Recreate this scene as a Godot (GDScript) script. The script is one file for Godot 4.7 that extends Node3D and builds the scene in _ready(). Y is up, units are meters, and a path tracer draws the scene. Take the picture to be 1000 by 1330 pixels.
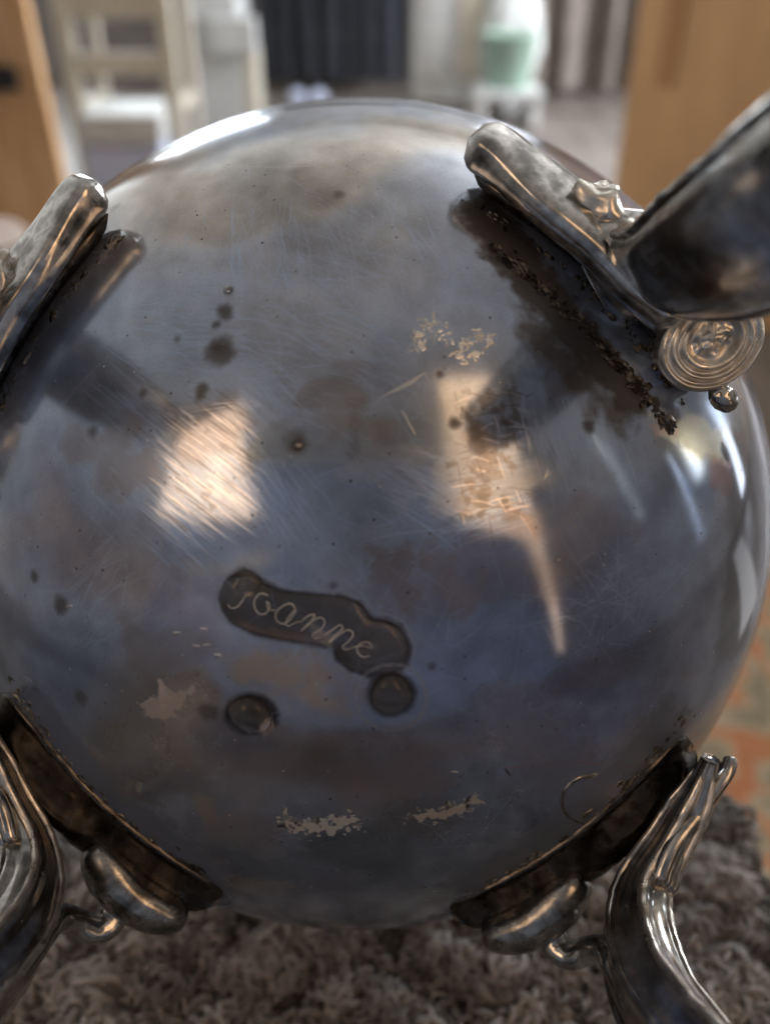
extends Node3D

# A silver-plated footed bowl lying on its side on a grey shag cushion, seen from its underside.
# Bowl frame: +Y is the bowl's axis (out of its base). "Sheet" coordinates are millimetres measured
# along the bowl's surface from the middle of its base.
const R := 0.09
const BOWL_AT := Vector3(0, 0.095, 0)
const SHEET := 115.0            # half width of the unrolled surface, mm
const TEX := 1664
var bowl_basis: Basis
var rng := RandomNumberGenerator.new()
var M := {}


func _ready() -> void:
	rng.seed = 7
	var cam := Camera3D.new()
	cam.name = "camera"
	cam.near = 0.01
	cam.far = 60.0
	cam.position = Vector3(0.00554, 0.21483, 0.17601)
	cam.rotation = Vector3(deg_to_rad(-34), 0, 0)
	var att := CameraAttributesPhysical.new()
	att.frustum_focal_length = 12.0 / 0.57726
	att.frustum_focus_distance = 0.142
	att.exposure_aperture = 6.4
	att.frustum_near = 0.01
	att.frustum_far = 60.0
	cam.attributes = att
	cam.fov = rad_to_deg(2 * atan(0.57726))
	add_child(cam)
	var we := WorldEnvironment.new()
	we.name = "environment"
	var env := Environment.new()
	env.background_mode = Environment.BG_COLOR
	env.background_color = Color(0.02, 0.02, 0.022)
	env.tonemap_mode = Environment.TONE_MAPPER_LINEAR
	env.tonemap_exposure = 1.64
	env.sdfgi_enabled = true
	env.ssao_enabled = true
	env.ssil_enabled = true
	we.environment = env
	add_child(we)
	bowl_basis = Basis(Vector3(0.99996, 0.00418, 0.00741), Vector3(-0.00851, 0.49101, 0.87111), Vector3(0.00000, -0.87114, 0.49103))
	materials()
	lamps()
	room()
	cushion()
	background()
	bowl()
	liquids()


# ---------------------------------------------------------------- mesh helpers
func buf() -> Dictionary:
	return {"v": PackedVector3Array(), "uv": PackedVector2Array(), "n": []}


func tri(b: Dictionary, p: Vector3, q: Vector3, r: Vector3, u := Vector2.ZERO, v := Vector2.ZERO, w := Vector2.ZERO) -> void:
	b.v.append(p); b.v.append(q); b.v.append(r)
	b.uv.append(u); b.uv.append(v); b.uv.append(w)


func quad(b: Dictionary, p: Vector3, q: Vector3, r: Vector3, s: Vector3) -> void:
	tri(b, p, q, r)
	tri(b, p, r, s)


func mesh_of(b: Dictionary, mat: Material, smooth := true, outward := true) -> ArrayMesh:
	var vs: PackedVector3Array = b.v
	var mid := Vector3.ZERO
	for p in vs:
		mid += p
	mid /= maxf(vs.size(), 1)
	var vol := 0.0
	for i in range(0, vs.size(), 3):
		vol += (vs[i] - mid).dot((vs[i + 1] - mid).cross(vs[i + 2] - mid))
	var flip := (vol > 0) == outward
	var st := SurfaceTool.new()
	st.begin(Mesh.PRIMITIVE_TRIANGLES)
	st.set_smooth_group(0 if smooth else -1)
	for i in range(0, vs.size(), 3):
		for k in ([0, 2, 1] if flip else [0, 1, 2]):
			st.set_uv(b.uv[i + k])
			st.add_vertex(vs[i + k])
	st.index()
	st.generate_normals()
	st.set_material(mat)
	return st.commit()


func put(called: String, m: Mesh, parent: Node = self) -> MeshInstance3D:
	var o := MeshInstance3D.new()
	o.name = called
	o.mesh = m
	parent.add_child(o, true)
	return o


func part(called: String, b: Dictionary, mat: Material, parent: Node, smooth := true) -> MeshInstance3D:
	return put(called, mesh_of(b, mat, smooth), parent)


func tag(o: Node, label: String, category: String, group := "") -> Node:
	o.set_meta("label", label)
	o.set_meta("category", category)
	if group:
		o.set_meta("group", group)
	return o


func thing(called: String, label: String, category: String, at: Vector3, turn := 0.0, group := "") -> Node3D:
	var o := Node3D.new()
	o.name = called
	o.position = at
	o.rotation.y = turn
	add_child(o, true)
	tag(o, label, category, group)
	return o


func rows_skin(b: Dictionary, rows: Array, closed := true) -> void:
	for i in rows.size() - 1:
		var a: PackedVector3Array = rows[i]
		var c: PackedVector3Array = rows[i + 1]
		var n := a.size()
		for j in (n if closed else n - 1):
			var k := (j + 1) % n
			tri(b, a[j], a[k], c[k])
			tri(b, a[j], c[k], c[j])


func cap(b: Dictionary, ring: PackedVector3Array) -> void:
	var mid := Vector3.ZERO
	for p in ring:
		mid += p
	mid /= ring.size()
	for j in ring.size():
		tri(b, ring[j], ring[(j + 1) % ring.size()], mid)


func spline(pts: Array, per: int) -> PackedVector3Array:
	var out := PackedVector3Array()
	for i in pts.size() - 1:
		var a: Vector3 = pts[maxi(i - 1, 0)]
		var p: Vector3 = pts[i]
		var q: Vector3 = pts[i + 1]
		var d: Vector3 = pts[mini(i + 2, pts.size() - 1)]
		for k in per:
			out.append(p.cubic_interpolate(q, a, d, float(k) / per))
	out.append(pts[pts.size() - 1])
	return out


# A tube along a path. shape.call(t, angle) gives the cross-section's (side, up) offset; "side" starts towards side0.
func tube(b: Dictionary, path: PackedVector3Array, shape: Callable, segs := 12, side0 := Vector3(1, 0, 0)) -> Array:
	var rows := []
	var side := side0
	for i in path.size():
		var dir := (path[mini(i + 1, path.size() - 1)] - path[maxi(i - 1, 0)]).normalized()
		side = (side - dir * side.dot(dir)).normalized()
		var up := dir.cross(side)
		var ring := PackedVector3Array()
		var t := float(i) / (path.size() - 1)
		for j in segs:
			var o: Vector2 = shape.call(t, TAU * j / segs)
			ring.append(path[i] + side * o.x + up * o.y)
		rows.append(ring)
	rows_skin(b, rows)
	cap(b, rows[0])
	cap(b, rows[rows.size() - 1])
	return rows


func round_tube(b: Dictionary, path: PackedVector3Array, r0: float, r1: float, segs := 10) -> void:
	var side := Vector3(0.31, 0.52, 0.79)
	tube(b, path, func(t: float, a: float) -> Vector2:
		var e := sqrt(clampf(1.0 - pow(maxf(absf(t * 2 - 1) - 0.86, 0.0) / 0.14, 2), 0.0, 1.0))
		return Vector2(cos(a), sin(a)) * lerpf(r0, r1, t) * maxf(e, 0.05), segs, side)


# a closed box with chamfered edges
func box(b: Dictionary, lo: Vector3, hi: Vector3, ch := 0.004) -> void:
	var c := (lo + hi) / 2
	var h := (hi - lo) / 2
	ch = minf(ch, minf(h.x, minf(h.y, h.z)) * 0.45)
	var axes := [Vector3.RIGHT, Vector3.UP, Vector3.BACK]
	var P := func(s: Vector3, k: int) -> Vector3:   # corner s, on face k
		var o := Vector3(h.x - ch, h.y - ch, h.z - ch)
		o[k] = h[k]
		return c + o * s
	for k in 3:
		for s in [-1.0, 1.0]:
			var q := []
			for e in [[-1, -1], [1, -1], [1, 1], [-1, 1]]:
				var g := Vector3.ZERO
				g[k] = s
				g[(k + 1) % 3] = e[0]
				g[(k + 2) % 3] = e[1]
				q.append(P.call(g, k))
			if s > 0:
				quad(b, q[0], q[1], q[2], q[3])
			else:
				quad(b, q[3], q[2], q[1], q[0])
	for k in 3:                                   # edges along axis k
		var i := (k + 1) % 3
		var j := (k + 2) % 3
		for si in [-1.0, 1.0]:
			for sj in [-1.0, 1.0]:
				var g0 := Vector3.ZERO
				g0[k] = -1; g0[i] = si; g0[j] = sj
				var g1 := g0
				g1[k] = 1
				if si * sj > 0:
					quad(b, P.call(g0, i), P.call(g0, j), P.call(g1, j), P.call(g1, i))
				else:
					quad(b, P.call(g0, j), P.call(g0, i), P.call(g1, i), P.call(g1, j))
	for sx in [-1.0, 1.0]:
		for sy in [-1.0, 1.0]:
			for sz in [-1.0, 1.0]:
				var g := Vector3(sx, sy, sz)
				if sx * sy * sz > 0:
					tri(b, P.call(g, 0), P.call(g, 1), P.call(g, 2))
				else:
					tri(b, P.call(g, 0), P.call(g, 2), P.call(g, 1))


func box_mesh(lo: Vector3, hi: Vector3, mat: Material, ch := 0.004) -> ArrayMesh:
	var b := buf()
	box(b, lo, hi, ch)
	return mesh_of(b, mat, false)


func bead_ball(b: Dictionary, at: Vector3, r: Vector3, n := 12, rough := 0.0, noise: FastNoiseLite = null) -> void:
	var rows := []
	for i in n + 1:
		var th := PI * i / n
		var ring := PackedVector3Array()
		for j in n * 2:
			var d := Vector3(sin(th) * cos(TAU * j / (n * 2)), cos(th), sin(th) * sin(TAU * j / (n * 2)))
			var k := 1.0
			if noise:
				k += rough * noise.get_noise_3dv(d * 60.0 + at * 9000.0)
			ring.append(at + d * r * k)
		rows.append(ring)
	rows_skin(b, rows)


# ---------------------------------------------------------------- materials
func fbm(s: int, freq: float, oct := 4) -> FastNoiseLite:
	var n := FastNoiseLite.new()
	n.seed = s
	n.frequency = freq
	n.noise_type = FastNoiseLite.TYPE_SIMPLEX_SMOOTH
	n.fractal_type = FastNoiseLite.FRACTAL_FBM
	n.fractal_octaves = oct
	return n


func lin(r: float, g: float, b: float) -> Color:
	return Color(r, g, b).linear_to_srgb()


func ramp_noise(n: FastNoiseLite, size: int, stops: Array, cols: Array) -> ImageTexture:
	var g := n.get_seamless_image(size, size)
	var gd := g.get_data()
	var grad := Gradient.new()
	grad.offsets = PackedFloat32Array(stops)
	grad.colors = PackedColorArray(cols)
	var lut := PackedByteArray()
	for i in 256:
		var c := grad.sample(i / 255.0)
		lut.append(c.r8); lut.append(c.g8); lut.append(c.b8)
	var out := PackedByteArray()
	out.resize(size * size * 3)
	for i in size * size:
		var k := gd[i] * 3
		out[i * 3] = lut[k]
		out[i * 3 + 1] = lut[k + 1]
		out[i * 3 + 2] = lut[k + 2]
	return ImageTexture.create_from_image(Image.create_from_data(size, size, false, Image.FORMAT_RGB8, out))


func mat(called: String, c: Color, rough := 0.6, metal := 0.0) -> StandardMaterial3D:
	var m := StandardMaterial3D.new()
	m.resource_name = called
	m.albedo_color = c
	m.roughness = rough
	m.metallic = metal
	return m


func noisy(called: String, n: FastNoiseLite, stops: Array, cols: Array, scale: Vector3, rough := 0.7, world := true) -> StandardMaterial3D:
	var m := mat(called, Color.WHITE, rough)
	m.albedo_texture = ramp_noise(n, 256, stops, cols)
	m.uv1_triplanar = true
	m.uv1_world_triplanar = world
	m.uv1_scale = scale
	return m


func silver(called: String, s: int, lo: Color, mid: Color, hi: Color, r0: float, r1: float, relief: float) -> StandardMaterial3D:
	var m := mat(called, Color.WHITE, 1.0, 1.0)
	m.metallic = 0.97
	m.albedo_texture = ramp_noise(fbm(s, 0.007, 5), 512, [0.2, 0.42, 0.62, 0.85], [lo, mid, hi, mid])
	m.roughness_texture = ramp_noise(fbm(s + 1, 0.02, 4), 256, [0.2, 0.8], [Color(r0, r0, r0), Color(r1, r1, r1)])
	m.heightmap_enabled = true
	m.heightmap_texture = ramp_noise(fbm(s + 2, 0.012, 3), 512, [0.1, 0.9], [Color.BLACK, Color.WHITE])
	m.heightmap_scale = relief
	m.uv1_triplanar = true
	m.uv1_scale = Vector3.ONE * 42.0
	return m


func materials() -> void:
	M.cast = silver("cast silver", 11, lin(.15, .15, .15), lin(.33, .33, .325), lin(.60, .595, .58), .10, .24, .0016)
	M.dark = silver("oxidised silver", 21, lin(.03, .025, .022), lin(.06, .056, .053), lin(.10, .094, .09), .2, .32, .001)
	M.bright = silver("worn bright silver", 31, lin(.36, .34, .30), lin(.58, .56, .51), lin(.78, .75, .70), .2, .45, .007)
	M.dull = silver("dull silver", 25, lin(.08, .076, .07), lin(.19, .185, .175), lin(.44, .43, .41), .16, .36, .003)
	M.crust = silver("black solder crust", 41, lin(.02, .018, .016), lin(.06, .05, .045), lin(.2, .18, .15), .35, .7, .2)
	M.pale_crust = silver("pale solder crust", 51, lin(.06, .054, .046), lin(.16, .145, .125), lin(.38, .35, .31), .3, .55, .2)
	M.etch = mat("bare engraved silver", lin(.92, .90, .84), .45, .3)
	var w := mat("liquid", Color(1, 1, 1, 0.02), 0.02)
	w.transparency = BaseMaterial3D.TRANSPARENCY_ALPHA
	w.refraction_enabled = true
	w.refraction_scale = 0.033
	w.metallic_specular = 0.7
	M.water = w
	# room
	M.floor = noisy("floor", fbm(61, .02, 4), [.2, .5, .8], [lin(.115, .10, .09), lin(.16, .14, .125), lin(.20, .175, .16)], Vector3(.9, .9, .25), .45)
	M.wall = noisy("pale wall", fbm(62, .02, 3), [.2, .8], [lin(.52, .50, .47), lin(.6, .58, .54)], Vector3.ONE * .6, .9)
	M.ceiling = noisy("ceiling", fbm(63, .02, 3), [.2, .8], [lin(.68, .66, .62), lin(.74, .72, .68)], Vector3.ONE * .6, .95)
	M.rear = noisy("blue grey wall", fbm(64, .02, 3), [.2, .8], [lin(.27, .315, .40), lin(.34, .39, .48)], Vector3.ONE * .7, .9)
	M.back = noisy("brown grey wall", fbm(65, .02, 3), [.2, .8], [lin(.36, .34, .31), lin(.44, .42, .39)], Vector3.ONE * .8, .9)
	M.paper = mat("paper", lin(.82, .82, .80), .8)
	M.panel = noisy("dark panelling", fbm(77, .02, 4), [.2, .8], [lin(.10, .088, .08), lin(.15, .13, .12)], Vector3(.4, 3, 3), .7)
	M.cream = noisy("cream paint", fbm(66, .02, 4), [.2, .8], [lin(.50, .48, .40), lin(.6, .57, .48)], Vector3.ONE * 3, .5)
	M.white = noisy("white paint", fbm(67, .02, 4), [.2, .8], [lin(.50, .52, .53), lin(.6, .62, .62)], Vector3.ONE * 3, .5)
	M.pine = noisy("pine", fbm(68, .012, 5), [.2, .5, .8], [lin(.58, .32, .14), lin(.68, .41, .20), lin(.74, .49, .28)], Vector3(9, .8, 9), .5)
	M.tan = noisy("tan card", fbm(69, .015, 5), [.2, .5, .8], [lin(.60, .345, .155), lin(.65, .375, .17), lin(.70, .41, .195)], Vector3(2, .7, 2), .75)
	M.tan_dark = noisy("worn tan card", fbm(70, .015, 5), [.2, .8], [lin(.42, .20, .07), lin(.48, .24, .09)], Vector3(2, .7, 2), .75)
	M.navy = noisy("navy cloth", fbm(71, .02, 4), [.2, .8], [lin(.016, .018, .024), lin(.036, .04, .05)], Vector3(6, 1, 6), .95)
	M.grey_cloth = noisy("taupe cloth", fbm(72, .02, 4), [.2, .8], [lin(.12, .10, .088), lin(.24, .21, .185)], Vector3(6, .8, 6), .95)
	M.mint = mat("mint plastic", lin(.30, .44, .37), .4)
	M.black = mat("black plastic", lin(.012, .012, .014), .5)
	M.bluewhite = mat("blue white plastic", lin(.52, .58, .78), .5)
	M.pinkwhite = noisy("pinkish cloth", fbm(73, .02, 4), [.2, .8], [lin(.42, .35, .31), lin(.55, .47, .43)], Vector3.ONE * 5, .95)
	M.rug = noisy("patterned rug", fbm(74, .011, 2), [.22, .4, .46, .58, .64, .8], [lin(.26, .22, .15), lin(.46, .37, .26), lin(.46, .20, .09), lin(.42, .17, .075), lin(.44, .36, .26), lin(.24, .21, .14)], Vector3.ONE * 3.1, 1.0)
	M.pile = mat("shag pile", lin(1, 1, 1), .95)
	M.pile.vertex_color_use_as_albedo = true
	M.pile.rim_enabled = true
	M.pile.rim = .25
	M.cover = mat("cushion cover", lin(.04, .036, .033), 1.0)


func glow(called: String, c: Color, level: float) -> StandardMaterial3D:
	var m := mat(called, Color.BLACK, .4)
	m.emission_enabled = true
	m.emission = c
	m.emission_energy_multiplier = level
	return m


# ---------------------------------------------------------------- lamps
# An added glowing pane, outlined to give a reflection on the bowl, with a light of its own just in front.
func pane(called: String, label: String, outline: Array, toward: Vector3, c: Color, level: float, sash := false) -> void:
	var mid := Vector3.ZERO
	for p in outline:
		mid += p
	mid /= outline.size()
	var nz := (toward - mid).normalized()
	var nx := Vector3.UP.cross(nz).normalized()
	var ny := nz.cross(nx)
	var flat := PackedVector2Array()
	for p in outline:
		flat.append(Vector2((p - mid).dot(nx), (p - mid).dot(ny)))
	var t := thing(called, label, "window", mid)
	var b := buf()
	var ids := Geometry2D.triangulate_polygon(flat)
	for i in range(0, ids.size(), 3):
		var q := []
		for k in 3:
			var f := flat[ids[i + k]]
			q.append(nx * f.x + ny * f.y)
		tri(b, q[0], q[1], q[2])
		tri(b, q[0] - nz * .02, q[2] - nz * .02, q[1] - nz * .02)
	for i in flat.size():
		var f := flat[i]
		var g := flat[(i + 1) % flat.size()]
		var a := nx * f.x + ny * f.y
		var e := nx * g.x + ny * g.y
		quad(b, a, a - nz * .02, e - nz * .02, e)
	part("glow_pane", b, glow("added_glow", c, level), t)
	var lo := flat[0]
	var hi := flat[0]
	for f in flat:
		lo = lo.min(f)
		hi = hi.max(f)
	var s := (hi - lo) * .35
	var l := AreaLight3D.new()
	l.name = called + "_light"
	l.area_size = s
	l.light_color = c
	l.light_energy = level * s.x * s.y / PI
	l.shadow_enabled = true
	t.add_child(l)
	var fm := (lo + hi) / 2
	l.transform = Transform3D(Basis(nx, ny, nz), nx * fm.x + ny * fm.y + nz * .006)


func window(called: String, label: String, at: Vector3, face: Vector3, size: Vector2, c: Color, level: float) -> void:  # an added, unseen window that gives light and reflections
	var t := thing(called, label, "window", at)
	var nz := face.normalized()
	var nx := Vector3.UP.cross(nz).normalized()
	if absf(nz.y) > .9:
		nx = Vector3.RIGHT
	var bs := Basis(nx, nz.cross(nx), nz)
	var o := put("glow_pane", box_mesh(Vector3(-size.x / 2, -size.y / 2, -.02), Vector3(size.x / 2, size.y / 2, 0), glow("added_glow", c, level), .002), t)
	o.transform = Transform3D(bs, Vector3.ZERO)
	for s in [-1.0, 1.0]:
		var f := put("frame", box_mesh(Vector3(-.03, -size.y / 2 - .06, -.03), Vector3(.03, size.y / 2 + .06, .03), M.white), t)
		f.transform = Transform3D(bs, bs * Vector3(s * (size.x / 2 + .032), 0, 0))
		var g := put("frame", box_mesh(Vector3(-size.x / 2, -.03, -.03), Vector3(size.x / 2, .03, .03), M.white), t)
		g.transform = Transform3D(bs, bs * Vector3(0, s * (size.y / 2 + .032), 0))
	var l := AreaLight3D.new()
	l.name = called + "_light"
	l.area_size = size
	l.light_color = c
	l.light_energy = level * size.x * size.y / PI
	l.shadow_enabled = true
	t.add_child(l)
	l.transform = Transform3D(bs, nz * .012)


func lamps() -> void:
	var warm := Color(1.0, .83, .67)
	pane("reflection_pane", "added glowing pane behind the camera, left of it, shaped to give the left bright reflection", [Vector3(-1.00586, 1.04344, 0.62176), Vector3(-0.68037, 1.35648, 0.63619), Vector3(-0.64663, 0.89009, 1.19331), Vector3(-1.13016, 0.69719, 0.86877)], BOWL_AT, warm, 1.8)  # added pane, its outline traced from the left reflection
	pane("reflection_pane", "added tall glowing pane with a narrow tail behind the camera, right of it, shaped to give the right bright reflection", [Vector3(0.60239, 1.72967, 0.62933), Vector3(0.88745, 1.53326, 0.47251), Vector3(0.94050, 1.17308, 0.67101), Vector3(1.00546, 0.77656, 0.88275), Vector3(1.11078, 0.43378, 1.01491), Vector3(1.34032, -0.16719, 1.20018), Vector3(1.29025, -0.13171, 1.22703), Vector3(1.07494, 0.41207, 1.06728), Vector3(0.99335, 0.61835, 1.00659), Vector3(0.81389, 0.73824, 1.10796), Vector3(0.64930, 0.89960, 1.16477), Vector3(0.61705, 1.18840, 0.99496)], BOWL_AT, Color(1.0, .80, .61), 1.6)  # added pane, its outline traced from the right reflection
	window("added_back_window", "broad low window added unseen in the back wall, left part, for a rim highlight", Vector3(-1.75, .62, -5.385), Vector3.BACK, Vector2(1.5, .8), Color(.95, .98, 1.0), 7.0)  # both back windows are added for rim highlights and general light
	window("added_back_window", "narrower low window added unseen in the back wall, right part, for a rim highlight", Vector3(1.5, .62, -5.385), Vector3.BACK, Vector2(1.0, .7), Color(.98, .98, 1.0), 4.0)
	window("added_side_window", "small window added unseen in the right wall, level with the bowl, for a bright patch on it", Vector3(2.56, .38, -.42), Vector3.LEFT, Vector2(.20, .36), Color(1.0, .97, .88), 3.2)  # this window and the three strips below are added for streaks on the bowl
	window("added_side_window", "slim glowing slit added in the right wall beside the small window, for a streak on the bowl", Vector3(2.56, .25, -.10), Vector3.LEFT, Vector2(.035, .8), Color(.95, .97, 1.0), 1.6)
	window("added_side_window", "slim faint slit added in the right wall nearest the rear wall, for a streak on the bowl", Vector3(2.56, 1.05, .63), Vector3.LEFT, Vector2(.05, 1.1), Color(1.0, .95, .85), .8)
	window("added_side_window", "slim low glowing strip added in the right wall, for a highlight on the right edge of the bowl", Vector3(2.56, -.10, -1.22), Vector3.LEFT, Vector2(.22, .8), Color(.96, .98, 1.0), 2.4)
	window("added_side_window", "tall window added unseen in the right wall beyond the tan box, to light the room", Vector3(2.56, .9, -3.4), Vector3.LEFT, Vector2(1.3, 1.7), Color(.97, .98, 1.0), 18.0)  # added out of view to light the furniture from the right


# ---------------------------------------------------------------- room
func setting(called: String, lo: Vector3, hi: Vector3, m: Material) -> void:
	var o := put(called, box_mesh(lo, hi, m, .001))
	o.set_meta("kind", "structure")
	o.set_meta("label", called.replace("_", " ") + " of the room around the bowl")


func room() -> void:
	setting("floor", Vector3(-2.6, -.7, -5.4), Vector3(2.6, -.6, 2.2), M.floor)
	setting("ceiling", Vector3(-2.7, 2.4, -5.5), Vector3(2.7, 2.5, 2.3), M.ceiling)
	setting("back_wall", Vector3(-2.6, -.7, -5.5), Vector3(2.6, 2.4, -5.4), M.back)
	setting("low_back_panel", Vector3(-2.55, -.599, -5.398), Vector3(2.55, -.02, -5.36), M.panel)
	setting("rear_wall", Vector3(-2.6, -.7, 2.2), Vector3(2.6, 2.4, 2.3), M.rear)
	setting("left_wall", Vector3(-2.7, -.7, -5.5), Vector3(-2.6, 2.4, 2.3), M.wall)
	setting("right_wall", Vector3(2.6, -.7, -5.5), Vector3(2.7, 2.4, 2.3), M.wall)


# ---------------------------------------------------------------- the cushion the bowl lies on
func in_cushion(x: float, z: float, grow := 0.0) -> bool:
	var c := Vector2(-.165, .175)
	var h := Vector2(.272 + grow, .205 + grow)
	var d := (Vector2(x, z) - c).abs() - h + Vector2(.05, .05)
	return Vector2(maxf(d.x, 0), maxf(d.y, 0)).length() < .05


func cushion() -> void:
	var t := thing("shag_cushion", "grey brown shaggy cushion top under the silver bowl", "cushion", Vector3(-.165, -.6, .175))
	var b := buf()
	var rows := []
	for lv in [[-.272 + .25, -.598], [-.002, -.59], [0.0, -.3], [0.002, -.03], [-.004, -.012], [-.016, -.003], [-.06, 0.0]]:
		var ring := PackedVector3Array()
		var h := Vector2(.272 + lv[0], .205 + lv[0])
		var r := maxf(.05 + lv[0], .012)
		for q in 4:
			for k in 9:
				var a := PI / 2 * (q + k / 8.0)
				var s := Vector2(1 if q in [0, 3] else -1, 1 if q < 2 else -1)
				ring.append(Vector3(s.x * (h.x - r) + r * cos(a), lv[1] + .6 - .002, s.y * (h.y - r) + r * sin(a)))
		rows.append(ring)
	rows_skin(b, rows)
	cap(b, rows[0])
	cap(b, rows[rows.size() - 1])
	part("cover", b, M.cover, t)
	# the pile: curled locks of yarn
	var kinds := []
	for v in 3:
		var lk := buf()
		for s in 3:
			var a := rng.randf() * TAU
			var d := Vector3(cos(a), 0, sin(a))
			var e := Vector3(-d.z, 0, d.x)
			var wide := rng.randf_range(.35, .75)
			var hgt := rng.randf_range(.55, 1.1)
			var p0 := Vector3(rng.randf_range(-.3, .3), 0, rng.randf_range(-.3, .3))
			var path := PackedVector3Array()
			for k in 8:
				var u := PI * k / 7.0 * rng.randf_range(.98, 1.02)
				path.append(p0 - d * cos(u) * wide + Vector3.UP * (sin(u) * hgt - .1) + e * (.28 * sin(u * 2.0 + s) + .1 * u))
			tube(lk, path, func(tt: float, an: float) -> Vector2: return Vector2(cos(an), sin(an)) * (.13 + .035 * sin(tt * 17.0 + an)), 6, Vector3(.3, .1, .9))
		kinds.append(mesh_of(lk, M.pile))
	var clump := fbm(81, 55.0, 2)
	var spots := [[], [], []]
	var step := .0025
	var z := -.045
	while z < .23:
		var x := -.32
		while x < .13:
			var p := Vector2(x + rng.randf_range(-.5, .5) * step, z + rng.randf_range(-.5, .5) * step)
			if in_cushion(p.x, p.y, .001):
				spots[rng.randi() % 3].append(p)
			x += step
		z += step
	for v in 3:
		var mm := MultiMesh.new()
		mm.transform_format = MultiMesh.TRANSFORM_3D
		mm.use_colors = true
		mm.mesh = kinds[v]
		mm.instance_count = spots[v].size()
		for i in spots[v].size():
			var p: Vector2 = spots[v][i]
			var c := clump.get_noise_2d(p.x, p.y)
			var under := clampf((p.length() - .012) / .06, .35, 1.0)
			var s := (.0037 + .0020 * rng.randf() + .0030 * c) * under
			var bs := Basis(Vector3.UP, rng.randf() * TAU + 0.0) * Basis(Vector3(cos(c * 9.0), 0, sin(c * 9.0)), c * 1.3)
			mm.set_instance_transform(i, Transform3D(bs.scaled(Vector3.ONE * s), Vector3(p.x + .165, .597 + .0016 * c, p.y - .175)))
			var g := .20 * (1.0 + .6 * rng.randf_range(-1, 1) + .5 * c)
			mm.set_instance_color(i, Color(g * 1.0, g * .975, g * .955))
		var o := MultiMeshInstance3D.new()
		o.name = "shag_pile"
		o.multimesh = mm
		o.set_meta("kind", "stuff")
		t.add_child(o, true)


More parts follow.
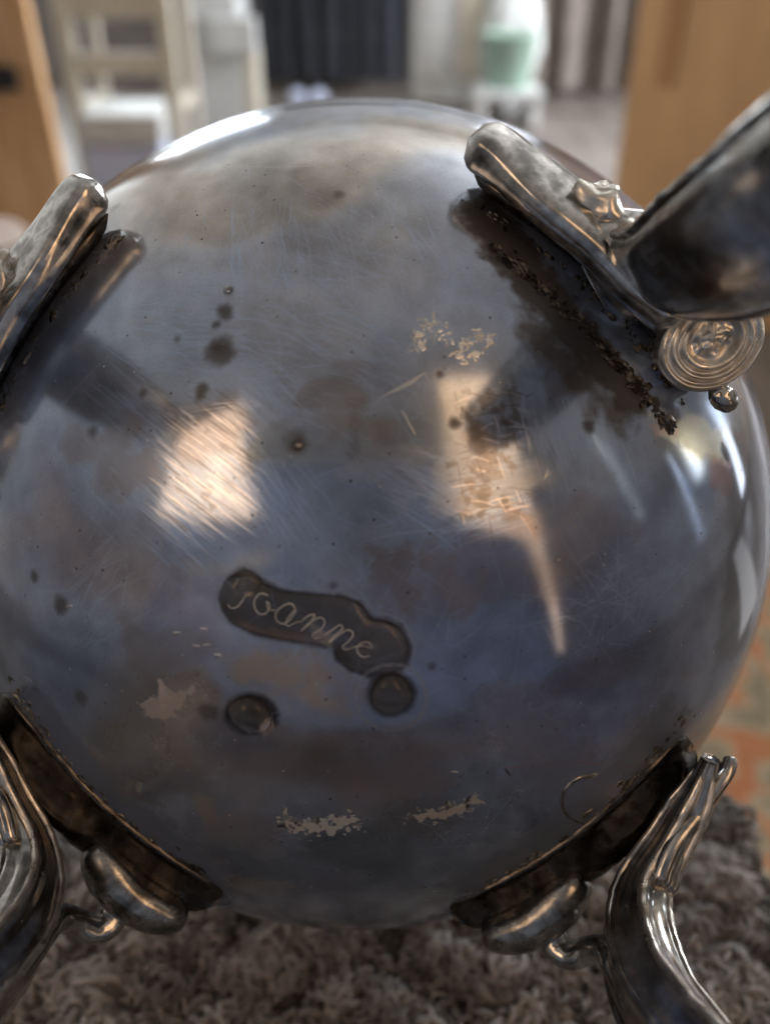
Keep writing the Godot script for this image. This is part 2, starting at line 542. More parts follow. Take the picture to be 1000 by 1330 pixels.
# ---------------------------------------------------------------- the room's things, out of focus
func background() -> void:
	# cream stool
	var c := thing("stool", "cream painted tall wooden stool at the upper left, rails across its open legs", "stool", Vector3(-.9, -.6, -3.35))
	for x in [-.17, .17]:
		put("leg", box_mesh(Vector3(x - .026, 0, .126), Vector3(x + .026, .66, .172), M.cream), c)
		put("leg", box_mesh(Vector3(x - .022, 0, -.20), Vector3(x + .022, .66, -.16), M.cream), c)
		put("side_rail", box_mesh(Vector3(x - .012, .22, -.158), Vector3(x + .012, .26, .124), M.cream), c)
	put("rail", box_mesh(Vector3(-.142, .525, .135), Vector3(.142, .62, .163), M.cream), c)
	put("rail", box_mesh(Vector3(-.142, .355, .135), Vector3(.142, .425, .163), M.cream), c)
	put("seat", box_mesh(Vector3(-.21, .662, -.22), Vector3(.21, .69, .19), M.cream, .01), c)
	var s := thing("storage_box", "low blue white plastic box on the floor under the cream stool", "box", Vector3(-.9, -.6, -3.22))
	put("tub", box_mesh(Vector3(-.14, 0, -.14), Vector3(.14, .15, .14), M.bluewhite, .015), s)
	put("lid", box_mesh(Vector3(-.142, .152, -.15), Vector3(.142, .25, .15), M.white, .008), s)
	# pale cabinet
	var k := thing("cabinet", "small pale grey cabinet with a projecting top, right of the cream stool", "cabinet", Vector3(-.70, -.6, -4.2))
	put("carcass", box_mesh(Vector3(-.16, .03, -.2), Vector3(.09, .9, .15), M.white), k)
	put("shelf", box_mesh(Vector3(-.02, .33, .152), Vector3(.17, .46, .24), M.white), k)
	put("plinth", box_mesh(Vector3(-.15, 0, -.18), Vector3(.08, .028, .13), M.cream), k)
	put("side_panel", box_mesh(Vector3(.095, .05, -.05), Vector3(.15, .33, .15), M.cream), k)
	# navy curtain, folded
	hanging("curtain", "dark navy cloth hanging from a low rail in the middle of the back wall", -.66, .12, -5.15, .06, .80, 7, .022, M.navy)
	hanging("curtain", "taupe cloth hanging from a low rail between the white door and the tan box", .74, 1.45, -4.95, .05, .85, 4, .06, M.grey_cloth)
	# white door ajar
	var d := thing("door", "white panelled door standing open beside the navy curtain", "door", Vector3(.14, -.6, -4.6), deg_to_rad(-14))
	put("leaf", box_mesh(Vector3(0, .05, -.04), Vector3(.40, 2.0, 0), M.white), d)
	put("panel", box_mesh(Vector3(.06, .15, .002), Vector3(.16, .9, .014), M.white), d)
	put("panel", box_mesh(Vector3(.22, .15, .002), Vector3(.34, .9, .014), M.cream), d)
	var h := put("handle", CylinderMesh.new(), d)
	h.mesh.top_radius = .012
	h.mesh.bottom_radius = .012
	h.mesh.height = .1
	h.mesh.material = M.grey_cloth
	h.rotation.z = PI / 2
	h.position = Vector3(.34, 1.0, .04)
	# mint bucket and a white bag hanging over it
	var m := thing("bucket", "mint green bucket standing in front of the white door", "bucket", Vector3(.56, -.44, -4.25))
	lathe(m, "pail", [[0, 0], [.09, 0], [.094, .004], [.118, .21], [.126, .212], [.126, .222], [.114, .222], [.09, .012], [0, .012]], M.mint)
	var hb := buf()
	var arc := PackedVector3Array()
	for i in 13:
		arc.append(Vector3(cos(PI * i / 12) * .122, .2 + sin(PI * i / 12) * .11, 0))
	round_tube(hb, arc, .004, .004, 6)
	part("handle", hb, M.white, m)
	var st := thing("step_stool", "low white step carrying the mint green bucket", "stool", Vector3(.56, -.6, -4.25))
	put("top", box_mesh(Vector3(-.15, .13, -.13), Vector3(.15, .159, .13), M.white), st)
	for x in [-.12, .12]:
		put("foot", box_mesh(Vector3(x - .02, 0, -.11), Vector3(x + .02, .129, .11), M.white), st)
	var bg := thing("bag", "white crumpled plastic bag behind the mint bucket", "bag", Vector3(.60, -.6, -4.5))
	var bb := buf()
	bead_ball(bb, Vector3(0, .30, 0), Vector3(.13, .30, .09), 16, .35, fbm(95, .02, 3))
	part("sack", bb, M.white, bg)
	# shoes / small pale things at the curtain's foot
	for i in 2:
		var sh := thing("slipper", ["pale slipper left of its pair below the navy curtain", "pale slipper right of its pair below the navy curtain"][i], "slipper", Vector3(-.44 + i * .12, -.6, -4.75), .2 - i * .3)
		var sb := buf()
		bead_ball(sb, Vector3(0, .022, 0), Vector3(.042, .022, .12), 10)
		part("sole", sb, M.white, sh)
		var sv := buf()
		bead_ball(sv, Vector3(0, .05, .05), Vector3(.04, .035, .06), 10)
		part("upper", sv, M.bluewhite, sh)
	# pine board rack at the left edge
	var p := thing("easel", "pine wooden frame leaning at the left edge, with a black clip", "easel", Vector3(-.93, -.6, -2.25))
	var bd := put("board", box_mesh(Vector3(-.16, 0, -.02), Vector3(.10, 1.25, .02), M.pine), p)
	bd.rotation.z = .02
	put("clip", box_mesh(Vector3(-.06, .455, .024), Vector3(.035, .51, .05), M.black), p)
	put("strut", box_mesh(Vector3(-.20, 0, -.33), Vector3(-.15, .9, -.28), M.pine), p)
	var cl := thing("folded_cloth", "pinkish white folded cloth heaped in front of the pine frame", "cloth", Vector3(-1.0, -.6, -1.98))
	var cb := buf()
	for i in 4:
		bead_ball(cb, Vector3(-.04 + .015 * i, .03 + .045 * i, .01 * (i % 2)), Vector3(.17 - .012 * i, .034, .13), 12, .12, fbm(90 + i, .03, 2))
	part("fold", cb, M.pinkwhite, cl)
	# tan box at the right
	var tb := thing("cardboard_box", "tall tan cardboard box at the upper right behind the bowl's leg", "box", Vector3(.645, -.6, -2.4), deg_to_rad(-66.5))
	put("side", box_mesh(Vector3(0, 0, -.9), Vector3(.72, 1.05, 0), M.tan, .006), tb)
	put("tape", box_mesh(Vector3(.115, .455, .001), Vector3(.185, 1.05, .004), M.tan_dark, .001), tb)
	put("flap", box_mesh(Vector3(0, 1.052, -.5), Vector3(.72, 1.058, .0), M.tan_dark, .002), tb)
	var pa := thing("added_sheet", "white paper sheet added unseen on the floor right of the rug, to reflect in the edge of the bowl", "paper", Vector3(1.6, -.597, -.62), .12)  # added out of view as a white reflector for the bowl's edge
	put("sheet", box_mesh(Vector3(-.66, 0, -.12), Vector3(.62, .003, .10), M.paper, .001), pa)
	# patterned rug
	var rg := thing("rug", "orange and cream patterned rug on the floor, right of the cushion", "rug", Vector3(.80, -.6, -.42))
	put("weave", box_mesh(Vector3(-.55, .003, -.52), Vector3(-.07, .014, .60), M.rug, .004), rg)


func hanging(called: String, label: String, x0: float, x1: float, z: float, y0: float, hgt: float, folds: int, deep: float, m: Material) -> void:
	var t := thing(called, label, "curtain", Vector3((x0 + x1) / 2, -.6, z))
	var b := buf()
	var rows := []
	for r in 9:
		var y := y0 + hgt * r / 8.0
		var ring := PackedVector3Array()
		var n := folds * 8
		for i in n + 1:
			var u := float(i) / n
			var w := deep * (sin(u * TAU * folds + sin(u * 9.0) + r * .05) + .4 * sin(u * TAU * folds * .37 + 1.0))
			ring.append(Vector3((u - .5) * (x1 - x0), y, w))
		for i in n + 1:
			var u := 1.0 - float(i) / n
			var w := deep * (sin(u * TAU * folds + sin(u * 9.0) + r * .05) + .4 * sin(u * TAU * folds * .37 + 1.0))
			ring.append(Vector3((u - .5) * (x1 - x0), y, w - .006))
		rows.append(ring)
	rows_skin(b, rows)
	part("drape", b, m, t)
	var rod := buf()
	round_tube(rod, PackedVector3Array([Vector3((x0 - x1) / 2 - .1, y0 + hgt + .02, 0), Vector3(0, y0 + hgt + .02, 0), Vector3((x1 - x0) / 2 + .1, y0 + hgt + .02, 0)]), .012, .012, 8)
	part("rod", rod, M.black, t)


func lathe(parent: Node, called: String, prof: Array, m: Material, n := 32) -> MeshInstance3D:
	var b := buf()
	var rows := []
	for p in prof:
		var ring := PackedVector3Array()
		for j in n:
			ring.append(Vector3(cos(TAU * j / n) * p[0], p[1], sin(TAU * j / n) * p[0]))
		rows.append(ring)
	rows_skin(b, rows)
	return part(called, b, m, parent)


# ---------------------------------------------------------------- the bowl's painted surface
var alb: Image
var rgh: Image
var hgt: Image


func tx(p: Vector2) -> Vector2:
	return Vector2((p.x / SHEET + 1) * .5 * TEX, (1 - p.y / SHEET) * .5 * TEX)


# A stain or painted reflection, with an outline of its own, in sheet millimetres.
func stain_or_reflection(poly: Array, c: Color, a: float, feather: float, jag := 0.0, rough := -1.0, lift := 0.0, s := 1, freq := .03) -> void:
	var pts := PackedVector2Array()
	var lo := Vector2(1e9, 1e9)
	var hi := -lo
	for p in poly:
		var q := tx(p)
		pts.append(q)
		lo = lo.min(q)
		hi = hi.max(q)
	var k := TEX / (2 * SHEET)
	feather *= k
	jag *= k
	var nz := fbm(s, freq, 3)
	var pad := feather + jag
	for y in range(maxi(int(lo.y - pad), 0), mini(int(hi.y + pad) + 1, TEX)):
		for x in range(maxi(int(lo.x - pad), 0), mini(int(hi.x + pad) + 1, TEX)):
			var p := Vector2(x, y)
			var d := 1e9
			for i in pts.size():
				var e := Geometry2D.get_closest_point_to_segment(p, pts[i], pts[(i + 1) % pts.size()])
				d = minf(d, p.distance_squared_to(e))
			d = sqrt(d)
			if Geometry2D.is_point_in_polygon(p, pts):
				d = -d
			if jag > 0:
				d += nz.get_noise_2d(x, y) * jag * 2.0
			var w := smoothstep(feather, -feather, d) * a
			if w > .004:
				alb.set_pixel(x, y, alb.get_pixel(x, y).lerp(c, w))
				if rough >= 0:
					var g := lerpf(rgh.get_pixel(x, y).r, rough, w)
					rgh.set_pixel(x, y, Color(g, g, g))
				if lift != 0:
					hgt.set_pixel(x, y, hgt.get_pixel(x, y) + Color(lift * w, 0, 0))


func spot(p: Vector2, r: float, c: Color, a: float, feather: float, rough := -1.0, lift := 0.0) -> void:
	var poly := []
	for i in 9:
		poly.append(p + Vector2.from_angle(TAU * i / 9.0) * r * rng.randf_range(.82, 1.15))
	stain_or_reflection(poly, c, a, feather, r * .08, rough, lift, rng.randi() % 1000, .05)


# A fine line (a scratch, a bare crumb, a painted halo): width in texels.
func scratch_or_halo(p: Vector2, q: Vector2, c: Color, a: float, width: float, rough := -1.0, lift := 0.0, bend := 0.0) -> void:
	var u := tx(p)
	var v := tx(q)
	var side := (v - u).orthogonal() * bend
	var n := int(u.distance_to(v) * 1.3) + 2
	for i in n + 1:
		var t := float(i) / n
		var m := u.lerp(v, t) + side * t * (1 - t) * 4
		var fade := a * minf(1.0, 5.0 * t * (1 - t) + .1)
		var wi := int(ceilf(width))
		for dy in range(-wi, wi + 1):
			for dx in range(-wi, wi + 1):
				var x := int(m.x) + dx
				var y := int(m.y) + dy
				if x < 0 or y < 0 or x >= TEX or y >= TEX:
					continue
				var w := clampf(width + .5 - Vector2(x + .5, y + .5).distance_to(m), 0, 1) * fade
				if w > .01:
					if a > 0.02 and c.a > 0:
						alb.set_pixel(x, y, alb.get_pixel(x, y).lerp(Color(c.r, c.g, c.b), w * c.a))
					if rough >= 0:
						var g := lerpf(rgh.get_pixel(x, y).r, rough, w)
						rgh.set_pixel(x, y, Color(g, g, g))
					if lift != 0:
						hgt.set_pixel(x, y, hgt.get_pixel(x, y) + Color(lift * w * .35, 0, 0))


func paint_bowl() -> StandardMaterial3D:
	# broad tarnish and painted reflection tones, worked at low size: [centre, radii, colour (linear), strength, roughness shift]
	var N := 416
	var zones := [
		[Vector2(18.59, -12.62), Vector2(22, 14), Vector3(0.3, 0.33, 0.47), 0.7, 0.15, 0.000],
		[Vector2(-12.18, -6.65), Vector2(20, 5), Vector3(0.36, 0.33, 0.35), 0.4, 0.2, -0.175],
		[Vector2(28.88, 3.99), Vector2(14, 10), Vector3(0.25, 0.29, 0.36), 0.5, 0.16, 0.000],
		[Vector2(-28.67, -44.35), Vector2(14, 8), Vector3(0.26, 0.27, 0.31), 0.5, 0.2, 0.000],
		[Vector2(-41.37, 10.61), Vector2(10, 14), Vector3(0.22, 0.28, 0.4), 0.6, 0.15, 0.000],
		[Vector2(-2.81, 67.63), Vector2(24, 4), Vector3(0.5, 0.47, 0.42), 0.5, 0.2, 0.087],
		[Vector2(15.50, 73.93), Vector2(20, 5), Vector3(0.22, 0.2, 0.18), 0.4, 0.2, -0.209],
		[Vector2(2.55, 72.49), Vector2(70, 16), Vector3(0.58, 0.55, 0.48), 0.8, 0.2, 0.000],  # bright ceiling reflection at the top, painted in
		[Vector2(-28.88, 67.41), Vector2(18, 6), Vector3(0.2, 0.19, 0.18), 0.5, 0.25, 0.611],
		[Vector2(-13.91, 67.52), Vector2(14, 3), Vector3(0.16, 0.15, 0.14), 0.6, 0.2, 0.209],
		[Vector2(-2.08, 52.53), Vector2(40, 9), Vector3(0.3, 0.29, 0.28), 0.5, 0.22, 0.000],
		[Vector2(-19.43, 24.20), Vector2(22, 22), Vector3(0.42, 0.5, 0.64), 0.7, 0.11, 0.000],  # pale haze of window light scattered in the scratches, painted in
		[Vector2(-32.42, 36.15), Vector2(12, 12), Vector3(0.36, 0.4, 0.45), 0.5, 0.3, 0.000],
		[Vector2(-2.64, 34.48), Vector2(16, 10), Vector3(0.4, 0.42, 0.45), 0.5, 0.3, 0.000],
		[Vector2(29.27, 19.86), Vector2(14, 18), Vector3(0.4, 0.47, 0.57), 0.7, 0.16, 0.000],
		[Vector2(12.86, 15.13), Vector2(9, 16), Vector3(0.24, 0.27, 0.32), 0.5, 0.2, 0.000],
		[Vector2(-0.15, 19.45), Vector2(12, 14), Vector3(0.25, 0.28, 0.32), 0.5, 0.22, 0.000],
		[Vector2(-37.04, -4.64), Vector2(26, 12), Vector3(0.38, 0.33, 0.34), 0.8, 0.2, -0.349],
		[Vector2(-25.75, -27.54), Vector2(16, 12), Vector3(0.25, 0.235, 0.21), 0.4, 0.22, 0.000],  # painted tone that repeats the lower left leg's reflection
		[Vector2(-5.08, -27.69), Vector2(24, 8), Vector3(0.34, 0.29, 0.27), 0.75, 0.2, -0.140],
		[Vector2(8.47, -2.11), Vector2(7, 12), Vector3(0.2, 0.175, 0.165), 0.7, 0.25, 0.000],
		[Vector2(3.02, -17.99), Vector2(30, 6), Vector3(0.28, 0.255, 0.25), 0.4, 0.2, -0.262],
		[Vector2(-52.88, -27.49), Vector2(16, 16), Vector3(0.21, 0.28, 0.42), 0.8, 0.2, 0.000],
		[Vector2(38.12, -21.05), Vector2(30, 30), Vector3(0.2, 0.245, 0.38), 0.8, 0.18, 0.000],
		[Vector2(3.94, -52.10), Vector2(70, 14), Vector3(0.14, 0.17, 0.22), 0.9, 0.7, 0.000],  # bottom darkened in the colour, as if reflecting the shaded pile
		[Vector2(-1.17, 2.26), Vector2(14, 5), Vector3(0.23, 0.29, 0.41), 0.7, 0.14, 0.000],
		[Vector2(-16.53, 2.06), Vector2(8, 4), Vector3(0.55, 0.53, 0.48), 0.7, 0.2, 0.349],  # dim reflection of a pale wall, painted as a lighter patch
		[Vector2(56.76, 21.04), Vector2(7, 7), Vector3(0.5, 0.46, 0.36), 0.6, 0.3, 0.000],
		[Vector2(55.69, 10.52), Vector2(8, 14), Vector3(0.22, 0.26, 0.36), 0.5, 0.14, 0.000],
		[Vector2(23.34, -32.84), Vector2(30, 5), Vector3(0.29, 0.23, 0.22), 0.4, 0.2, 0.087]
	]
	var base := Image.create(N, N, false, Image.FORMAT_RGB8)
	var rb := Image.create(N, N, false, Image.FORMAT_RGB8)
	var warp := fbm(3, .012, 3)
	var cloud := fbm(4, .014, 5)
	var hue := fbm(5, .008, 3)
	for y in N:
		for x in N:
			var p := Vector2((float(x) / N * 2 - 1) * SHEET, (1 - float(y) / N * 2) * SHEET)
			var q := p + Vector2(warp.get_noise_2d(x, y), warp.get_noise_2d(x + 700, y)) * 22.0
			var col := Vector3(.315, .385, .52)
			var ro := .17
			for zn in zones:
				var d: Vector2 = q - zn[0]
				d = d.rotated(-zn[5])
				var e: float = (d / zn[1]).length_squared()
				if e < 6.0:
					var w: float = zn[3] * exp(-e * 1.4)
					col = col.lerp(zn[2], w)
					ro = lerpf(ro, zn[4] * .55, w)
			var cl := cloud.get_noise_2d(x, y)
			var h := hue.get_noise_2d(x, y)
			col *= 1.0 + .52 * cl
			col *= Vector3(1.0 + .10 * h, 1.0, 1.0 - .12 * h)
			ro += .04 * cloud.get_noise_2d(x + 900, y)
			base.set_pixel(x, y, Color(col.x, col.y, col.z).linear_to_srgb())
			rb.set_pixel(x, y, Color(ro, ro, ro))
	base.resize(TEX, TEX, Image.INTERPOLATE_CUBIC)
	rb.resize(TEX, TEX, Image.INTERPOLATE_CUBIC)
	alb = base
	rgh = rb
	hgt = Image.create(TEX, TEX, false, Image.FORMAT_RF)
	hgt.fill(Color(.5, .5, .5))
	# fine mottling
	var g1 := fbm(8, .02, 5).get_image(TEX, TEX).get_data()
	var g2 := fbm(9, .25, 2).get_image(TEX, TEX).get_data()
	var a := alb.get_data()
	for i in TEX * TEX:
		var k := 1.0 + (g1[i] - 128) * .0006 + (g2[i] - 128) * .0004
		var j := i * 3
		a[j] = mini(int(a[j] * k), 255)
		a[j + 1] = mini(int(a[j + 1] * k), 255)
		a[j + 2] = mini(int(a[j + 2] * k), 255)
	alb.set_data(TEX, TEX, false, Image.FORMAT_RGB8, a)
	stain_or_reflection([Vector2(-15.82, -12.54), Vector2(-10.63, -10.91), Vector2(-2.41, -13.49), Vector2(-1.97, -18.60), Vector2(-8.09, -18.14), Vector2(-14.92, -17.27)], lin(0.46, 0.33, 0.22), 0.65, 2.4, 1.5, 0.2, 0, 5, 0.03)  # amber reflection of a hand, painted here and on the next line
	stain_or_reflection([Vector2(-8.05, -16.93), Vector2(-0.31, -19.20), Vector2(0.77, -21.06), Vector2(-4.83, -21.13)], lin(0.44, 0.31, 0.21), 0.5, 1.8, 1, 0.2, 0, 6, 0.03)
	stain_or_reflection([Vector2(-2.41, -13.25), Vector2(5.23, -15.63), Vector2(4.12, -19.23), Vector2(-1.41, -18.60)], lin(0.27, 0.215, 0.19), 0.5, 2.4, 1.2, 0.22, 0, 7, 0.03)
	stain_or_reflection([Vector2(4.17, 3.11), Vector2(9.54, 3.82), Vector2(11.18, -2.16), Vector2(9.57, -6.54), Vector2(6.32, -5.37), Vector2(4.17, -2.07)], lin(0.17, 0.145, 0.14), 0.6, 2.2, 2, 0.25, 0, 8, 0.03)
	stain_or_reflection([Vector2(11.16, 4.35), Vector2(16.10, 2.10), Vector2(21.82, -3.61), Vector2(17.31, -6.79), Vector2(12.83, -3.30)], lin(0.22, 0.18, 0.17), 0.5, 1.5, 1.5, 0.25, 0, 9, 0.03)
	stain_or_reflection([Vector2(-17.34, -4.26), Vector2(-16.24, -1.39), Vector2(-13.83, 0.32), Vector2(-12.16, 0.03), Vector2(-11.01, -1.26), Vector2(-8.23, -2.61), Vector2(-4.00, -3.05), Vector2(-0.12, -3.32), Vector2(2.77, -4.18), Vector2(4.63, -6.31), Vector2(6.32, -6.59), Vector2(8.60, -7.64), Vector2(10.10, -11.08), Vector2(9.46, -13.84), Vector2(7.99, -15.21), Vector2(3.70, -15.48), Vector2(1.08, -14.41), Vector2(-0.87, -12.84), Vector2(-1.18, -11.28), Vector2(-4.11, -10.70), Vector2(-9.05, -10.12), Vector2(-12.88, -9.23), Vector2(-15.56, -7.81), Vector2(-17.12, -6.11)], lin(0.045, 0.042, 0.044), 0.93, 0.45, 0.15, 0.16, 0, 10, 0.03)
	stain_or_reflection([Vector2(-15.04, -7.55), Vector2(-11.69, -9.12), Vector2(-6.73, -10.17), Vector2(-1.50, -10.94), Vector2(-1.48, -9.92), Vector2(-2.77, -8.92), Vector2(-5.72, -9.13), Vector2(-9.99, -8.04), Vector2(-13.32, -7.14)], lin(0.24, 0.15, 0.1), 0.6, 0.6, 0.4, 0.2, 0, 11, 0.03)
	stain_or_reflection([Vector2(-4.05, -7.58), Vector2(-2.44, -8.24), Vector2(-0.50, -9.24), Vector2(-1.50, -10.94), Vector2(-3.11, -9.60)], lin(0.55, 0.42, 0.27), 0.7, 0.5, 0.3, 0.3, 0, 12, 0.03)
	scratch_or_halo(Vector2(-17.97, -4.29), Vector2(-16.75, -1.24), lin(0.36, 0.37, 0.39), 0.2, 1.6, 0.25, 0, 0)  # pale ring painted round the puddle as its halo of light
	scratch_or_halo(Vector2(-16.75, -1.24), Vector2(-13.83, 0.65), lin(0.36, 0.37, 0.39), 0.2, 1.6, 0.25, 0, 0)
	scratch_or_halo(Vector2(-13.83, 0.65), Vector2(-11.99, 0.36), lin(0.36, 0.37, 0.39), 0.2, 1.6, 0.25, 0, 0)
	scratch_or_halo(Vector2(-11.99, 0.36), Vector2(-10.51, -1.08), lin(0.36, 0.37, 0.39), 0.2, 1.6, 0.25, 0, 0)
	scratch_or_halo(Vector2(-10.51, -1.08), Vector2(-7.89, -2.35), lin(0.36, 0.37, 0.39), 0.2, 1.6, 0.25, 0, 0)
	scratch_or_halo(Vector2(-7.89, -2.35), Vector2(-3.99, -2.79), lin(0.36, 0.37, 0.39), 0.2, 1.6, 0.25, 0, 0)
	scratch_or_halo(Vector2(-3.99, -2.79), Vector2(-0.12, -2.99), lin(0.36, 0.37, 0.39), 0.2, 1.6, 0.25, 0, 0)
	scratch_or_halo(Vector2(-0.12, -2.99), Vector2(3.09, -3.92), lin(0.36, 0.37, 0.39), 0.2, 1.6, 0.25, 0, 0)
	scratch_or_halo(Vector2(3.09, -3.92), Vector2(5.02, -5.91), lin(0.36, 0.37, 0.39), 0.2, 1.6, 0.25, 0, 0)
	scratch_or_halo(Vector2(5.02, -5.91), Vector2(7.29, -6.44), lin(0.36, 0.37, 0.39), 0.2, 1.6, 0.25, 0, 0)
	scratch_or_halo(Vector2(7.29, -6.44), Vector2(9.25, -7.65), lin(0.36, 0.37, 0.39), 0.2, 1.6, 0.25, 0, 0)
	scratch_or_halo(Vector2(9.25, -7.65), Vector2(10.59, -11.09), lin(0.36, 0.37, 0.39), 0.2, 1.6, 0.25, 0, 0)
	scratch_or_halo(Vector2(10.59, -11.09), Vector2(10.13, -13.87), lin(0.36, 0.37, 0.39), 0.2, 1.6, 0.25, 0, 0)
	scratch_or_halo(Vector2(10.13, -13.87), Vector2(8.32, -15.58), lin(0.36, 0.37, 0.39), 0.2, 1.6, 0.25, 0, 0)
	scratch_or_halo(Vector2(8.32, -15.58), Vector2(3.69, -16.02), lin(0.36, 0.37, 0.39), 0.2, 1.6, 0.25, 0, 0)
	scratch_or_halo(Vector2(3.69, -16.02), Vector2(1.07, -14.93), lin(0.36, 0.37, 0.39), 0.2, 1.6, 0.25, 0, 0)
	scratch_or_halo(Vector2(1.07, -14.93), Vector2(-1.04, -13.19), lin(0.36, 0.37, 0.39), 0.2, 1.6, 0.25, 0, 0)
	scratch_or_halo(Vector2(-1.04, -13.19), Vector2(-1.51, -11.63), lin(0.36, 0.37, 0.39), 0.2, 1.6, 0.25, 0, 0)
	scratch_or_halo(Vector2(-1.51, -11.63), Vector2(-4.12, -11.04), lin(0.36, 0.37, 0.39), 0.2, 1.6, 0.25, 0, 0)
	scratch_or_halo(Vector2(-4.12, -11.04), Vector2(-9.06, -10.54), lin(0.36, 0.37, 0.39), 0.2, 1.6, 0.25, 0, 0)
	scratch_or_halo(Vector2(-9.06, -10.54), Vector2(-13.06, -9.58), lin(0.36, 0.37, 0.39), 0.2, 1.6, 0.25, 0, 0)
	scratch_or_halo(Vector2(-13.06, -9.58), Vector2(-16.09, -8.10), lin(0.36, 0.37, 0.39), 0.2, 1.6, 0.25, 0, 0)
	scratch_or_halo(Vector2(-16.09, -8.10), Vector2(-17.76, -6.31), lin(0.36, 0.37, 0.39), 0.2, 1.6, 0.25, 0, 0)
	scratch_or_halo(Vector2(-17.76, -6.31), Vector2(-17.97, -4.29), lin(0.36, 0.37, 0.39), 0.2, 1.6, 0.25, 0, 0)
	scratch_or_halo(Vector2(12.39, -18.89), Vector2(12.08, -20.86), lin(0.34, 0.33, 0.34), 0.22, 2, 0.25, 0, 0)
	scratch_or_halo(Vector2(12.08, -20.86), Vector2(11.11, -22.56), lin(0.34, 0.33, 0.34), 0.22, 2, 0.25, 0, 0)
	scratch_or_halo(Vector2(11.11, -22.56), Vector2(9.59, -23.74), lin(0.34, 0.33, 0.34), 0.22, 2, 0.25, 0, 0)
	scratch_or_halo(Vector2(9.59, -23.74), Vector2(7.75, -24.24), lin(0.34, 0.33, 0.34), 0.22, 2, 0.25, 0, 0)
	scratch_or_halo(Vector2(7.75, -24.24), Vector2(5.85, -23.99), lin(0.34, 0.33, 0.34), 0.22, 2, 0.25, 0, 0)
	scratch_or_halo(Vector2(5.85, -23.99), Vector2(4.14, -23.02), lin(0.34, 0.33, 0.34), 0.22, 2, 0.25, 0, 0)
	scratch_or_halo(Vector2(4.14, -23.02), Vector2(2.88, -21.48), lin(0.34, 0.33, 0.34), 0.22, 2, 0.25, 0, 0)
	scratch_or_halo(Vector2(2.88, -21.48), Vector2(2.21, -19.60), lin(0.34, 0.33, 0.34), 0.22, 2, 0.25, 0, 0)
	scratch_or_halo(Vector2(2.21, -19.60), Vector2(2.23, -17.62), lin(0.34, 0.33, 0.34), 0.22, 2, 0.25, 0, 0)
	scratch_or_halo(Vector2(2.23, -17.62), Vector2(2.91, -15.82), lin(0.34, 0.33, 0.34), 0.22, 2, 0.25, 0, 0)
	scratch_or_halo(Vector2(2.91, -15.82), Vector2(4.16, -14.42), lin(0.34, 0.33, 0.34), 0.22, 2, 0.25, 0, 0)
	scratch_or_halo(Vector2(4.16, -14.42), Vector2(5.82, -13.60), lin(0.34, 0.33, 0.34), 0.22, 2, 0.25, 0, 0)
	scratch_or_halo(Vector2(5.82, -13.60), Vector2(7.66, -13.46), lin(0.34, 0.33, 0.34), 0.22, 2, 0.25, 0, 0)
	scratch_or_halo(Vector2(7.66, -13.46), Vector2(9.45, -14.03), lin(0.34, 0.33, 0.34), 0.22, 2, 0.25, 0, 0)
	scratch_or_halo(Vector2(9.45, -14.03), Vector2(10.97, -15.23), lin(0.34, 0.33, 0.34), 0.22, 2, 0.25, 0, 0)
	scratch_or_halo(Vector2(10.97, -15.23), Vector2(11.99, -16.92), lin(0.34, 0.33, 0.34), 0.22, 2, 0.25, 0, 0)
	scratch_or_halo(Vector2(11.99, -16.92), Vector2(12.39, -18.88), lin(0.34, 0.33, 0.34), 0.22, 2, 0.25, 0, 0)
	stain_or_reflection([Vector2(-9.15, -21.55), Vector2(-9.69, -23.19), Vector2(-11.02, -24.57), Vector2(-12.88, -25.36), Vector2(-14.87, -25.39), Vector2(-16.53, -24.65), Vector2(-17.49, -23.28), Vector2(-17.54, -21.60), Vector2(-16.68, -19.99), Vector2(-15.12, -18.79), Vector2(-13.20, -18.27), Vector2(-11.33, -18.50), Vector2(-9.90, -19.45), Vector2(-9.19, -20.90)], lin(0.035, 0.03, 0.028), 0.92, 0.6, 0.1, 0.15, 0, 40, 0.03)
	stain_or_reflection([Vector2(10.80, -18.20), Vector2(10.44, -19.92), Vector2(9.37, -21.25), Vector2(7.84, -21.90), Vector2(6.17, -21.71), Vector2(4.74, -20.75), Vector2(3.87, -19.22), Vector2(3.72, -17.47), Vector2(4.33, -15.87), Vector2(5.56, -14.76), Vector2(7.14, -14.37), Vector2(8.74, -14.77), Vector2(10.03, -15.90), Vector2(10.73, -17.51)], lin(0.045, 0.042, 0.045), 0.88, 0.6, 0.1, 0.15, 0, 41, 0.03)
	stain_or_reflection([Vector2(-10.10, -2.72), Vector2(-10.45, -3.92), Vector2(-11.41, -4.88), Vector2(-12.76, -5.40), Vector2(-14.22, -5.36), Vector2(-15.47, -4.77), Vector2(-16.24, -3.74), Vector2(-16.34, -2.51), Vector2(-15.77, -1.35), Vector2(-14.65, -0.50), Vector2(-13.23, -0.16), Vector2(-11.81, -0.39), Vector2(-10.71, -1.13), Vector2(-10.14, -2.24)], lin(0.13, 0.125, 0.12), 0.6, 0.5, 0.1, 0.15, 0, 42, 0.03)
	stain_or_reflection([Vector2(-12.36, -23.14), Vector2(-10.32, -21.99), Vector2(-9.98, -24.03), Vector2(-11.71, -25.73)], lin(0.55, 0.42, 0.36), 0.8, 0.3, 0.3, 0.3, 0, 43, 0.03)
	stain_or_reflection([Vector2(1.11, 24.46), Vector2(2.86, 23.90), Vector2(2.67, 15.10), Vector2(1.49, 16.18)], lin(0.17, 0.16, 0.16), 0.5, 1.2, 0.6, 0.22, 0, 13, 0.03)
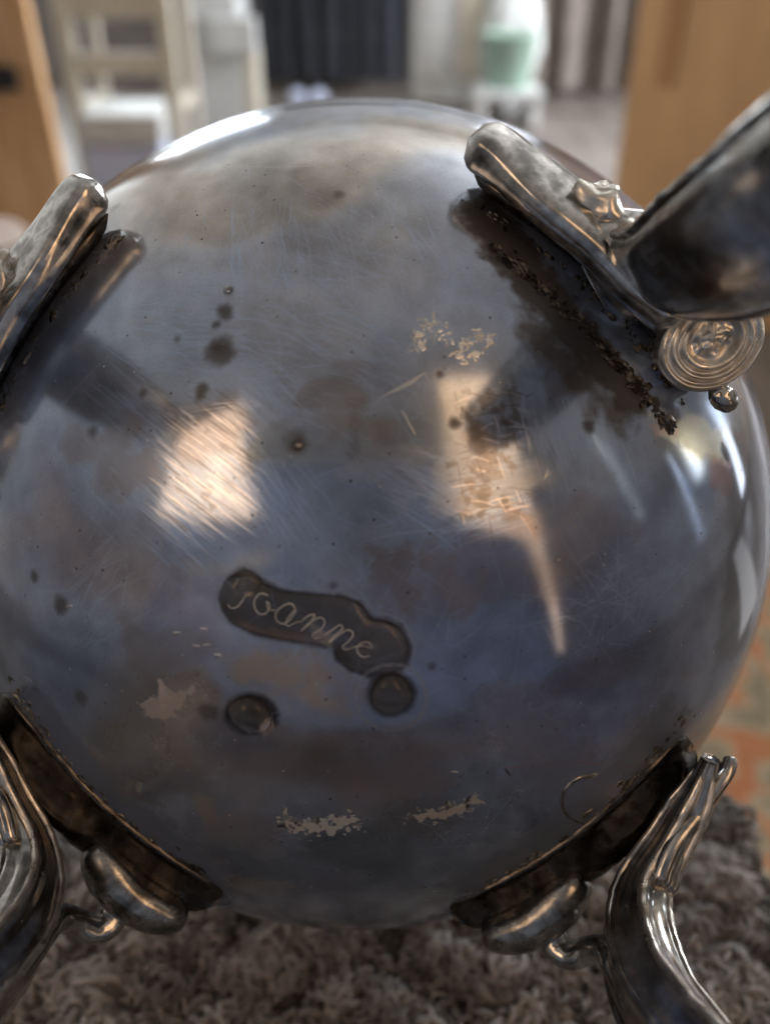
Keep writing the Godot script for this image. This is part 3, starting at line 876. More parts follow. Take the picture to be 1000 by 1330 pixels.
	stain_or_reflection([Vector2(18.52, 19.05), Vector2(22.01, 19.68), Vector2(21.60, 12.98), Vector2(19.35, 15.17)], lin(0.22, 0.17, 0.15), 0.5, 0.8, 0.8, 0.25, 0, 14, 0.03)
	stain_or_reflection([Vector2(6.35, 21.69), Vector2(16.39, 24.10), Vector2(15.60, 12.96), Vector2(10.67, 15.13)], lin(0.2, 0.23, 0.23), 0.4, 2, 1, 0.22, 0, 15, 0.03)
	stain_or_reflection([Vector2(16.12, 9.16), Vector2(19.48, 8.37), Vector2(18.57, 7.29), Vector2(16.66, 7.75)], lin(0.52, 0.38, 0.27), 0.5, 0.9, 0.6, 0.25, 0, 16, 0.03)
	stain_or_reflection([Vector2(24.10, 9.10), Vector2(28.89, 7.36), Vector2(27.66, 5.14), Vector2(25.03, 7.20)], lin(0.48, 0.34, 0.25), 0.5, 1, 0.8, 0.25, 0, 17, 0.03)
	scratch_or_halo(Vector2(13.04, -40.82), Vector2(13.73, -40.56), lin(0.42, 0.38, 0.32), 0.620391, 0.633323, 0.3, 0.0492441, -0.0657132)
	scratch_or_halo(Vector2(16.39, -40.65), Vector2(17.21, -39.81), lin(0.62, 0.59, 0.52), 0.785639, 1.1722, 0.3, 0.0484594, 0.246695)
	scratch_or_halo(Vector2(18.17, -39.60), Vector2(19.85, -39.91), lin(0.62, 0.59, 0.52), 0.763464, 0.972282, 0.3, 0.061478, -0.00145168)
	scratch_or_halo(Vector2(17.07, -40.57), Vector2(17.45, -40.05), lin(0.62, 0.59, 0.52), 0.696844, 0.641211, 0.3, 0.0621092, -0.211075)
	scratch_or_halo(Vector2(19.41, -39.57), Vector2(20.05, -37.71), lin(0.05, 0.045, 0.04), 0.474237, 1.44072, 0.3, 0.025857, 0.114109)
	scratch_or_halo(Vector2(18.23, -40.92), Vector2(19.07, -40.09), lin(0.42, 0.38, 0.32), 0.569835, 0.991313, 0.3, 0.0370613, 0.0942337)
	scratch_or_halo(Vector2(19.72, -38.75), Vector2(20.74, -37.16), lin(0.75, 0.73, 0.68), 0.588777, 0.893527, 0.3, 0.0454041, -0.0738444)
	scratch_or_halo(Vector2(19.50, -39.77), Vector2(20.32, -39.25), lin(0.42, 0.38, 0.32), 0.912899, 1.53732, 0.3, 0.021538, 0.283844)
	scratch_or_halo(Vector2(12.76, -41.58), Vector2(13.11, -40.02), lin(0.42, 0.38, 0.32), 0.476471, 1.2204, 0.3, 0.0444293, -0.251916)
	scratch_or_halo(Vector2(11.88, -40.90), Vector2(13.09, -40.24), lin(0.75, 0.73, 0.68), 0.484511, 1.63011, 0.3, 0.0492944, -0.21088)
	scratch_or_halo(Vector2(17.26, -41.32), Vector2(17.62, -40.81), lin(0.75, 0.73, 0.68), 0.593294, 1.66146, 0.3, 0.0201764, 0.201407)
	scratch_or_halo(Vector2(13.17, -41.02), Vector2(14.82, -40.29), lin(0.42, 0.38, 0.32), 0.497789, 1.66686, 0.3, 0.0464914, -0.249987)
	scratch_or_halo(Vector2(16.45, -40.09), Vector2(17.71, -40.19), lin(0.05, 0.045, 0.04), 0.756353, 1.39128, 0.3, 0.050869, -0.245743)
	scratch_or_halo(Vector2(20.80, -38.40), Vector2(21.52, -37.56), lin(0.62, 0.59, 0.52), 0.508629, 1.09084, 0.3, 0.026491, 0.135085)
	scratch_or_halo(Vector2(18.00, -39.79), Vector2(18.35, -39.37), lin(0.42, 0.38, 0.32), 0.675841, 0.95652, 0.3, 0.0430467, 0.0118765)
	scratch_or_halo(Vector2(12.87, -40.79), Vector2(13.35, -41.06), lin(0.75, 0.73, 0.68), 0.910169, 1.6799, 0.3, 0.0334201, -0.122148)
	scratch_or_halo(Vector2(16.59, -40.26), Vector2(17.29, -41.73), lin(0.75, 0.73, 0.68), 0.8308, 0.92541, 0.3, 0.070743, -0.182555)
	scratch_or_halo(Vector2(14.04, -41.77), Vector2(14.71, -41.19), lin(0.75, 0.73, 0.68), 0.618362, 1.02182, 0.3, 0.075138, 0.0141942)
	scratch_or_halo(Vector2(17.54, -40.51), Vector2(17.76, -39.71), lin(0.62, 0.59, 0.52), 0.547865, 0.67549, 0.3, 0.0639877, -0.13747)
	scratch_or_halo(Vector2(14.56, -41.36), Vector2(15.24, -42.11), lin(0.75, 0.73, 0.68), 0.550754, 1.50785, 0.3, 0.0361164, 0.297162)
	scratch_or_halo(Vector2(17.22, -40.49), Vector2(18.25, -40.29), lin(0.42, 0.38, 0.32), 0.8473, 1.25626, 0.3, 0.0697835, -0.0792357)
	scratch_or_halo(Vector2(19.40, -39.89), Vector2(20.14, -38.55), lin(0.05, 0.045, 0.04), 0.906248, 1.46487, 0.3, 0.0282083, 0.0661715)
	scratch_or_halo(Vector2(18.17, -40.31), Vector2(19.61, -42.29), lin(0.62, 0.59, 0.52), 0.469487, 0.993328, 0.3, 0.0788431, -0.260416)
	scratch_or_halo(Vector2(18.44, -39.66), Vector2(18.94, -39.36), lin(0.75, 0.73, 0.68), 0.947219, 0.682473, 0.3, 0.0338439, -0.277763)
	scratch_or_halo(Vector2(19.23, -40.55), Vector2(21.03, -40.87), lin(0.75, 0.73, 0.68), 0.639007, 0.772793, 0.3, 0.0736129, -0.210743)
	scratch_or_halo(Vector2(18.31, -40.43), Vector2(18.83, -40.58), lin(0.42, 0.38, 0.32), 0.585327, 0.818821, 0.3, 0.0767312, -0.265694)
	scratch_or_halo(Vector2(19.13, -39.97), Vector2(19.70, -39.47), lin(0.05, 0.045, 0.04), 0.461027, 1.39009, 0.3, 0.0249784, -0.217504)
	scratch_or_halo(Vector2(18.32, -39.78), Vector2(18.97, -40.08), lin(0.42, 0.38, 0.32), 0.819129, 0.666932, 0.3, 0.0732471, 0.0513364)
	scratch_or_halo(Vector2(16.24, -40.67), Vector2(16.11, -38.27), lin(0.05, 0.045, 0.04), 0.877706, 1.40795, 0.3, 0.0667804, -0.18752)
	scratch_or_halo(Vector2(12.89, -41.81), Vector2(14.08, -40.49), lin(0.75, 0.73, 0.68), 0.67497, 1.66872, 0.3, 0.0520197, 0.262106)
	scratch_or_halo(Vector2(13.56, -41.54), Vector2(14.90, -41.49), lin(0.62, 0.59, 0.52), 0.560159, 0.635262, 0.3, 0.0721366, 0.00396263)
	scratch_or_halo(Vector2(12.80, -40.70), Vector2(14.64, -40.57), lin(0.62, 0.59, 0.52), 0.443841, 0.803119, 0.3, 0.054795, -0.223558)
	scratch_or_halo(Vector2(20.69, -39.45), Vector2(22.68, -40.01), lin(0.62, 0.59, 0.52), 0.94334, 1.38729, 0.3, 0.0421232, 0.290455)
	scratch_or_halo(Vector2(11.69, -40.76), Vector2(13.33, -41.04), lin(0.42, 0.38, 0.32), 0.662253, 1.23403, 0.3, 0.0759611, 0.152025)
	scratch_or_halo(Vector2(14.85, -39.79), Vector2(16.07, -39.22), lin(0.75, 0.73, 0.68), 0.43352, 1.65525, 0.3, 0.0505955, -0.00984341)
	scratch_or_halo(Vector2(14.58, -40.51), Vector2(15.36, -40.70), lin(0.62, 0.59, 0.52), 0.830771, 1.41558, 0.3, 0.0550434, -0.14352)
	scratch_or_halo(Vector2(19.56, -40.53), Vector2(19.88, -39.16), lin(0.05, 0.045, 0.04), 0.587564, 1.23623, 0.3, 0.0641936, -0.0831779)
	scratch_or_halo(Vector2(16.96, -39.59), Vector2(17.93, -39.68), lin(0.42, 0.38, 0.32), 0.830101, 1.15465, 0.3, 0.02207, 0.028919)
	scratch_or_halo(Vector2(17.49, -40.27), Vector2(17.25, -38.12), lin(0.62, 0.59, 0.52), 0.407676, 1.08741, 0.3, 0.0697412, -0.110154)
	scratch_or_halo(Vector2(11.54, -41.04), Vector2(12.08, -40.90), lin(0.75, 0.73, 0.68), 0.752328, 0.612149, 0.3, 0.0687532, -0.102558)
	scratch_or_halo(Vector2(19.14, -39.97), Vector2(19.12, -40.67), lin(0.42, 0.38, 0.32), 0.664844, 1.68494, 0.3, 0.0630106, 0.289144)
	scratch_or_halo(Vector2(20.42, -39.07), Vector2(21.03, -39.12), lin(0.75, 0.73, 0.68), 0.914911, 1.07989, 0.3, 0.0229904, -0.0541177)
	scratch_or_halo(Vector2(17.84, -40.02), Vector2(18.46, -39.96), lin(0.62, 0.59, 0.52), 0.618282, 1.36239, 0.3, 0.0357868, 0.013389)
	scratch_or_halo(Vector2(16.50, -39.79), Vector2(17.95, -40.03), lin(0.42, 0.38, 0.32), 0.503937, 1.48807, 0.3, 0.0593158, 0.219883)
	scratch_or_halo(Vector2(18.32, -39.61), Vector2(18.69, -39.26), lin(0.75, 0.73, 0.68), 0.891149, 1.50748, 0.3, 0.0529686, -0.00103459)
	scratch_or_halo(Vector2(15.78, -40.18), Vector2(16.20, -39.74), lin(0.42, 0.38, 0.32), 0.657891, 0.843317, 0.3, 0.067795, 0.0662184)
	scratch_or_halo(Vector2(-8.63, -43.22), Vector2(-7.97, -42.78), lin(0.42, 0.38, 0.32), 0.709829, 0.893256, 0.3, 0.0466718, 0.295604)
	scratch_or_halo(Vector2(-9.37, -42.75), Vector2(-8.20, -44.15), lin(0.75, 0.73, 0.68), 0.619542, 1.44575, 0.3, 0.0271103, -0.0683058)
	scratch_or_halo(Vector2(-0.13, -41.75), Vector2(0.62, -40.44), lin(0.42, 0.38, 0.32), 0.408991, 0.616734, 0.3, 0.0622691, 0.112535)
	scratch_or_halo(Vector2(-6.93, -43.01), Vector2(-6.91, -42.25), lin(0.42, 0.38, 0.32), 0.462696, 1.69869, 0.3, 0.0365583, 0.0285009)
	scratch_or_halo(Vector2(-8.25, -42.66), Vector2(-7.50, -41.93), lin(0.05, 0.045, 0.04), 0.732908, 1.66096, 0.3, 0.064189, -0.135109)
	scratch_or_halo(Vector2(1.61, -42.89), Vector2(3.10, -42.00), lin(0.42, 0.38, 0.32), 0.883873, 1.1951, 0.3, 0.0600375, 0.114455)
	scratch_or_halo(Vector2(-4.83, -42.56), Vector2(-3.89, -40.66), lin(0.42, 0.38, 0.32), 0.940842, 1.23108, 0.3, 0.0568698, 0.184563)
	scratch_or_halo(Vector2(-8.33, -42.45), Vector2(-7.20, -42.80), lin(0.05, 0.045, 0.04), 0.743262, 1.09132, 0.3, 0.0309618, -0.204429)
	scratch_or_halo(Vector2(-0.60, -41.81), Vector2(-0.20, -40.11), lin(0.75, 0.73, 0.68), 0.438809, 0.871303, 0.3, 0.0699827, 0.273872)
	scratch_or_halo(Vector2(-5.02, -42.41), Vector2(-4.91, -43.95), lin(0.62, 0.59, 0.52), 0.758328, 1.29228, 0.3, 0.0375351, -0.19113)
	scratch_or_halo(Vector2(-9.19, -42.76), Vector2(-8.46, -40.85), lin(0.05, 0.045, 0.04), 0.537435, 1.01731, 0.3, 0.0511934, -0.117079)
	scratch_or_halo(Vector2(-4.25, -42.31), Vector2(-3.75, -42.11), lin(0.75, 0.73, 0.68), 0.540071, 1.59897, 0.3, 0.0263172, 0.223227)
	scratch_or_halo(Vector2(-6.05, -43.40), Vector2(-5.12, -43.61), lin(0.75, 0.73, 0.68), 0.768586, 1.60271, 0.3, 0.0454495, -0.233622)
	scratch_or_halo(Vector2(-5.80, -44.23), Vector2(-4.33, -42.95), lin(0.62, 0.59, 0.52), 0.79535, 0.859047, 0.3, 0.0320667, 0.0639416)
	scratch_or_halo(Vector2(0.24, -41.02), Vector2(1.79, -40.92), lin(0.75, 0.73, 0.68), 0.941641, 1.00163, 0.3, 0.0679128, 0.00311853)
	scratch_or_halo(Vector2(-3.53, -43.41), Vector2(-3.45, -42.23), lin(0.42, 0.38, 0.32), 0.607116, 0.614187, 0.3, 0.0264369, -0.207613)
	scratch_or_halo(Vector2(-9.63, -41.27), Vector2(-9.62, -39.65), lin(0.62, 0.59, 0.52), 0.642152, 0.917884, 0.3, 0.0244836, -0.0349701)
	scratch_or_halo(Vector2(-4.59, -42.07), Vector2(-4.01, -42.83), lin(0.62, 0.59, 0.52), 0.900127, 1.23673, 0.3, 0.0260968, 0.0358342)
	scratch_or_halo(Vector2(-3.44, -41.47), Vector2(-2.25, -40.30), lin(0.62, 0.59, 0.52), 0.757756, 0.794054, 0.3, 0.0239003, -0.00813969)
	scratch_or_halo(Vector2(0.28, -42.49), Vector2(1.92, -41.89), lin(0.75, 0.73, 0.68), 0.475522, 1.49903, 0.3, 0.0416931, 0.229988)
	scratch_or_halo(Vector2(-0.93, -41.67), Vector2(-0.75, -44.05), lin(0.42, 0.38, 0.32), 0.679931, 0.908935, 0.3, 0.0576614, -0.0484692)
	scratch_or_halo(Vector2(-7.77, -43.37), Vector2(-7.20, -43.51), lin(0.75, 0.73, 0.68), 0.524432, 0.66368, 0.3, 0.039667, -0.0864957)
	scratch_or_halo(Vector2(-6.70, -43.03), Vector2(-5.69, -41.26), lin(0.75, 0.73, 0.68), 0.487876, 1.36378, 0.3, 0.0638338, -0.290452)
	scratch_or_halo(Vector2(-9.13, -40.54), Vector2(-8.99, -38.91), lin(0.75, 0.73, 0.68), 0.887975, 1.2608, 0.3, 0.0216267, 0.118022)
	scratch_or_halo(Vector2(-1.90, -41.64), Vector2(-0.64, -40.85), lin(0.75, 0.73, 0.68), 0.93701, 1.3741, 0.3, 0.0627518, 0.109754)
	scratch_or_halo(Vector2(-5.53, -42.34), Vector2(-4.82, -42.38), lin(0.75, 0.73, 0.68), 0.85371, 1.18461, 0.3, 0.0774806, 0.156678)
	scratch_or_halo(Vector2(-10.87, -43.54), Vector2(-9.58, -43.12), lin(0.05, 0.045, 0.04), 0.939447, 1.65898, 0.3, 0.0575897, 0.119835)
	scratch_or_halo(Vector2(-4.26, -43.15), Vector2(-3.98, -42.40), lin(0.62, 0.59, 0.52), 0.887888, 1.52115, 0.3, 0.0535348, 0.0786429)
	scratch_or_halo(Vector2(-1.96, -41.61), Vector2(-1.77, -40.26), lin(0.05, 0.045, 0.04), 0.67007, 1.42167, 0.3, 0.0256782, -0.0677247)
	scratch_or_halo(Vector2(-6.67, -44.09), Vector2(-5.93, -43.07), lin(0.62, 0.59, 0.52), 0.924819, 1.51319, 0.3, 0.0682126, 0.0996621)
	scratch_or_halo(Vector2(-1.05, -41.99), Vector2(-0.27, -41.42), lin(0.62, 0.59, 0.52), 0.873961, 0.859914, 0.3, 0.0434903, -0.143211)
	scratch_or_halo(Vector2(-4.61, -43.67), Vector2(-2.98, -43.88), lin(0.42, 0.38, 0.32), 0.597264, 0.785851, 0.3, 0.0638491, 0.153277)
	scratch_or_halo(Vector2(-7.77, -43.20), Vector2(-6.88, -41.80), lin(0.62, 0.59, 0.52), 0.469182, 0.885568, 0.3, 0.0220599, 0.113342)
	scratch_or_halo(Vector2(-9.34, -42.93), Vector2(-8.62, -41.49), lin(0.75, 0.73, 0.68), 0.826895, 1.31629, 0.3, 0.0645301, 0.0985936)
	scratch_or_halo(Vector2(-9.03, -41.58), Vector2(-8.34, -40.89), lin(0.62, 0.59, 0.52), 0.882293, 1.29872, 0.3, 0.0296064, -0.0573687)
	scratch_or_halo(Vector2(-9.81, -40.13), Vector2(-9.03, -40.76), lin(0.62, 0.59, 0.52), 0.597874, 1.34218, 0.3, 0.040099, 0.248064)
	scratch_or_halo(Vector2(-5.74, -43.87), Vector2(-4.36, -44.45), lin(0.05, 0.045, 0.04), 0.430143, 0.922429, 0.3, 0.0385038, -0.105902)
	scratch_or_halo(Vector2(-7.08, -43.29), Vector2(-5.55, -42.71), lin(0.62, 0.59, 0.52), 0.758314, 0.850898, 0.3, 0.0263136, 0.23193)
	scratch_or_halo(Vector2(-9.93, -41.75), Vector2(-8.26, -41.75), lin(0.62, 0.59, 0.52), 0.840344, 1.20901, 0.3, 0.0372372, 0.0314238)
	scratch_or_halo(Vector2(-5.95, -43.25), Vector2(-5.29, -43.87), lin(0.42, 0.38, 0.32), 0.532597, 0.678219, 0.3, 0.046376, -0.270911)
	scratch_or_halo(Vector2(-8.47, -41.46), Vector2(-7.33, -42.33), lin(0.42, 0.38, 0.32), 0.78561, 0.944792, 0.3, 0.0450803, 0.132083)
	scratch_or_halo(Vector2(-6.74, -42.58), Vector2(-5.64, -42.21), lin(0.62, 0.59, 0.52), 0.856268, 0.975319, 0.3, 0.0395357, -0.115428)
	scratch_or_halo(Vector2(-4.66, -42.77), Vector2(-2.99, -41.88), lin(0.62, 0.59, 0.52), 0.83952, 0.635922, 0.3, 0.0205719, 0.0645402)
	scratch_or_halo(Vector2(-7.38, -42.30), Vector2(-6.88, -42.10), lin(0.75, 0.73, 0.68), 0.567105, 0.771364, 0.3, 0.0571236, -0.0892616)
	scratch_or_halo(Vector2(-6.55, -41.83), Vector2(-5.15, -41.32), lin(0.62, 0.59, 0.52), 0.797842, 0.841506, 0.3, 0.0444946, -0.170446)
	scratch_or_halo(Vector2(-9.01, -44.03), Vector2(-8.94, -44.78), lin(0.75, 0.73, 0.68), 0.653072, 1.57038, 0.3, 0.0307542, 0.0503684)
	scratch_or_halo(Vector2(-2.72, -42.84), Vector2(-2.33, -43.03), lin(0.62, 0.59, 0.52), 0.829585, 1.10025, 0.3, 0.070361, -0.0867692)
	scratch_or_halo(Vector2(-5.37, -42.60), Vector2(-4.89, -42.49), lin(0.42, 0.38, 0.32), 0.825093, 1.05443, 0.3, 0.0237488, -0.0989177)
	scratch_or_halo(Vector2(-4.41, -42.54), Vector2(-4.22, -40.48), lin(0.05, 0.045, 0.04), 0.47146, 1.11694, 0.3, 0.0649946, -0.0675702)
	scratch_or_halo(Vector2(-6.59, -43.14), Vector2(-6.22, -43.27), lin(0.42, 0.38, 0.32), 0.615473, 0.805808, 0.3, 0.038659, -0.275333)
	stain_or_reflection([Vector2(-24.65, -38.05), Vector2(-21.32, -38.25), Vector2(-20.90, -44.36), Vector2(-23.96, -46.02)], lin(0.42, 0.37, 0.31), 0.6, 0.6, 0.4, 0.3, 0, 21, 0.03)
	stain_or_reflection([Vector2(-37.33, -38.29), Vector2(-36.06, -38.27), Vector2(-37.05, -40.87), Vector2(-38.36, -40.93)], lin(0.8, 0.8, 0.78), 0.8, 0.25, 0.1, 0.3, 0.04, 22, 0.03)
	stain_or_reflection([Vector2(-35.06, -37.99), Vector2(-33.83, -38.00), Vector2(-34.74, -40.54), Vector2(-36.00, -40.55)], lin(0.8, 0.8, 0.78), 0.8, 0.25, 0.1, 0.3, 0.04, 22, 0.03)
	scratch_or_halo(Vector2(11.04, 36.46), Vector2(12.10, 36.72), lin(0.62, 0.6, 0.54), 0.513052, 1.2399, 0.3, 0.05, -0.0206264)
	scratch_or_halo(Vector2(12.10, 36.72), Vector2(12.68, 35.78), lin(0.62, 0.6, 0.54), 0.792039, 1.2399, 0.3, 0.05, 0.24054)
	scratch_or_halo(Vector2(14.91, 33.64), Vector2(15.64, 33.44), lin(0.62, 0.6, 0.54), 0.597528, 1.07394, 0.3, 0.05, -0.132311)
	scratch_or_halo(Vector2(15.64, 33.44), Vector2(15.76, 32.65), lin(0.62, 0.6, 0.54), 0.844576, 1.07394, 0.3, 0.05, -0.204237)
	scratch_or_halo(Vector2(13.62, 35.56), Vector2(13.70, 36.05), lin(0.62, 0.6, 0.54), 0.594255, 0.501775, 0.3, 0.05, -0.170711)
	scratch_or_halo(Vector2(13.70, 36.05), Vector2(14.14, 36.16), lin(0.62, 0.6, 0.54), 0.892583, 0.501775, 0.3, 0.05, -0.126417)
	scratch_or_halo(Vector2(15.67, 35.30), Vector2(15.72, 35.85), lin(0.62, 0.6, 0.54), 0.934954, 1.44098, 0.3, 0.05, 0.236245)
	scratch_or_halo(Vector2(15.72, 35.85), Vector2(15.50, 36.33), lin(0.62, 0.6, 0.54), 0.662535, 1.44098, 0.3, 0.05, -0.200426)
	scratch_or_halo(Vector2(13.71, 34.28), Vector2(13.12, 33.64), lin(0.62, 0.6, 0.54), 0.652054, 0.503383, 0.3, 0.05, -0.114025)
	scratch_or_halo(Vector2(13.12, 33.64), Vector2(12.31, 33.65), lin(0.62, 0.6, 0.54), 0.716335, 0.503383, 0.3, 0.05, -0.110524)
	scratch_or_halo(Vector2(10.28, 34.33), Vector2(10.83, 33.36), lin(0.62, 0.6, 0.54), 0.880196, 0.522866, 0.3, 0.05, -0.289159)
	scratch_or_halo(Vector2(10.83, 33.36), Vector2(10.61, 32.22), lin(0.62, 0.6, 0.54), 0.664783, 0.522866, 0.3, 0.05, 0.0471113)
	scratch_or_halo(Vector2(13.89, 34.72), Vector2(13.60, 33.58), lin(0.62, 0.6, 0.54), 0.918345, 0.696522, 0.3, 0.05, 0.265226)
	scratch_or_halo(Vector2(13.60, 33.58), Vector2(13.75, 32.46), lin(0.62, 0.6, 0.54), 0.659657, 0.696522, 0.3, 0.05, 0.0148211)
	scratch_or_halo(Vector2(13.46, 35.47), Vector2(12.57, 35.80), lin(0.62, 0.6, 0.54), 0.92561, 1.35969, 0.3, 0.05, -0.245292)
	scratch_or_halo(Vector2(12.57, 35.80), Vector2(11.61, 35.70), lin(0.62, 0.6, 0.54), 0.774872, 1.35969, 0.3, 0.05, 0.250852)
	scratch_or_halo(Vector2(10.86, 31.67), Vector2(10.37, 31.34), lin(0.62, 0.6, 0.54), 0.535188, 0.8168, 0.3, 0.05, -0.210679)
	scratch_or_halo(Vector2(10.37, 31.34), Vector2(9.80, 31.28), lin(0.62, 0.6, 0.54), 0.948527, 0.8168, 0.3, 0.05, -0.203082)
	scratch_or_halo(Vector2(18.76, 33.59), Vector2(18.17, 33.87), lin(0.62, 0.6, 0.54), 0.871833, 0.737337, 0.3, 0.05, -0.0266009)
	scratch_or_halo(Vector2(18.17, 33.87), Vector2(17.52, 34.01), lin(0.62, 0.6, 0.54), 0.525068, 0.737337, 0.3, 0.05, 0.249642)
	scratch_or_halo(Vector2(15.51, 34.44), Vector2(15.95, 34.39), lin(0.62, 0.6, 0.54), 0.78368, 1.23166, 0.3, 0.05, 0.172806)
	scratch_or_halo(Vector2(15.95, 34.39), Vector2(16.26, 34.77), lin(0.62, 0.6, 0.54), 0.69555, 1.23166, 0.3, 0.05, -0.210453)
	scratch_or_halo(Vector2(14.24, 35.86), Vector2(13.62, 36.82), lin(0.62, 0.6, 0.54), 0.704093, 1.35225, 0.3, 0.05, -0.0071046)
	scratch_or_halo(Vector2(13.62, 36.82), Vector2(13.63, 38.06), lin(0.62, 0.6, 0.54), 0.715569, 1.35225, 0.3, 0.05, -0.125386)
	scratch_or_halo(Vector2(12.37, 34.18), Vector2(11.37, 33.64), lin(0.62, 0.6, 0.54), 0.724695, 1.45982, 0.3, 0.05, -0.0969127)
	scratch_or_halo(Vector2(11.37, 33.64), Vector2(11.28, 32.48), lin(0.62, 0.6, 0.54), 0.62254, 1.45982, 0.3, 0.05, 0.169211)
	scratch_or_halo(Vector2(19.94, 33.24), Vector2(20.58, 34.09), lin(0.62, 0.6, 0.54), 0.841837, 1.1946, 0.3, 0.05, -0.0819409)
	scratch_or_halo(Vector2(20.58, 34.09), Vector2(21.51, 34.53), lin(0.62, 0.6, 0.54), 0.626383, 1.1946, 0.3, 0.05, -0.00858887)
	scratch_or_halo(Vector2(19.23, 34.31), Vector2(18.66, 33.26), lin(0.62, 0.6, 0.54), 0.505211, 1.14969, 0.3, 0.05, 0.0281945)
	scratch_or_halo(Vector2(18.66, 33.26), Vector2(18.78, 32.14), lin(0.62, 0.6, 0.54), 0.802239, 1.14969, 0.3, 0.05, -0.0222366)
	scratch_or_halo(Vector2(19.90, 34.07), Vector2(20.43, 34.51), lin(0.62, 0.6, 0.54), 0.872685, 1.14406, 0.3, 0.05, -0.0899729)
	scratch_or_halo(Vector2(20.43, 34.51), Vector2(21.05, 34.39), lin(0.62, 0.6, 0.54), 0.89146, 1.14406, 0.3, 0.05, 0.113002)
	scratch_or_halo(Vector2(23.13, 32.99), Vector2(22.73, 33.65), lin(0.62, 0.6, 0.54), 0.921822, 0.666173, 0.3, 0.05, -0.0136566)
	scratch_or_halo(Vector2(22.73, 33.65), Vector2(22.72, 34.46), lin(0.62, 0.6, 0.54), 0.823859, 0.666173, 0.3, 0.05, 0.138212)
	scratch_or_halo(Vector2(20.10, 30.28), Vector2(19.54, 30.92), lin(0.62, 0.6, 0.54), 0.848617, 0.920792, 0.3, 0.05, 0.08212)
	scratch_or_halo(Vector2(19.54, 30.92), Vector2(19.43, 31.80), lin(0.62, 0.6, 0.54), 0.51243, 0.920792, 0.3, 0.05, -0.203986)
	scratch_or_halo(Vector2(16.48, 31.44), Vector2(17.33, 31.31), lin(0.62, 0.6, 0.54), 0.712213, 1.13087, 0.3, 0.05, -0.164254)
	scratch_or_halo(Vector2(17.33, 31.31), Vector2(17.87, 32.10), lin(0.62, 0.6, 0.54), 0.560087, 1.13087, 0.3, 0.05, -0.109589)
	scratch_or_halo(Vector2(19.22, 31.48), Vector2(19.83, 31.14), lin(0.62, 0.6, 0.54), 0.765574, 0.880299, 0.3, 0.05, -0.157292)
	scratch_or_halo(Vector2(19.83, 31.14), Vector2(19.80, 30.40), lin(0.62, 0.6, 0.54), 0.500297, 0.880299, 0.3, 0.05, -0.0567746)
	scratch_or_halo(Vector2(18.42, 30.89), Vector2(19.33, 31.41), lin(0.62, 0.6, 0.54), 0.776104, 0.87388, 0.3, 0.05, -0.243107)
	scratch_or_halo(Vector2(19.33, 31.41), Vector2(20.29, 31.84), lin(0.62, 0.6, 0.54), 0.652718, 0.87388, 0.3, 0.05, 0.0485377)
	scratch_or_halo(Vector2(21.92, 33.06), Vector2(21.20, 32.23), lin(0.62, 0.6, 0.54), 0.563951, 1.1423, 0.3, 0.05, 0.0575626)
	scratch_or_halo(Vector2(21.20, 32.23), Vector2(20.38, 31.54), lin(0.62, 0.6, 0.54), 0.930746, 1.1423, 0.3, 0.05, 0.280798)
	scratch_or_halo(Vector2(17.60, 32.97), Vector2(17.92, 33.16), lin(0.62, 0.6, 0.54), 0.776826, 0.607918, 0.3, 0.05, -0.21558)
	scratch_or_halo(Vector2(17.92, 33.16), Vector2(18.28, 33.24), lin(0.62, 0.6, 0.54), 0.901077, 0.607918, 0.3, 0.05, -0.074491)
	scratch_or_halo(Vector2(17.67, 31.79), Vector2(16.57, 31.62), lin(0.62, 0.6, 0.54), 0.911186, 0.879781, 0.3, 0.05, 0.057486)
	scratch_or_halo(Vector2(16.57, 31.62), Vector2(15.73, 30.82), lin(0.62, 0.6, 0.54), 0.941441, 0.879781, 0.3, 0.05, -0.0022167)
	scratch_or_halo(Vector2(17.48, 31.59), Vector2(18.21, 31.75), lin(0.62, 0.6, 0.54), 0.554849, 0.786398, 0.3, 0.05, 0.073012)
	scratch_or_halo(Vector2(18.21, 31.75), Vector2(18.93, 32.02), lin(0.62, 0.6, 0.54), 0.631896, 0.786398, 0.3, 0.05, 0.169024)
	scratch_or_halo(Vector2(18.93, 32.44), Vector2(18.62, 32.90), lin(0.62, 0.6, 0.54), 0.610547, 1.43525, 0.3, 0.05, -0.139387)
	scratch_or_halo(Vector2(18.62, 32.90), Vector2(18.05, 32.90), lin(0.62, 0.6, 0.54), 0.944971, 1.43525, 0.3, 0.05, -0.124087)
	scratch_or_halo(Vector2(21.09, 35.36), Vector2(20.24, 35.23), lin(0.62, 0.6, 0.54), 0.842179, 1.24347, 0.3, 0.05, -0.119586)
	scratch_or_halo(Vector2(20.24, 35.23), Vector2(19.39, 35.19), lin(0.62, 0.6, 0.54), 0.651255, 1.24347, 0.3, 0.05, -0.121907)
	scratch_or_halo(Vector2(20.88, 35.00), Vector2(21.29, 34.15), lin(0.62, 0.6, 0.54), 0.61359, 1.0908, 0.3, 0.05, -0.0266318)
	scratch_or_halo(Vector2(21.29, 34.15), Vector2(20.72, 33.28), lin(0.62, 0.6, 0.54), 0.899573, 1.0908, 0.3, 0.05, 0.0273554)
	scratch_or_halo(Vector2(23.36, 34.92), Vector2(22.52, 34.76), lin(0.62, 0.6, 0.54), 0.716846, 1.20818, 0.3, 0.05, 0.247029)
	scratch_or_halo(Vector2(22.52, 34.76), Vector2(21.73, 34.37), lin(0.62, 0.6, 0.54), 0.67634, 1.20818, 0.3, 0.05, 0.211141)
	scratch_or_halo(Vector2(22.04, 34.39), Vector2(22.41, 34.65), lin(0.62, 0.6, 0.54), 0.694769, 1.33628, 0.3, 0.05, -0.128183)
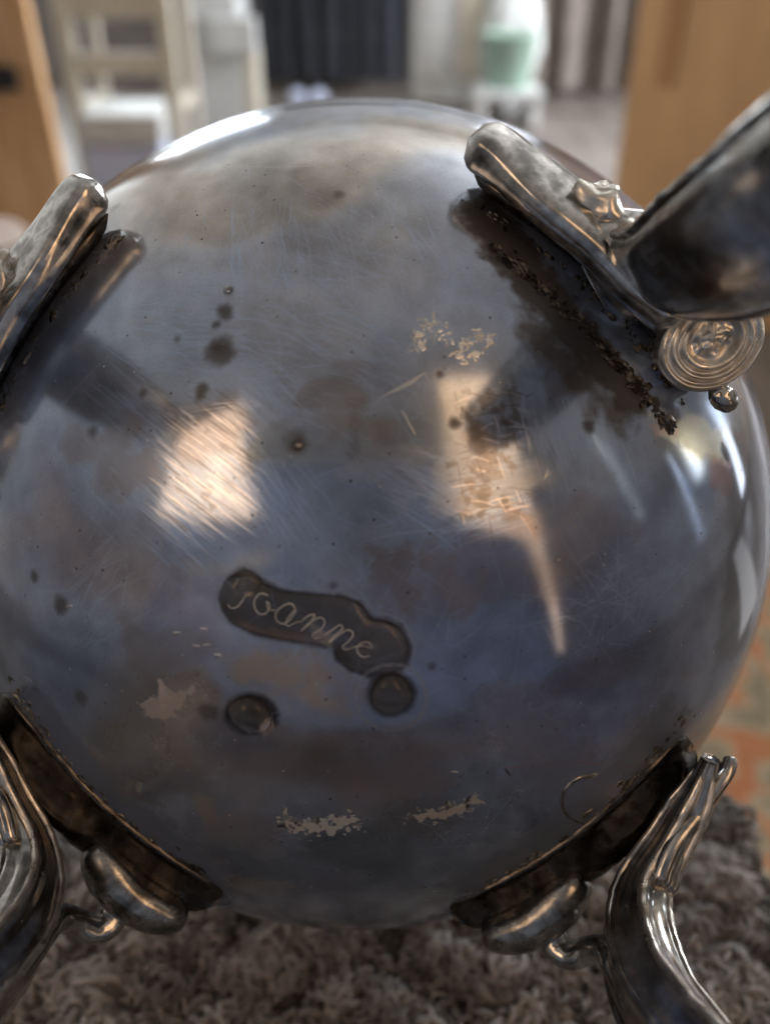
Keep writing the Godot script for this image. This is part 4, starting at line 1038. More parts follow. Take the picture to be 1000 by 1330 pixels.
	scratch_or_halo(Vector2(22.41, 34.65), Vector2(22.83, 34.61), lin(0.62, 0.6, 0.54), 0.909804, 1.33628, 0.3, 0.05, -0.214389)
	scratch_or_halo(Vector2(20.73, 34.73), Vector2(20.12, 34.83), lin(0.62, 0.6, 0.54), 0.86532, 0.653528, 0.3, 0.05, -0.258948)
	scratch_or_halo(Vector2(20.12, 34.83), Vector2(19.55, 34.49), lin(0.62, 0.6, 0.54), 0.868817, 0.653528, 0.3, 0.05, 0.17505)
	scratch_or_halo(Vector2(10.86, 32.89), Vector2(11.25, 34.00), lin(0.62, 0.6, 0.54), 0.522002, 1.49833, 0.3, 0.05, 0.205238)
	scratch_or_halo(Vector2(11.25, 34.00), Vector2(10.87, 35.08), lin(0.62, 0.6, 0.54), 0.790582, 1.49833, 0.3, 0.05, 0.271347)
	scratch_or_halo(Vector2(10.86, 33.07), Vector2(10.29, 32.12), lin(0.62, 0.6, 0.54), 0.686271, 0.64973, 0.3, 0.05, -0.203292)
	scratch_or_halo(Vector2(10.29, 32.12), Vector2(9.50, 31.39), lin(0.62, 0.6, 0.54), 0.519603, 0.64973, 0.3, 0.05, -0.235071)
	scratch_or_halo(Vector2(10.74, 32.64), Vector2(10.90, 31.84), lin(0.62, 0.6, 0.54), 0.56045, 1.24234, 0.3, 0.05, -0.0409977)
	scratch_or_halo(Vector2(10.90, 31.84), Vector2(11.38, 31.23), lin(0.62, 0.6, 0.54), 0.770098, 1.24234, 0.3, 0.05, -0.00625214)
	scratch_or_halo(Vector2(11.55, 33.01), Vector2(12.21, 32.44), lin(0.62, 0.6, 0.54), 0.72763, 0.651109, 0.3, 0.05, 0.246254)
	scratch_or_halo(Vector2(12.21, 32.44), Vector2(12.78, 31.77), lin(0.62, 0.6, 0.54), 0.779395, 0.651109, 0.3, 0.05, -0.142052)
	scratch_or_halo(Vector2(5.27, 23.92), Vector2(12.53, 28.29), lin(0.7, 0.69, 0.66), 0.8, 0.7, 0.3, 0.04, 0.0103351)
	scratch_or_halo(Vector2(6.37, 24.83), Vector2(11.39, 27.44), lin(0.7, 0.69, 0.66), 0.8, 0.7, 0.3, 0.04, -0.0491619)
	scratch_or_halo(Vector2(8.55, 22.60), Vector2(9.63, 20.83), lin(0.7, 0.69, 0.66), 0.8, 0.7, 0.3, 0.04, 0.0501157)
	scratch_or_halo(Vector2(9.41, 21.16), Vector2(10.71, 18.85), lin(0.7, 0.69, 0.66), 0.8, 0.7, 0.3, 0.04, 0.00339914)
	scratch_or_halo(Vector2(29.74, 12.77), Vector2(31.03, 13.91), lin(0.7, 0.69, 0.66), 0.8, 0.7, 0.3, 0.04, -0.0732438)
	scratch_or_halo(Vector2(29.99, 13.00), Vector2(30.54, 14.37), lin(0.7, 0.69, 0.66), 0.8, 0.7, 0.3, 0.04, -0.0531159)
	scratch_or_halo(Vector2(-24.65, -9.83), Vector2(-23.40, -9.68), lin(0.8, 0.78, 0.72), 0.95, 1.2, 0.3, 0.05, 0)
	scratch_or_halo(Vector2(-20.33, -8.84), Vector2(-19.15, -8.88), lin(0.8, 0.78, 0.72), 0.95, 1.2, 0.3, 0.05, 0)
	scratch_or_halo(Vector2(-20.11, -11.39), Vector2(-18.91, -11.16), lin(0.8, 0.78, 0.72), 0.95, 1.2, 0.3, 0.05, 0)
	scratch_or_halo(Vector2(-21.68, -11.50), Vector2(-20.48, -11.51), lin(0.8, 0.78, 0.72), 0.95, 1.2, 0.3, 0.05, 0)
	scratch_or_halo(Vector2(-18.40, -12.69), Vector2(-17.22, -12.69), lin(0.8, 0.78, 0.72), 0.95, 1.2, 0.3, 0.05, 0)
	scratch_or_halo(Vector2(-44.26, -7.53), Vector2(-42.59, -7.15), lin(0.8, 0.78, 0.72), 0.95, 1.2, 0.3, 0.05, 0)
	scratch_or_halo(Vector2(16.49, -32.23), Vector2(17.72, -32.47), lin(0.8, 0.78, 0.72), 0.95, 1.2, 0.3, 0.05, 0)
	scratch_or_halo(Vector2(-46.84, 23.72), Vector2(-36.32, 33.23), lin(0.6, 0.64, 0.7), 0.4, 0.5, 0.35, -0.03, 0.02)
	scratch_or_halo(Vector2(-37.98, 9.47), Vector2(-37.27, 17.73), lin(0.6, 0.64, 0.7), 0.4, 0.5, 0.35, -0.03, 0.05)
	scratch_or_halo(Vector2(-1.52, 35.09), Vector2(3.60, 32.04), lin(0.6, 0.64, 0.7), 0.4, 0.5, 0.35, -0.03, 0.12)
	scratch_or_halo(Vector2(3.60, 32.04), Vector2(11.06, 37.81), lin(0.6, 0.64, 0.7), 0.4, 0.5, 0.35, -0.03, 0.12)
	scratch_or_halo(Vector2(-26.09, 22.56), Vector2(-14.13, 23.83), lin(0.6, 0.64, 0.7), 0.4, 0.5, 0.35, -0.03, 0)
	scratch_or_halo(Vector2(-26.13, 23.03), Vector2(-15.86, 23.64), lin(0.6, 0.64, 0.7), 0.4, 0.5, 0.35, -0.03, 0.01)
	scratch_or_halo(Vector2(-25.42, 22.07), Vector2(-14.68, 23.27), lin(0.6, 0.64, 0.7), 0.4, 0.5, 0.35, -0.03, 0)
	scratch_or_halo(Vector2(-6.15, 20.02), Vector2(-7.70, 15.11), lin(0.6, 0.64, 0.7), 0.4, 0.5, 0.35, -0.03, 0)
	scratch_or_halo(Vector2(24.72, 26.73), Vector2(34.02, 10.71), lin(0.6, 0.64, 0.7), 0.4, 0.5, 0.35, -0.03, 0.03)
	scratch_or_halo(Vector2(13.05, 26.32), Vector2(11.75, 28.62), lin(0.6, 0.64, 0.7), 0.4, 0.5, 0.35, -0.03, 0)
	scratch_or_halo(Vector2(-22.03, 71.63), Vector2(-4.26, 68.86), lin(0.6, 0.64, 0.7), 0.4, 0.5, 0.35, -0.03, -0.05)
	scratch_or_halo(Vector2(42.95, 20.34), Vector2(46.96, 10.60), lin(0.6, 0.64, 0.7), 0.4, 0.5, 0.35, -0.03, 0.03)
	scratch_or_halo(Vector2(60.71, -0.23), Vector2(49.02, -8.19), lin(0.6, 0.64, 0.7), 0.4, 0.5, 0.35, -0.03, 0.02)
	scratch_or_halo(Vector2(3.11, 3.86), Vector2(14.99, 5.38), lin(0.6, 0.64, 0.7), 0.4, 0.5, 0.35, -0.03, 0.05)
	stain_or_reflection([Vector2(69.01, 21.85), Vector2(80.59, 22.82), Vector2(86.28, 0.27), Vector2(87.83, -26.51), Vector2(69.72, -22.32), Vector2(70.74, -1.18)], lin(0.2, 0.22, 0.27), 0.6, 1.5, 0.5, 0.04, 0, 55, 0.03)  # polished right edge, its colour darkened for a dark reflection
	scratch_or_halo(Vector2(25.26, -32.85), Vector2(31.27, -33.05), lin(0.42, 0.2, 0.16), 0.6, 1, -1, 0, 0)
	scratch_or_halo(Vector2(31.27, -33.05), Vector2(37.88, -34.27), lin(0.42, 0.2, 0.16), 0.6, 1, -1, 0, 0)
	scratch_or_halo(Vector2(37.88, -34.27), Vector2(45.53, -36.82), lin(0.42, 0.2, 0.16), 0.6, 1, -1, 0, 0)
	scratch_or_halo(Vector2(45.53, -36.82), Vector2(55.17, -41.18), lin(0.42, 0.2, 0.16), 0.6, 1, -1, 0, 0)
	scratch_or_halo(Vector2(25.26, -32.85), Vector2(26.49, -34.61), lin(0.05, 0.05, 0.05), 0.9, 1.2, -1, 0, 0)
	for fm in [
		[Vector2(-18.37, 14.06), 4.8, 130, -0.663, 0.035, 0.3],
		[Vector2(-22.37, 5.22), 4.3, 260, -0.681, 0.044, 0.42],
		[Vector2(-28.84, 15.25), 6.4, 260, -0.716, 0.052, 0.42],
		[Vector2(-30.88, 24.66), 7.4, 260, -0.628, 0.070, 0.36],
		[Vector2(-12.42, 24.02), 5.3, 220, -0.803, 0.087, 0.36],
		[Vector2(-9.84, 10.79), 4.3, 160, -0.960, 0.087, 0.3],
		[Vector2(-16.01, 26.42), 6.4, 160, 0.035, 0.087, 0.3],
		[Vector2(21.88, 15.19), 4.3, 120, 0.140, 0.105, 0.28],
		[Vector2(19.48, 8.59), 4.3, 200, 0.314, 0.140, 0.34],
		[Vector2(12.82, 10.80), 5.3, 200, -0.489, 0.140, 0.3],
		[Vector2(33.12, 19.98), 5.3, 420, -1.326, 0.070, 0.34],
		[Vector2(28.45, 26.91), 4.3, 260, -1.396, 0.087, 0.3],
		[Vector2(-24.33, 36.72), 9.6, 420, -0.140, 0.157, 0.3],
		[Vector2(-2.64, 34.48), 11.7, 420, -0.384, 0.244, 0.3],
		[Vector2(-14.23, 48.46), 9.6, 260, -1.396, 0.209, 0.28],
		[Vector2(6.51, 47.98), 11.7, 200, -1.047, 0.524, 0.25],
		[Vector2(3.08, -6.45), 20.2, 260, 0.000, 1.571, 0.22],
		[Vector2(-19.98, 61.11), 16.0, 160, 0.000, 0.698, 0.2],
		[Vector2(39.64, -5.95), 11.7, 240, 0.175, 1.047, 0.22],
		[Vector2(3.07, 26.18), 21.3, 300, 0.000, 1.222, 0.2],
		[Vector2(-17.34, -32.17), 19.1, 200, 0.000, 1.047, 0.2],
		[Vector2(21.64, -42.43), 17.0, 160, 0.000, 1.047, 0.2],
		[Vector2(-37.12, -5.85), 8.5, 160, 0.698, 0.349, 0.25]]:
		for i in int(fm[2]):
			var c: Vector2 = fm[0] + Vector2(rng.randfn(), rng.randfn()) * fm[1] * .55
			var an: float = fm[3] + rng.randfn() * fm[4]
			var ln := absf(rng.randfn()) * 6.5 + 1.5
			var d := Vector2.from_angle(an) * ln * .5
			scratch_or_halo(c - d, c + d, Color(.68, .77, .90, .62), fm[5] * rng.randf_range(.6, 2.0), rng.randf_range(.08, .75), rng.randf_range(.08, .3), -rng.randf_range(.0008, .006), rng.randf_range(-.01, .05))  # real scratches, tinted light blue as if window light scattered in them
	for i in 64:
		var c := Vector2(rng.randfn() * 36.0 + 4.0, rng.randf_range(-68, 34) - 2.0)
		var k := rng.randf_range(1.6, 8.0)
		var poly := []
		for v in 9:
			poly.append(c + Vector2.from_angle(TAU * v / 9.0) * Vector2(1.5, .75) * k * rng.randf_range(.5, 1.3))
		var tint: Color = [lin(.22, .17, .15), lin(.16, .19, .29), lin(.40, .43, .48), lin(.28, .24, .27), lin(.20, .23, .24), lin(.46, .44, .42)][rng.randi() % 6]
		stain_or_reflection(poly, tint, rng.randf_range(.14, .42), rng.randf_range(.25, 2.0), k * .28, rng.randf_range(.08, .34), 0.0, 500 + i, .012)
	stain_or_reflection([Vector2(-23.92, 20.80), Vector2(-22.83, 20.17), Vector2(-21.77, 19.07), Vector2(-21.59, 18.31), Vector2(-22.68, 19.13)], lin(0.19, 0.18, 0.18), 0.31263, 0.323079, 1, 0.16, 0, 868, 0.05)
	stain_or_reflection([Vector2(-23.23, 10.98), Vector2(-22.04, 10.51), Vector2(-20.68, 9.65), Vector2(-20.35, 8.85), Vector2(-21.60, 9.53)], lin(0.3, 0.31, 0.34), 0.396179, 0.212894, 1, 0.16, 0, 639, 0.05)
	stain_or_reflection([Vector2(-20.42, 11.93), Vector2(-19.44, 12.01), Vector2(-18.72, 11.34), Vector2(-18.69, 10.63), Vector2(-19.70, 10.68)], lin(0.25, 0.24, 0.245), 0.344367, 0.512026, 1, 0.16, 0, 443, 0.05)
	stain_or_reflection([Vector2(-14.54, 17.07), Vector2(-13.92, 17.38), Vector2(-13.47, 16.98), Vector2(-13.34, 16.66), Vector2(-14.13, 16.06)], lin(0.19, 0.18, 0.18), 0.1791, 0.164925, 1, 0.16, 0, 207, 0.05)
	stain_or_reflection([Vector2(-23.38, 16.55), Vector2(-21.74, 16.08), Vector2(-20.06, 14.90), Vector2(-19.65, 13.90), Vector2(-21.33, 14.63)], lin(0.3, 0.31, 0.34), 0.246978, 0.357854, 1, 0.16, 0, 196, 0.05)
	stain_or_reflection([Vector2(-23.11, 19.93), Vector2(-22.02, 19.71), Vector2(-21.25, 18.84), Vector2(-20.91, 18.46), Vector2(-22.12, 18.72)], lin(0.25, 0.24, 0.245), 0.183071, 0.518292, 1, 0.16, 0, 768, 0.05)
	stain_or_reflection([Vector2(-21.87, 19.12), Vector2(-20.79, 18.72), Vector2(-19.88, 17.77), Vector2(-19.66, 17.18), Vector2(-20.60, 17.89)], lin(0.3, 0.31, 0.34), 0.29152, 0.575432, 1, 0.16, 0, 120, 0.05)
	stain_or_reflection([Vector2(-16.97, 17.73), Vector2(-15.86, 17.65), Vector2(-14.89, 16.90), Vector2(-14.39, 16.67), Vector2(-15.65, 16.74)], lin(0.19, 0.18, 0.18), 0.322416, 0.445411, 1, 0.16, 0, 632, 0.05)
	stain_or_reflection([Vector2(-20.36, 10.24), Vector2(-19.37, 10.23), Vector2(-18.48, 9.61), Vector2(-18.27, 9.04), Vector2(-19.23, 9.32)], lin(0.15, 0.145, 0.15), 0.382753, 0.22904, 1, 0.16, 0, 213, 0.05)
	stain_or_reflection([Vector2(-15.00, 14.44), Vector2(-14.01, 14.21), Vector2(-13.22, 13.35), Vector2(-12.92, 12.91), Vector2(-14.32, 12.82)], lin(0.3, 0.31, 0.34), 0.200927, 0.164971, 1, 0.16, 0, 855, 0.05)
	stain_or_reflection([Vector2(-14.37, 15.84), Vector2(-13.67, 15.34), Vector2(-13.12, 14.47), Vector2(-13.23, 13.84), Vector2(-13.76, 14.59)], lin(0.19, 0.18, 0.18), 0.354837, 0.439911, 1, 0.16, 0, 509, 0.05)
	stain_or_reflection([Vector2(-20.34, 21.09), Vector2(-19.57, 20.79), Vector2(-18.97, 20.04), Vector2(-18.65, 19.76), Vector2(-19.78, 19.86)], lin(0.19, 0.18, 0.18), 0.435041, 0.237524, 1, 0.16, 0, 712, 0.05)
	stain_or_reflection([Vector2(20.91, 19.51), Vector2(21.62, 18.65), Vector2(21.83, 17.36), Vector2(22.01, 16.81), Vector2(21.25, 17.81)], lin(0.19, 0.18, 0.18), 0.735545, 0.246484, 1, 0.16, 0, 17, 0.05)
	stain_or_reflection([Vector2(19.60, 19.03), Vector2(20.60, 19.61), Vector2(21.76, 19.33), Vector2(22.18, 18.61), Vector2(21.09, 18.41)], lin(0.25, 0.24, 0.245), 0.659872, 0.551179, 1, 0.16, 0, 229, 0.05)
	stain_or_reflection([Vector2(21.96, 24.70), Vector2(22.55, 23.83), Vector2(22.58, 22.55), Vector2(22.55, 21.97), Vector2(21.47, 22.86)], lin(0.15, 0.145, 0.15), 0.663728, 0.509464, 1, 0.16, 0, 590, 0.05)
	stain_or_reflection([Vector2(21.40, 20.53), Vector2(22.46, 20.98), Vector2(23.77, 20.84), Vector2(24.30, 20.32), Vector2(23.12, 20.27)], lin(0.19, 0.18, 0.18), 0.382344, 0.496256, 1, 0.16, 0, 388, 0.05)
	stain_or_reflection([Vector2(21.26, 15.16), Vector2(22.80, 15.79), Vector2(24.75, 15.60), Vector2(25.60, 15.11), Vector2(23.82, 14.73)], lin(0.19, 0.18, 0.18), 0.677609, 0.46553, 1, 0.16, 0, 274, 0.05)
	stain_or_reflection([Vector2(17.65, 12.01), Vector2(18.20, 11.11), Vector2(18.53, 9.83), Vector2(18.63, 9.24), Vector2(17.74, 10.18)], lin(0.25, 0.24, 0.245), 0.478485, 0.178586, 1, 0.16, 0, 782, 0.05)
	stain_or_reflection([Vector2(23.25, 26.19), Vector2(24.31, 26.03), Vector2(24.34, 25.28), Vector2(24.30, 24.93), Vector2(23.09, 25.11)], lin(0.3, 0.31, 0.34), 0.406395, 0.240533, 1, 0.16, 0, 366, 0.05)
	stain_or_reflection([Vector2(15.42, 15.19), Vector2(16.85, 15.33), Vector2(18.52, 14.81), Vector2(19.18, 14.21), Vector2(17.54, 14.07)], lin(0.15, 0.145, 0.15), 0.550797, 0.572342, 1, 0.16, 0, 813, 0.05)
	stain_or_reflection([Vector2(20.47, 20.73), Vector2(21.07, 19.93), Vector2(21.23, 18.76), Vector2(21.34, 18.25), Vector2(20.55, 19.13)], lin(0.3, 0.31, 0.34), 0.786349, 0.418207, 1, 0.16, 0, 106, 0.05)
	stain_or_reflection([Vector2(16.53, 10.30), Vector2(17.72, 10.15), Vector2(19.21, 9.73), Vector2(19.82, 9.32), Vector2(18.41, 9.36)], lin(0.3, 0.31, 0.34), 0.667276, 0.309429, 1, 0.16, 0, 475, 0.05)
	stain_or_reflection([Vector2(18.95, 21.41), Vector2(19.50, 20.90), Vector2(19.53, 20.08), Vector2(19.07, 19.59), Vector2(18.64, 20.22)], lin(0.19, 0.18, 0.18), 0.628169, 0.330386, 1, 0.16, 0, 146, 0.05)
	stain_or_reflection([Vector2(18.08, 22.38), Vector2(18.57, 21.70), Vector2(19.02, 20.72), Vector2(18.96, 20.13), Vector2(18.38, 20.90)], lin(0.15, 0.145, 0.15), 0.708412, 0.489773, 1, 0.16, 0, 488, 0.05)
	stain_or_reflection([Vector2(22.22, 10.98), Vector2(23.17, 10.09), Vector2(23.40, 8.67), Vector2(23.10, 7.93), Vector2(22.23, 9.01)], lin(0.3, 0.31, 0.34), 0.359998, 0.455068, 1, 0.16, 0, 624, 0.05)
	stain_or_reflection([Vector2(19.43, 19.80), Vector2(20.23, 19.07), Vector2(20.44, 17.86), Vector2(20.05, 17.16), Vector2(19.38, 18.07)], lin(0.19, 0.18, 0.18), 0.591523, 0.509407, 1, 0.16, 0, 371, 0.05)
	stain_or_reflection([Vector2(25.41, 27.71), Vector2(25.89, 26.43), Vector2(26.06, 24.68), Vector2(25.89, 23.86), Vector2(25.36, 25.30)], lin(0.3, 0.31, 0.34), 0.488057, 0.568135, 1, 0.16, 0, 281, 0.05)
	stain_or_reflection([Vector2(24.85, 22.07), Vector2(25.40, 21.75), Vector2(25.43, 21.17), Vector2(25.15, 20.84), Vector2(24.91, 21.30)], lin(0.15, 0.145, 0.15), 0.567389, 0.191372, 1, 0.16, 0, 123, 0.05)
	stain_or_reflection([Vector2(17.56, 7.49), Vector2(18.64, 7.86), Vector2(19.96, 7.60), Vector2(20.53, 7.24), Vector2(19.29, 7.01)], lin(0.15, 0.145, 0.15), 0.759579, 0.426088, 1, 0.16, 0, 395, 0.05)
	stain_or_reflection([Vector2(19.09, 11.77), Vector2(20.03, 10.62), Vector2(20.58, 8.88), Vector2(20.79, 8.10), Vector2(19.41, 9.30)], lin(0.25, 0.24, 0.245), 0.487511, 0.270448, 1, 0.16, 0, 637, 0.05)
	stain_or_reflection([Vector2(17.06, 7.99), Vector2(17.61, 8.32), Vector2(18.20, 8.09), Vector2(18.38, 7.55), Vector2(17.80, 7.47)], lin(0.3, 0.31, 0.34), 0.537582, 0.341427, 1, 0.16, 0, 541, 0.05)
	stain_or_reflection([Vector2(22.21, 22.51), Vector2(22.50, 21.66), Vector2(22.62, 20.51), Vector2(22.85, 20.04), Vector2(22.07, 20.91)], lin(0.19, 0.18, 0.18), 0.483045, 0.399757, 1, 0.16, 0, 576, 0.05)
	stain_or_reflection([Vector2(18.51, 23.71), Vector2(19.27, 22.79), Vector2(19.46, 21.38), Vector2(19.03, 20.60), Vector2(18.44, 21.73)], lin(0.19, 0.18, 0.18), 0.493301, 0.532652, 1, 0.16, 0, 660, 0.05)
	stain_or_reflection([Vector2(19.46, 10.64), Vector2(20.53, 9.49), Vector2(20.96, 7.72), Vector2(21.20, 6.94), Vector2(19.88, 8.24)], lin(0.15, 0.145, 0.15), 0.400221, 0.301081, 1, 0.16, 0, 376, 0.05)
	stain_or_reflection([Vector2(20.63, 23.87), Vector2(22.08, 24.57), Vector2(23.80, 24.29), Vector2(24.50, 23.75), Vector2(22.88, 23.36)], lin(0.19, 0.18, 0.18), 0.514402, 0.51639, 1, 0.16, 0, 200, 0.05)
	stain_or_reflection([Vector2(17.60, 18.54), Vector2(18.48, 19.10), Vector2(19.72, 19.16), Vector2(20.35, 18.59), Vector2(19.30, 18.18)], lin(0.3, 0.31, 0.34), 0.518832, 0.202897, 1, 0.16, 0, 611, 0.05)
	stain_or_reflection([Vector2(25.33, 24.06), Vector2(25.94, 23.78), Vector2(25.90, 23.24), Vector2(25.48, 22.90), Vector2(25.14, 23.30)], lin(0.25, 0.24, 0.245), 0.357124, 0.514296, 1, 0.16, 0, 362, 0.05)
	stain_or_reflection([Vector2(23.30, 23.31), Vector2(23.87, 22.64), Vector2(24.03, 21.61), Vector2(23.76, 21.04), Vector2(23.41, 21.90)], lin(0.19, 0.18, 0.18), 0.609056, 0.283186, 1, 0.16, 0, 345, 0.05)
	stain_or_reflection([Vector2(24.12, 25.20), Vector2(25.11, 25.27), Vector2(26.33, 25.05), Vector2(26.77, 24.43), Vector2(25.66, 24.53)], lin(0.3, 0.31, 0.34), 0.544601, 0.23096, 1, 0.16, 0, 864, 0.05)
	stain_or_reflection([Vector2(19.68, 8.65), Vector2(20.21, 8.60), Vector2(20.76, 8.24), Vector2(20.84, 7.73), Vector2(20.22, 7.77)], lin(0.25, 0.24, 0.245), 0.714781, 0.159583, 1, 0.16, 0, 575, 0.05)
	stain_or_reflection([Vector2(19.69, 19.09), Vector2(20.69, 18.87), Vector2(21.94, 18.48), Vector2(22.46, 18.16), Vector2(21.25, 18.21)], lin(0.25, 0.24, 0.245), 0.619255, 0.527631, 1, 0.16, 0, 481, 0.05)
	stain_or_reflection([Vector2(21.58, 26.22), Vector2(22.32, 25.36), Vector2(22.09, 24.21), Vector2(21.34, 23.67), Vector2(21.09, 24.67)], lin(0.19, 0.18, 0.18), 0.447018, 0.339734, 1, 0.16, 0, 740, 0.05)
	stain_or_reflection([Vector2(20.68, 11.19), Vector2(21.14, 9.84), Vector2(20.91, 8.13), Vector2(20.55, 7.37), Vector2(19.83, 8.91)], lin(0.25, 0.24, 0.245), 0.701413, 0.339961, 1, 0.16, 0, 78, 0.05)
	stain_or_reflection([Vector2(25.55, 23.15), Vector2(26.03, 22.33), Vector2(26.16, 21.17), Vector2(26.36, 20.69), Vector2(25.43, 21.51)], lin(0.19, 0.18, 0.18), 0.696171, 0.491118, 1, 0.16, 0, 78, 0.05)
	stain_or_reflection([Vector2(15.78, 18.54), Vector2(17.27, 19.13), Vector2(19.15, 18.93), Vector2(19.98, 18.61), Vector2(18.25, 17.89)], lin(0.3, 0.31, 0.34), 0.411351, 0.25645, 1, 0.16, 0, 373, 0.05)
	stain_or_reflection([Vector2(25.23, 26.43), Vector2(25.75, 26.00), Vector2(25.96, 25.20), Vector2(25.72, 24.68), Vector2(25.10, 25.16)], lin(0.25, 0.24, 0.245), 0.698834, 0.21839, 1, 0.16, 0, 530, 0.05)
	stain_or_reflection([Vector2(22.96, 9.10), Vector2(24.08, 9.29), Vector2(25.49, 9.06), Vector2(26.10, 8.78), Vector2(24.79, 8.53)], lin(0.3, 0.31, 0.34), 0.784634, 0.258412, 1, 0.16, 0, 582, 0.05)
	stain_or_reflection([Vector2(18.03, 25.58), Vector2(18.49, 25.97), Vector2(19.02, 25.83), Vector2(19.22, 25.39), Vector2(18.71, 25.14)], lin(0.19, 0.18, 0.18), 0.356847, 0.245095, 1, 0.16, 0, 238, 0.05)
	stain_or_reflection([Vector2(19.50, 14.85), Vector2(20.84, 14.62), Vector2(22.48, 14.03), Vector2(23.28, 13.94), Vector2(21.59, 13.87)], lin(0.25, 0.24, 0.245), 0.547812, 0.196144, 1, 0.16, 0, 126, 0.05)
	stain_or_reflection([Vector2(24.49, 20.22), Vector2(25.49, 19.41), Vector2(25.59, 18.08), Vector2(25.44, 17.45), Vector2(24.50, 18.42)], lin(0.15, 0.145, 0.15), 0.615894, 0.457073, 1, 0.16, 0, 660, 0.05)
	stain_or_reflection([Vector2(20.57, 13.26), Vector2(21.13, 12.35), Vector2(21.25, 11.07), Vector2(21.11, 10.47), Vector2(20.46, 11.50)], lin(0.19, 0.18, 0.18), 0.572428, 0.404663, 1, 0.16, 0, 212, 0.05)
	stain_or_reflection([Vector2(20.32, 25.26), Vector2(21.67, 25.48), Vector2(23.38, 25.39), Vector2(24.15, 25.29), Vector2(22.57, 24.90)], lin(0.25, 0.24, 0.245), 0.56778, 0.214731, 1, 0.16, 0, 127, 0.05)
	stain_or_reflection([Vector2(17.62, 10.15), Vector2(18.82, 10.57), Vector2(20.26, 10.28), Vector2(20.84, 9.67), Vector2(19.53, 9.70)], lin(0.15, 0.145, 0.15), 0.617244, 0.404532, 1, 0.16, 0, 757, 0.05)
	stain_or_reflection([Vector2(19.72, 24.70), Vector2(20.69, 24.14), Vector2(21.04, 22.98), Vector2(20.81, 22.27), Vector2(19.95, 23.03)], lin(0.19, 0.18, 0.18), 0.614985, 0.202854, 1, 0.16, 0, 738, 0.05)
	stain_or_reflection([Vector2(20.04, 17.50), Vector2(21.21, 17.90), Vector2(22.61, 17.63), Vector2(23.24, 17.56), Vector2(21.86, 16.90)], lin(0.3, 0.31, 0.34), 0.48673, 0.38603, 1, 0.16, 0, 554, 0.05)
	stain_or_reflection([Vector2(21.76, 24.58), Vector2(22.98, 25.28), Vector2(24.57, 25.24), Vector2(25.29, 25.00), Vector2(23.87, 24.10)], lin(0.3, 0.31, 0.34), 0.484389, 0.150675, 1, 0.16, 0, 776, 0.05)
	stain_or_reflection([Vector2(18.43, 13.67), Vector2(19.51, 13.82), Vector2(20.70, 13.35), Vector2(21.16, 12.95), Vector2(19.94, 12.87)], lin(0.15, 0.145, 0.15), 0.508731, 0.185603, 1, 0.16, 0, 435, 0.05)
	stain_or_reflection([Vector2(20.59, 17.15), Vector2(21.00, 16.40), Vector2(21.23, 15.33), Vector2(21.15, 14.80), Vector2(20.56, 15.63)], lin(0.25, 0.24, 0.245), 0.760458, 0.215276, 1, 0.16, 0, 274, 0.05)
	stain_or_reflection([Vector2(19.63, 16.31), Vector2(21.22, 16.63), Vector2(23.22, 16.38), Vector2(24.07, 15.86), Vector2(22.26, 15.90)], lin(0.25, 0.24, 0.245), 0.62763, 0.238235, 1, 0.16, 0, 435, 0.05)
	stain_or_reflection([Vector2(18.99, 8.85), Vector2(19.74, 9.50), Vector2(20.65, 9.31), Vector2(21.06, 9.20), Vector2(20.20, 8.49)], lin(0.19, 0.18, 0.18), 0.501385, 0.196329, 1, 0.16, 0, 647, 0.05)
	stain_or_reflection([Vector2(19.17, 12.29), Vector2(19.98, 11.85), Vector2(19.95, 11.07), Vector2(19.88, 10.72), Vector2(18.91, 11.22)], lin(0.25, 0.24, 0.245), 0.747115, 0.290368, 1, 0.16, 0, 299, 0.05)
	stain_or_reflection([Vector2(23.17, 20.08), Vector2(23.39, 18.68), Vector2(23.53, 16.86), Vector2(23.76, 16.08), Vector2(22.98, 17.59)], lin(0.19, 0.18, 0.18), 0.705742, 0.553354, 1, 0.16, 0, 518, 0.05)
	stain_or_reflection([Vector2(20.39, 17.67), Vector2(20.89, 17.37), Vector2(21.00, 16.76), Vector2(20.91, 16.43), Vector2(20.22, 16.73)], lin(0.19, 0.18, 0.18), 0.559755, 0.196238, 1, 0.16, 0, 787, 0.05)
	stain_or_reflection([Vector2(18.90, 14.77), Vector2(19.57, 14.53), Vector2(19.70, 13.89), Vector2(19.62, 13.55), Vector2(18.76, 13.77)], lin(0.3, 0.31, 0.34), 0.787824, 0.342543, 1, 0.16, 0, 214, 0.05)
	stain_or_reflection([Vector2(23.55, 7.33), Vector2(24.30, 7.79), Vector2(24.96, 7.43), Vector2(25.16, 6.98), Vector2(24.38, 6.70)], lin(0.15, 0.145, 0.15), 0.487766, 0.535199, 1, 0.16, 0, 656, 0.05)
	stain_or_reflection([Vector2(20.53, 19.39), Vector2(21.35, 18.13), Vector2(21.79, 16.30), Vector2(21.55, 15.35), Vector2(20.72, 16.82)], lin(0.25, 0.24, 0.245), 0.555509, 0.331778, 1, 0.16, 0, 727, 0.05)
	stain_or_reflection([Vector2(21.52, 23.53), Vector2(22.23, 23.94), Vector2(23.07, 23.74), Vector2(23.39, 23.24), Vector2(22.58, 22.82)], lin(0.3, 0.31, 0.34), 0.46566, 0.358784, 1, 0.16, 0, 693, 0.05)
	stain_or_reflection([Vector2(18.26, 13.24), Vector2(18.91, 12.87), Vector2(18.90, 12.21), Vector2(18.50, 11.82), Vector2(18.03, 12.31)], lin(0.19, 0.18, 0.18), 0.442996, 0.160677, 1, 0.16, 0, 591, 0.05)
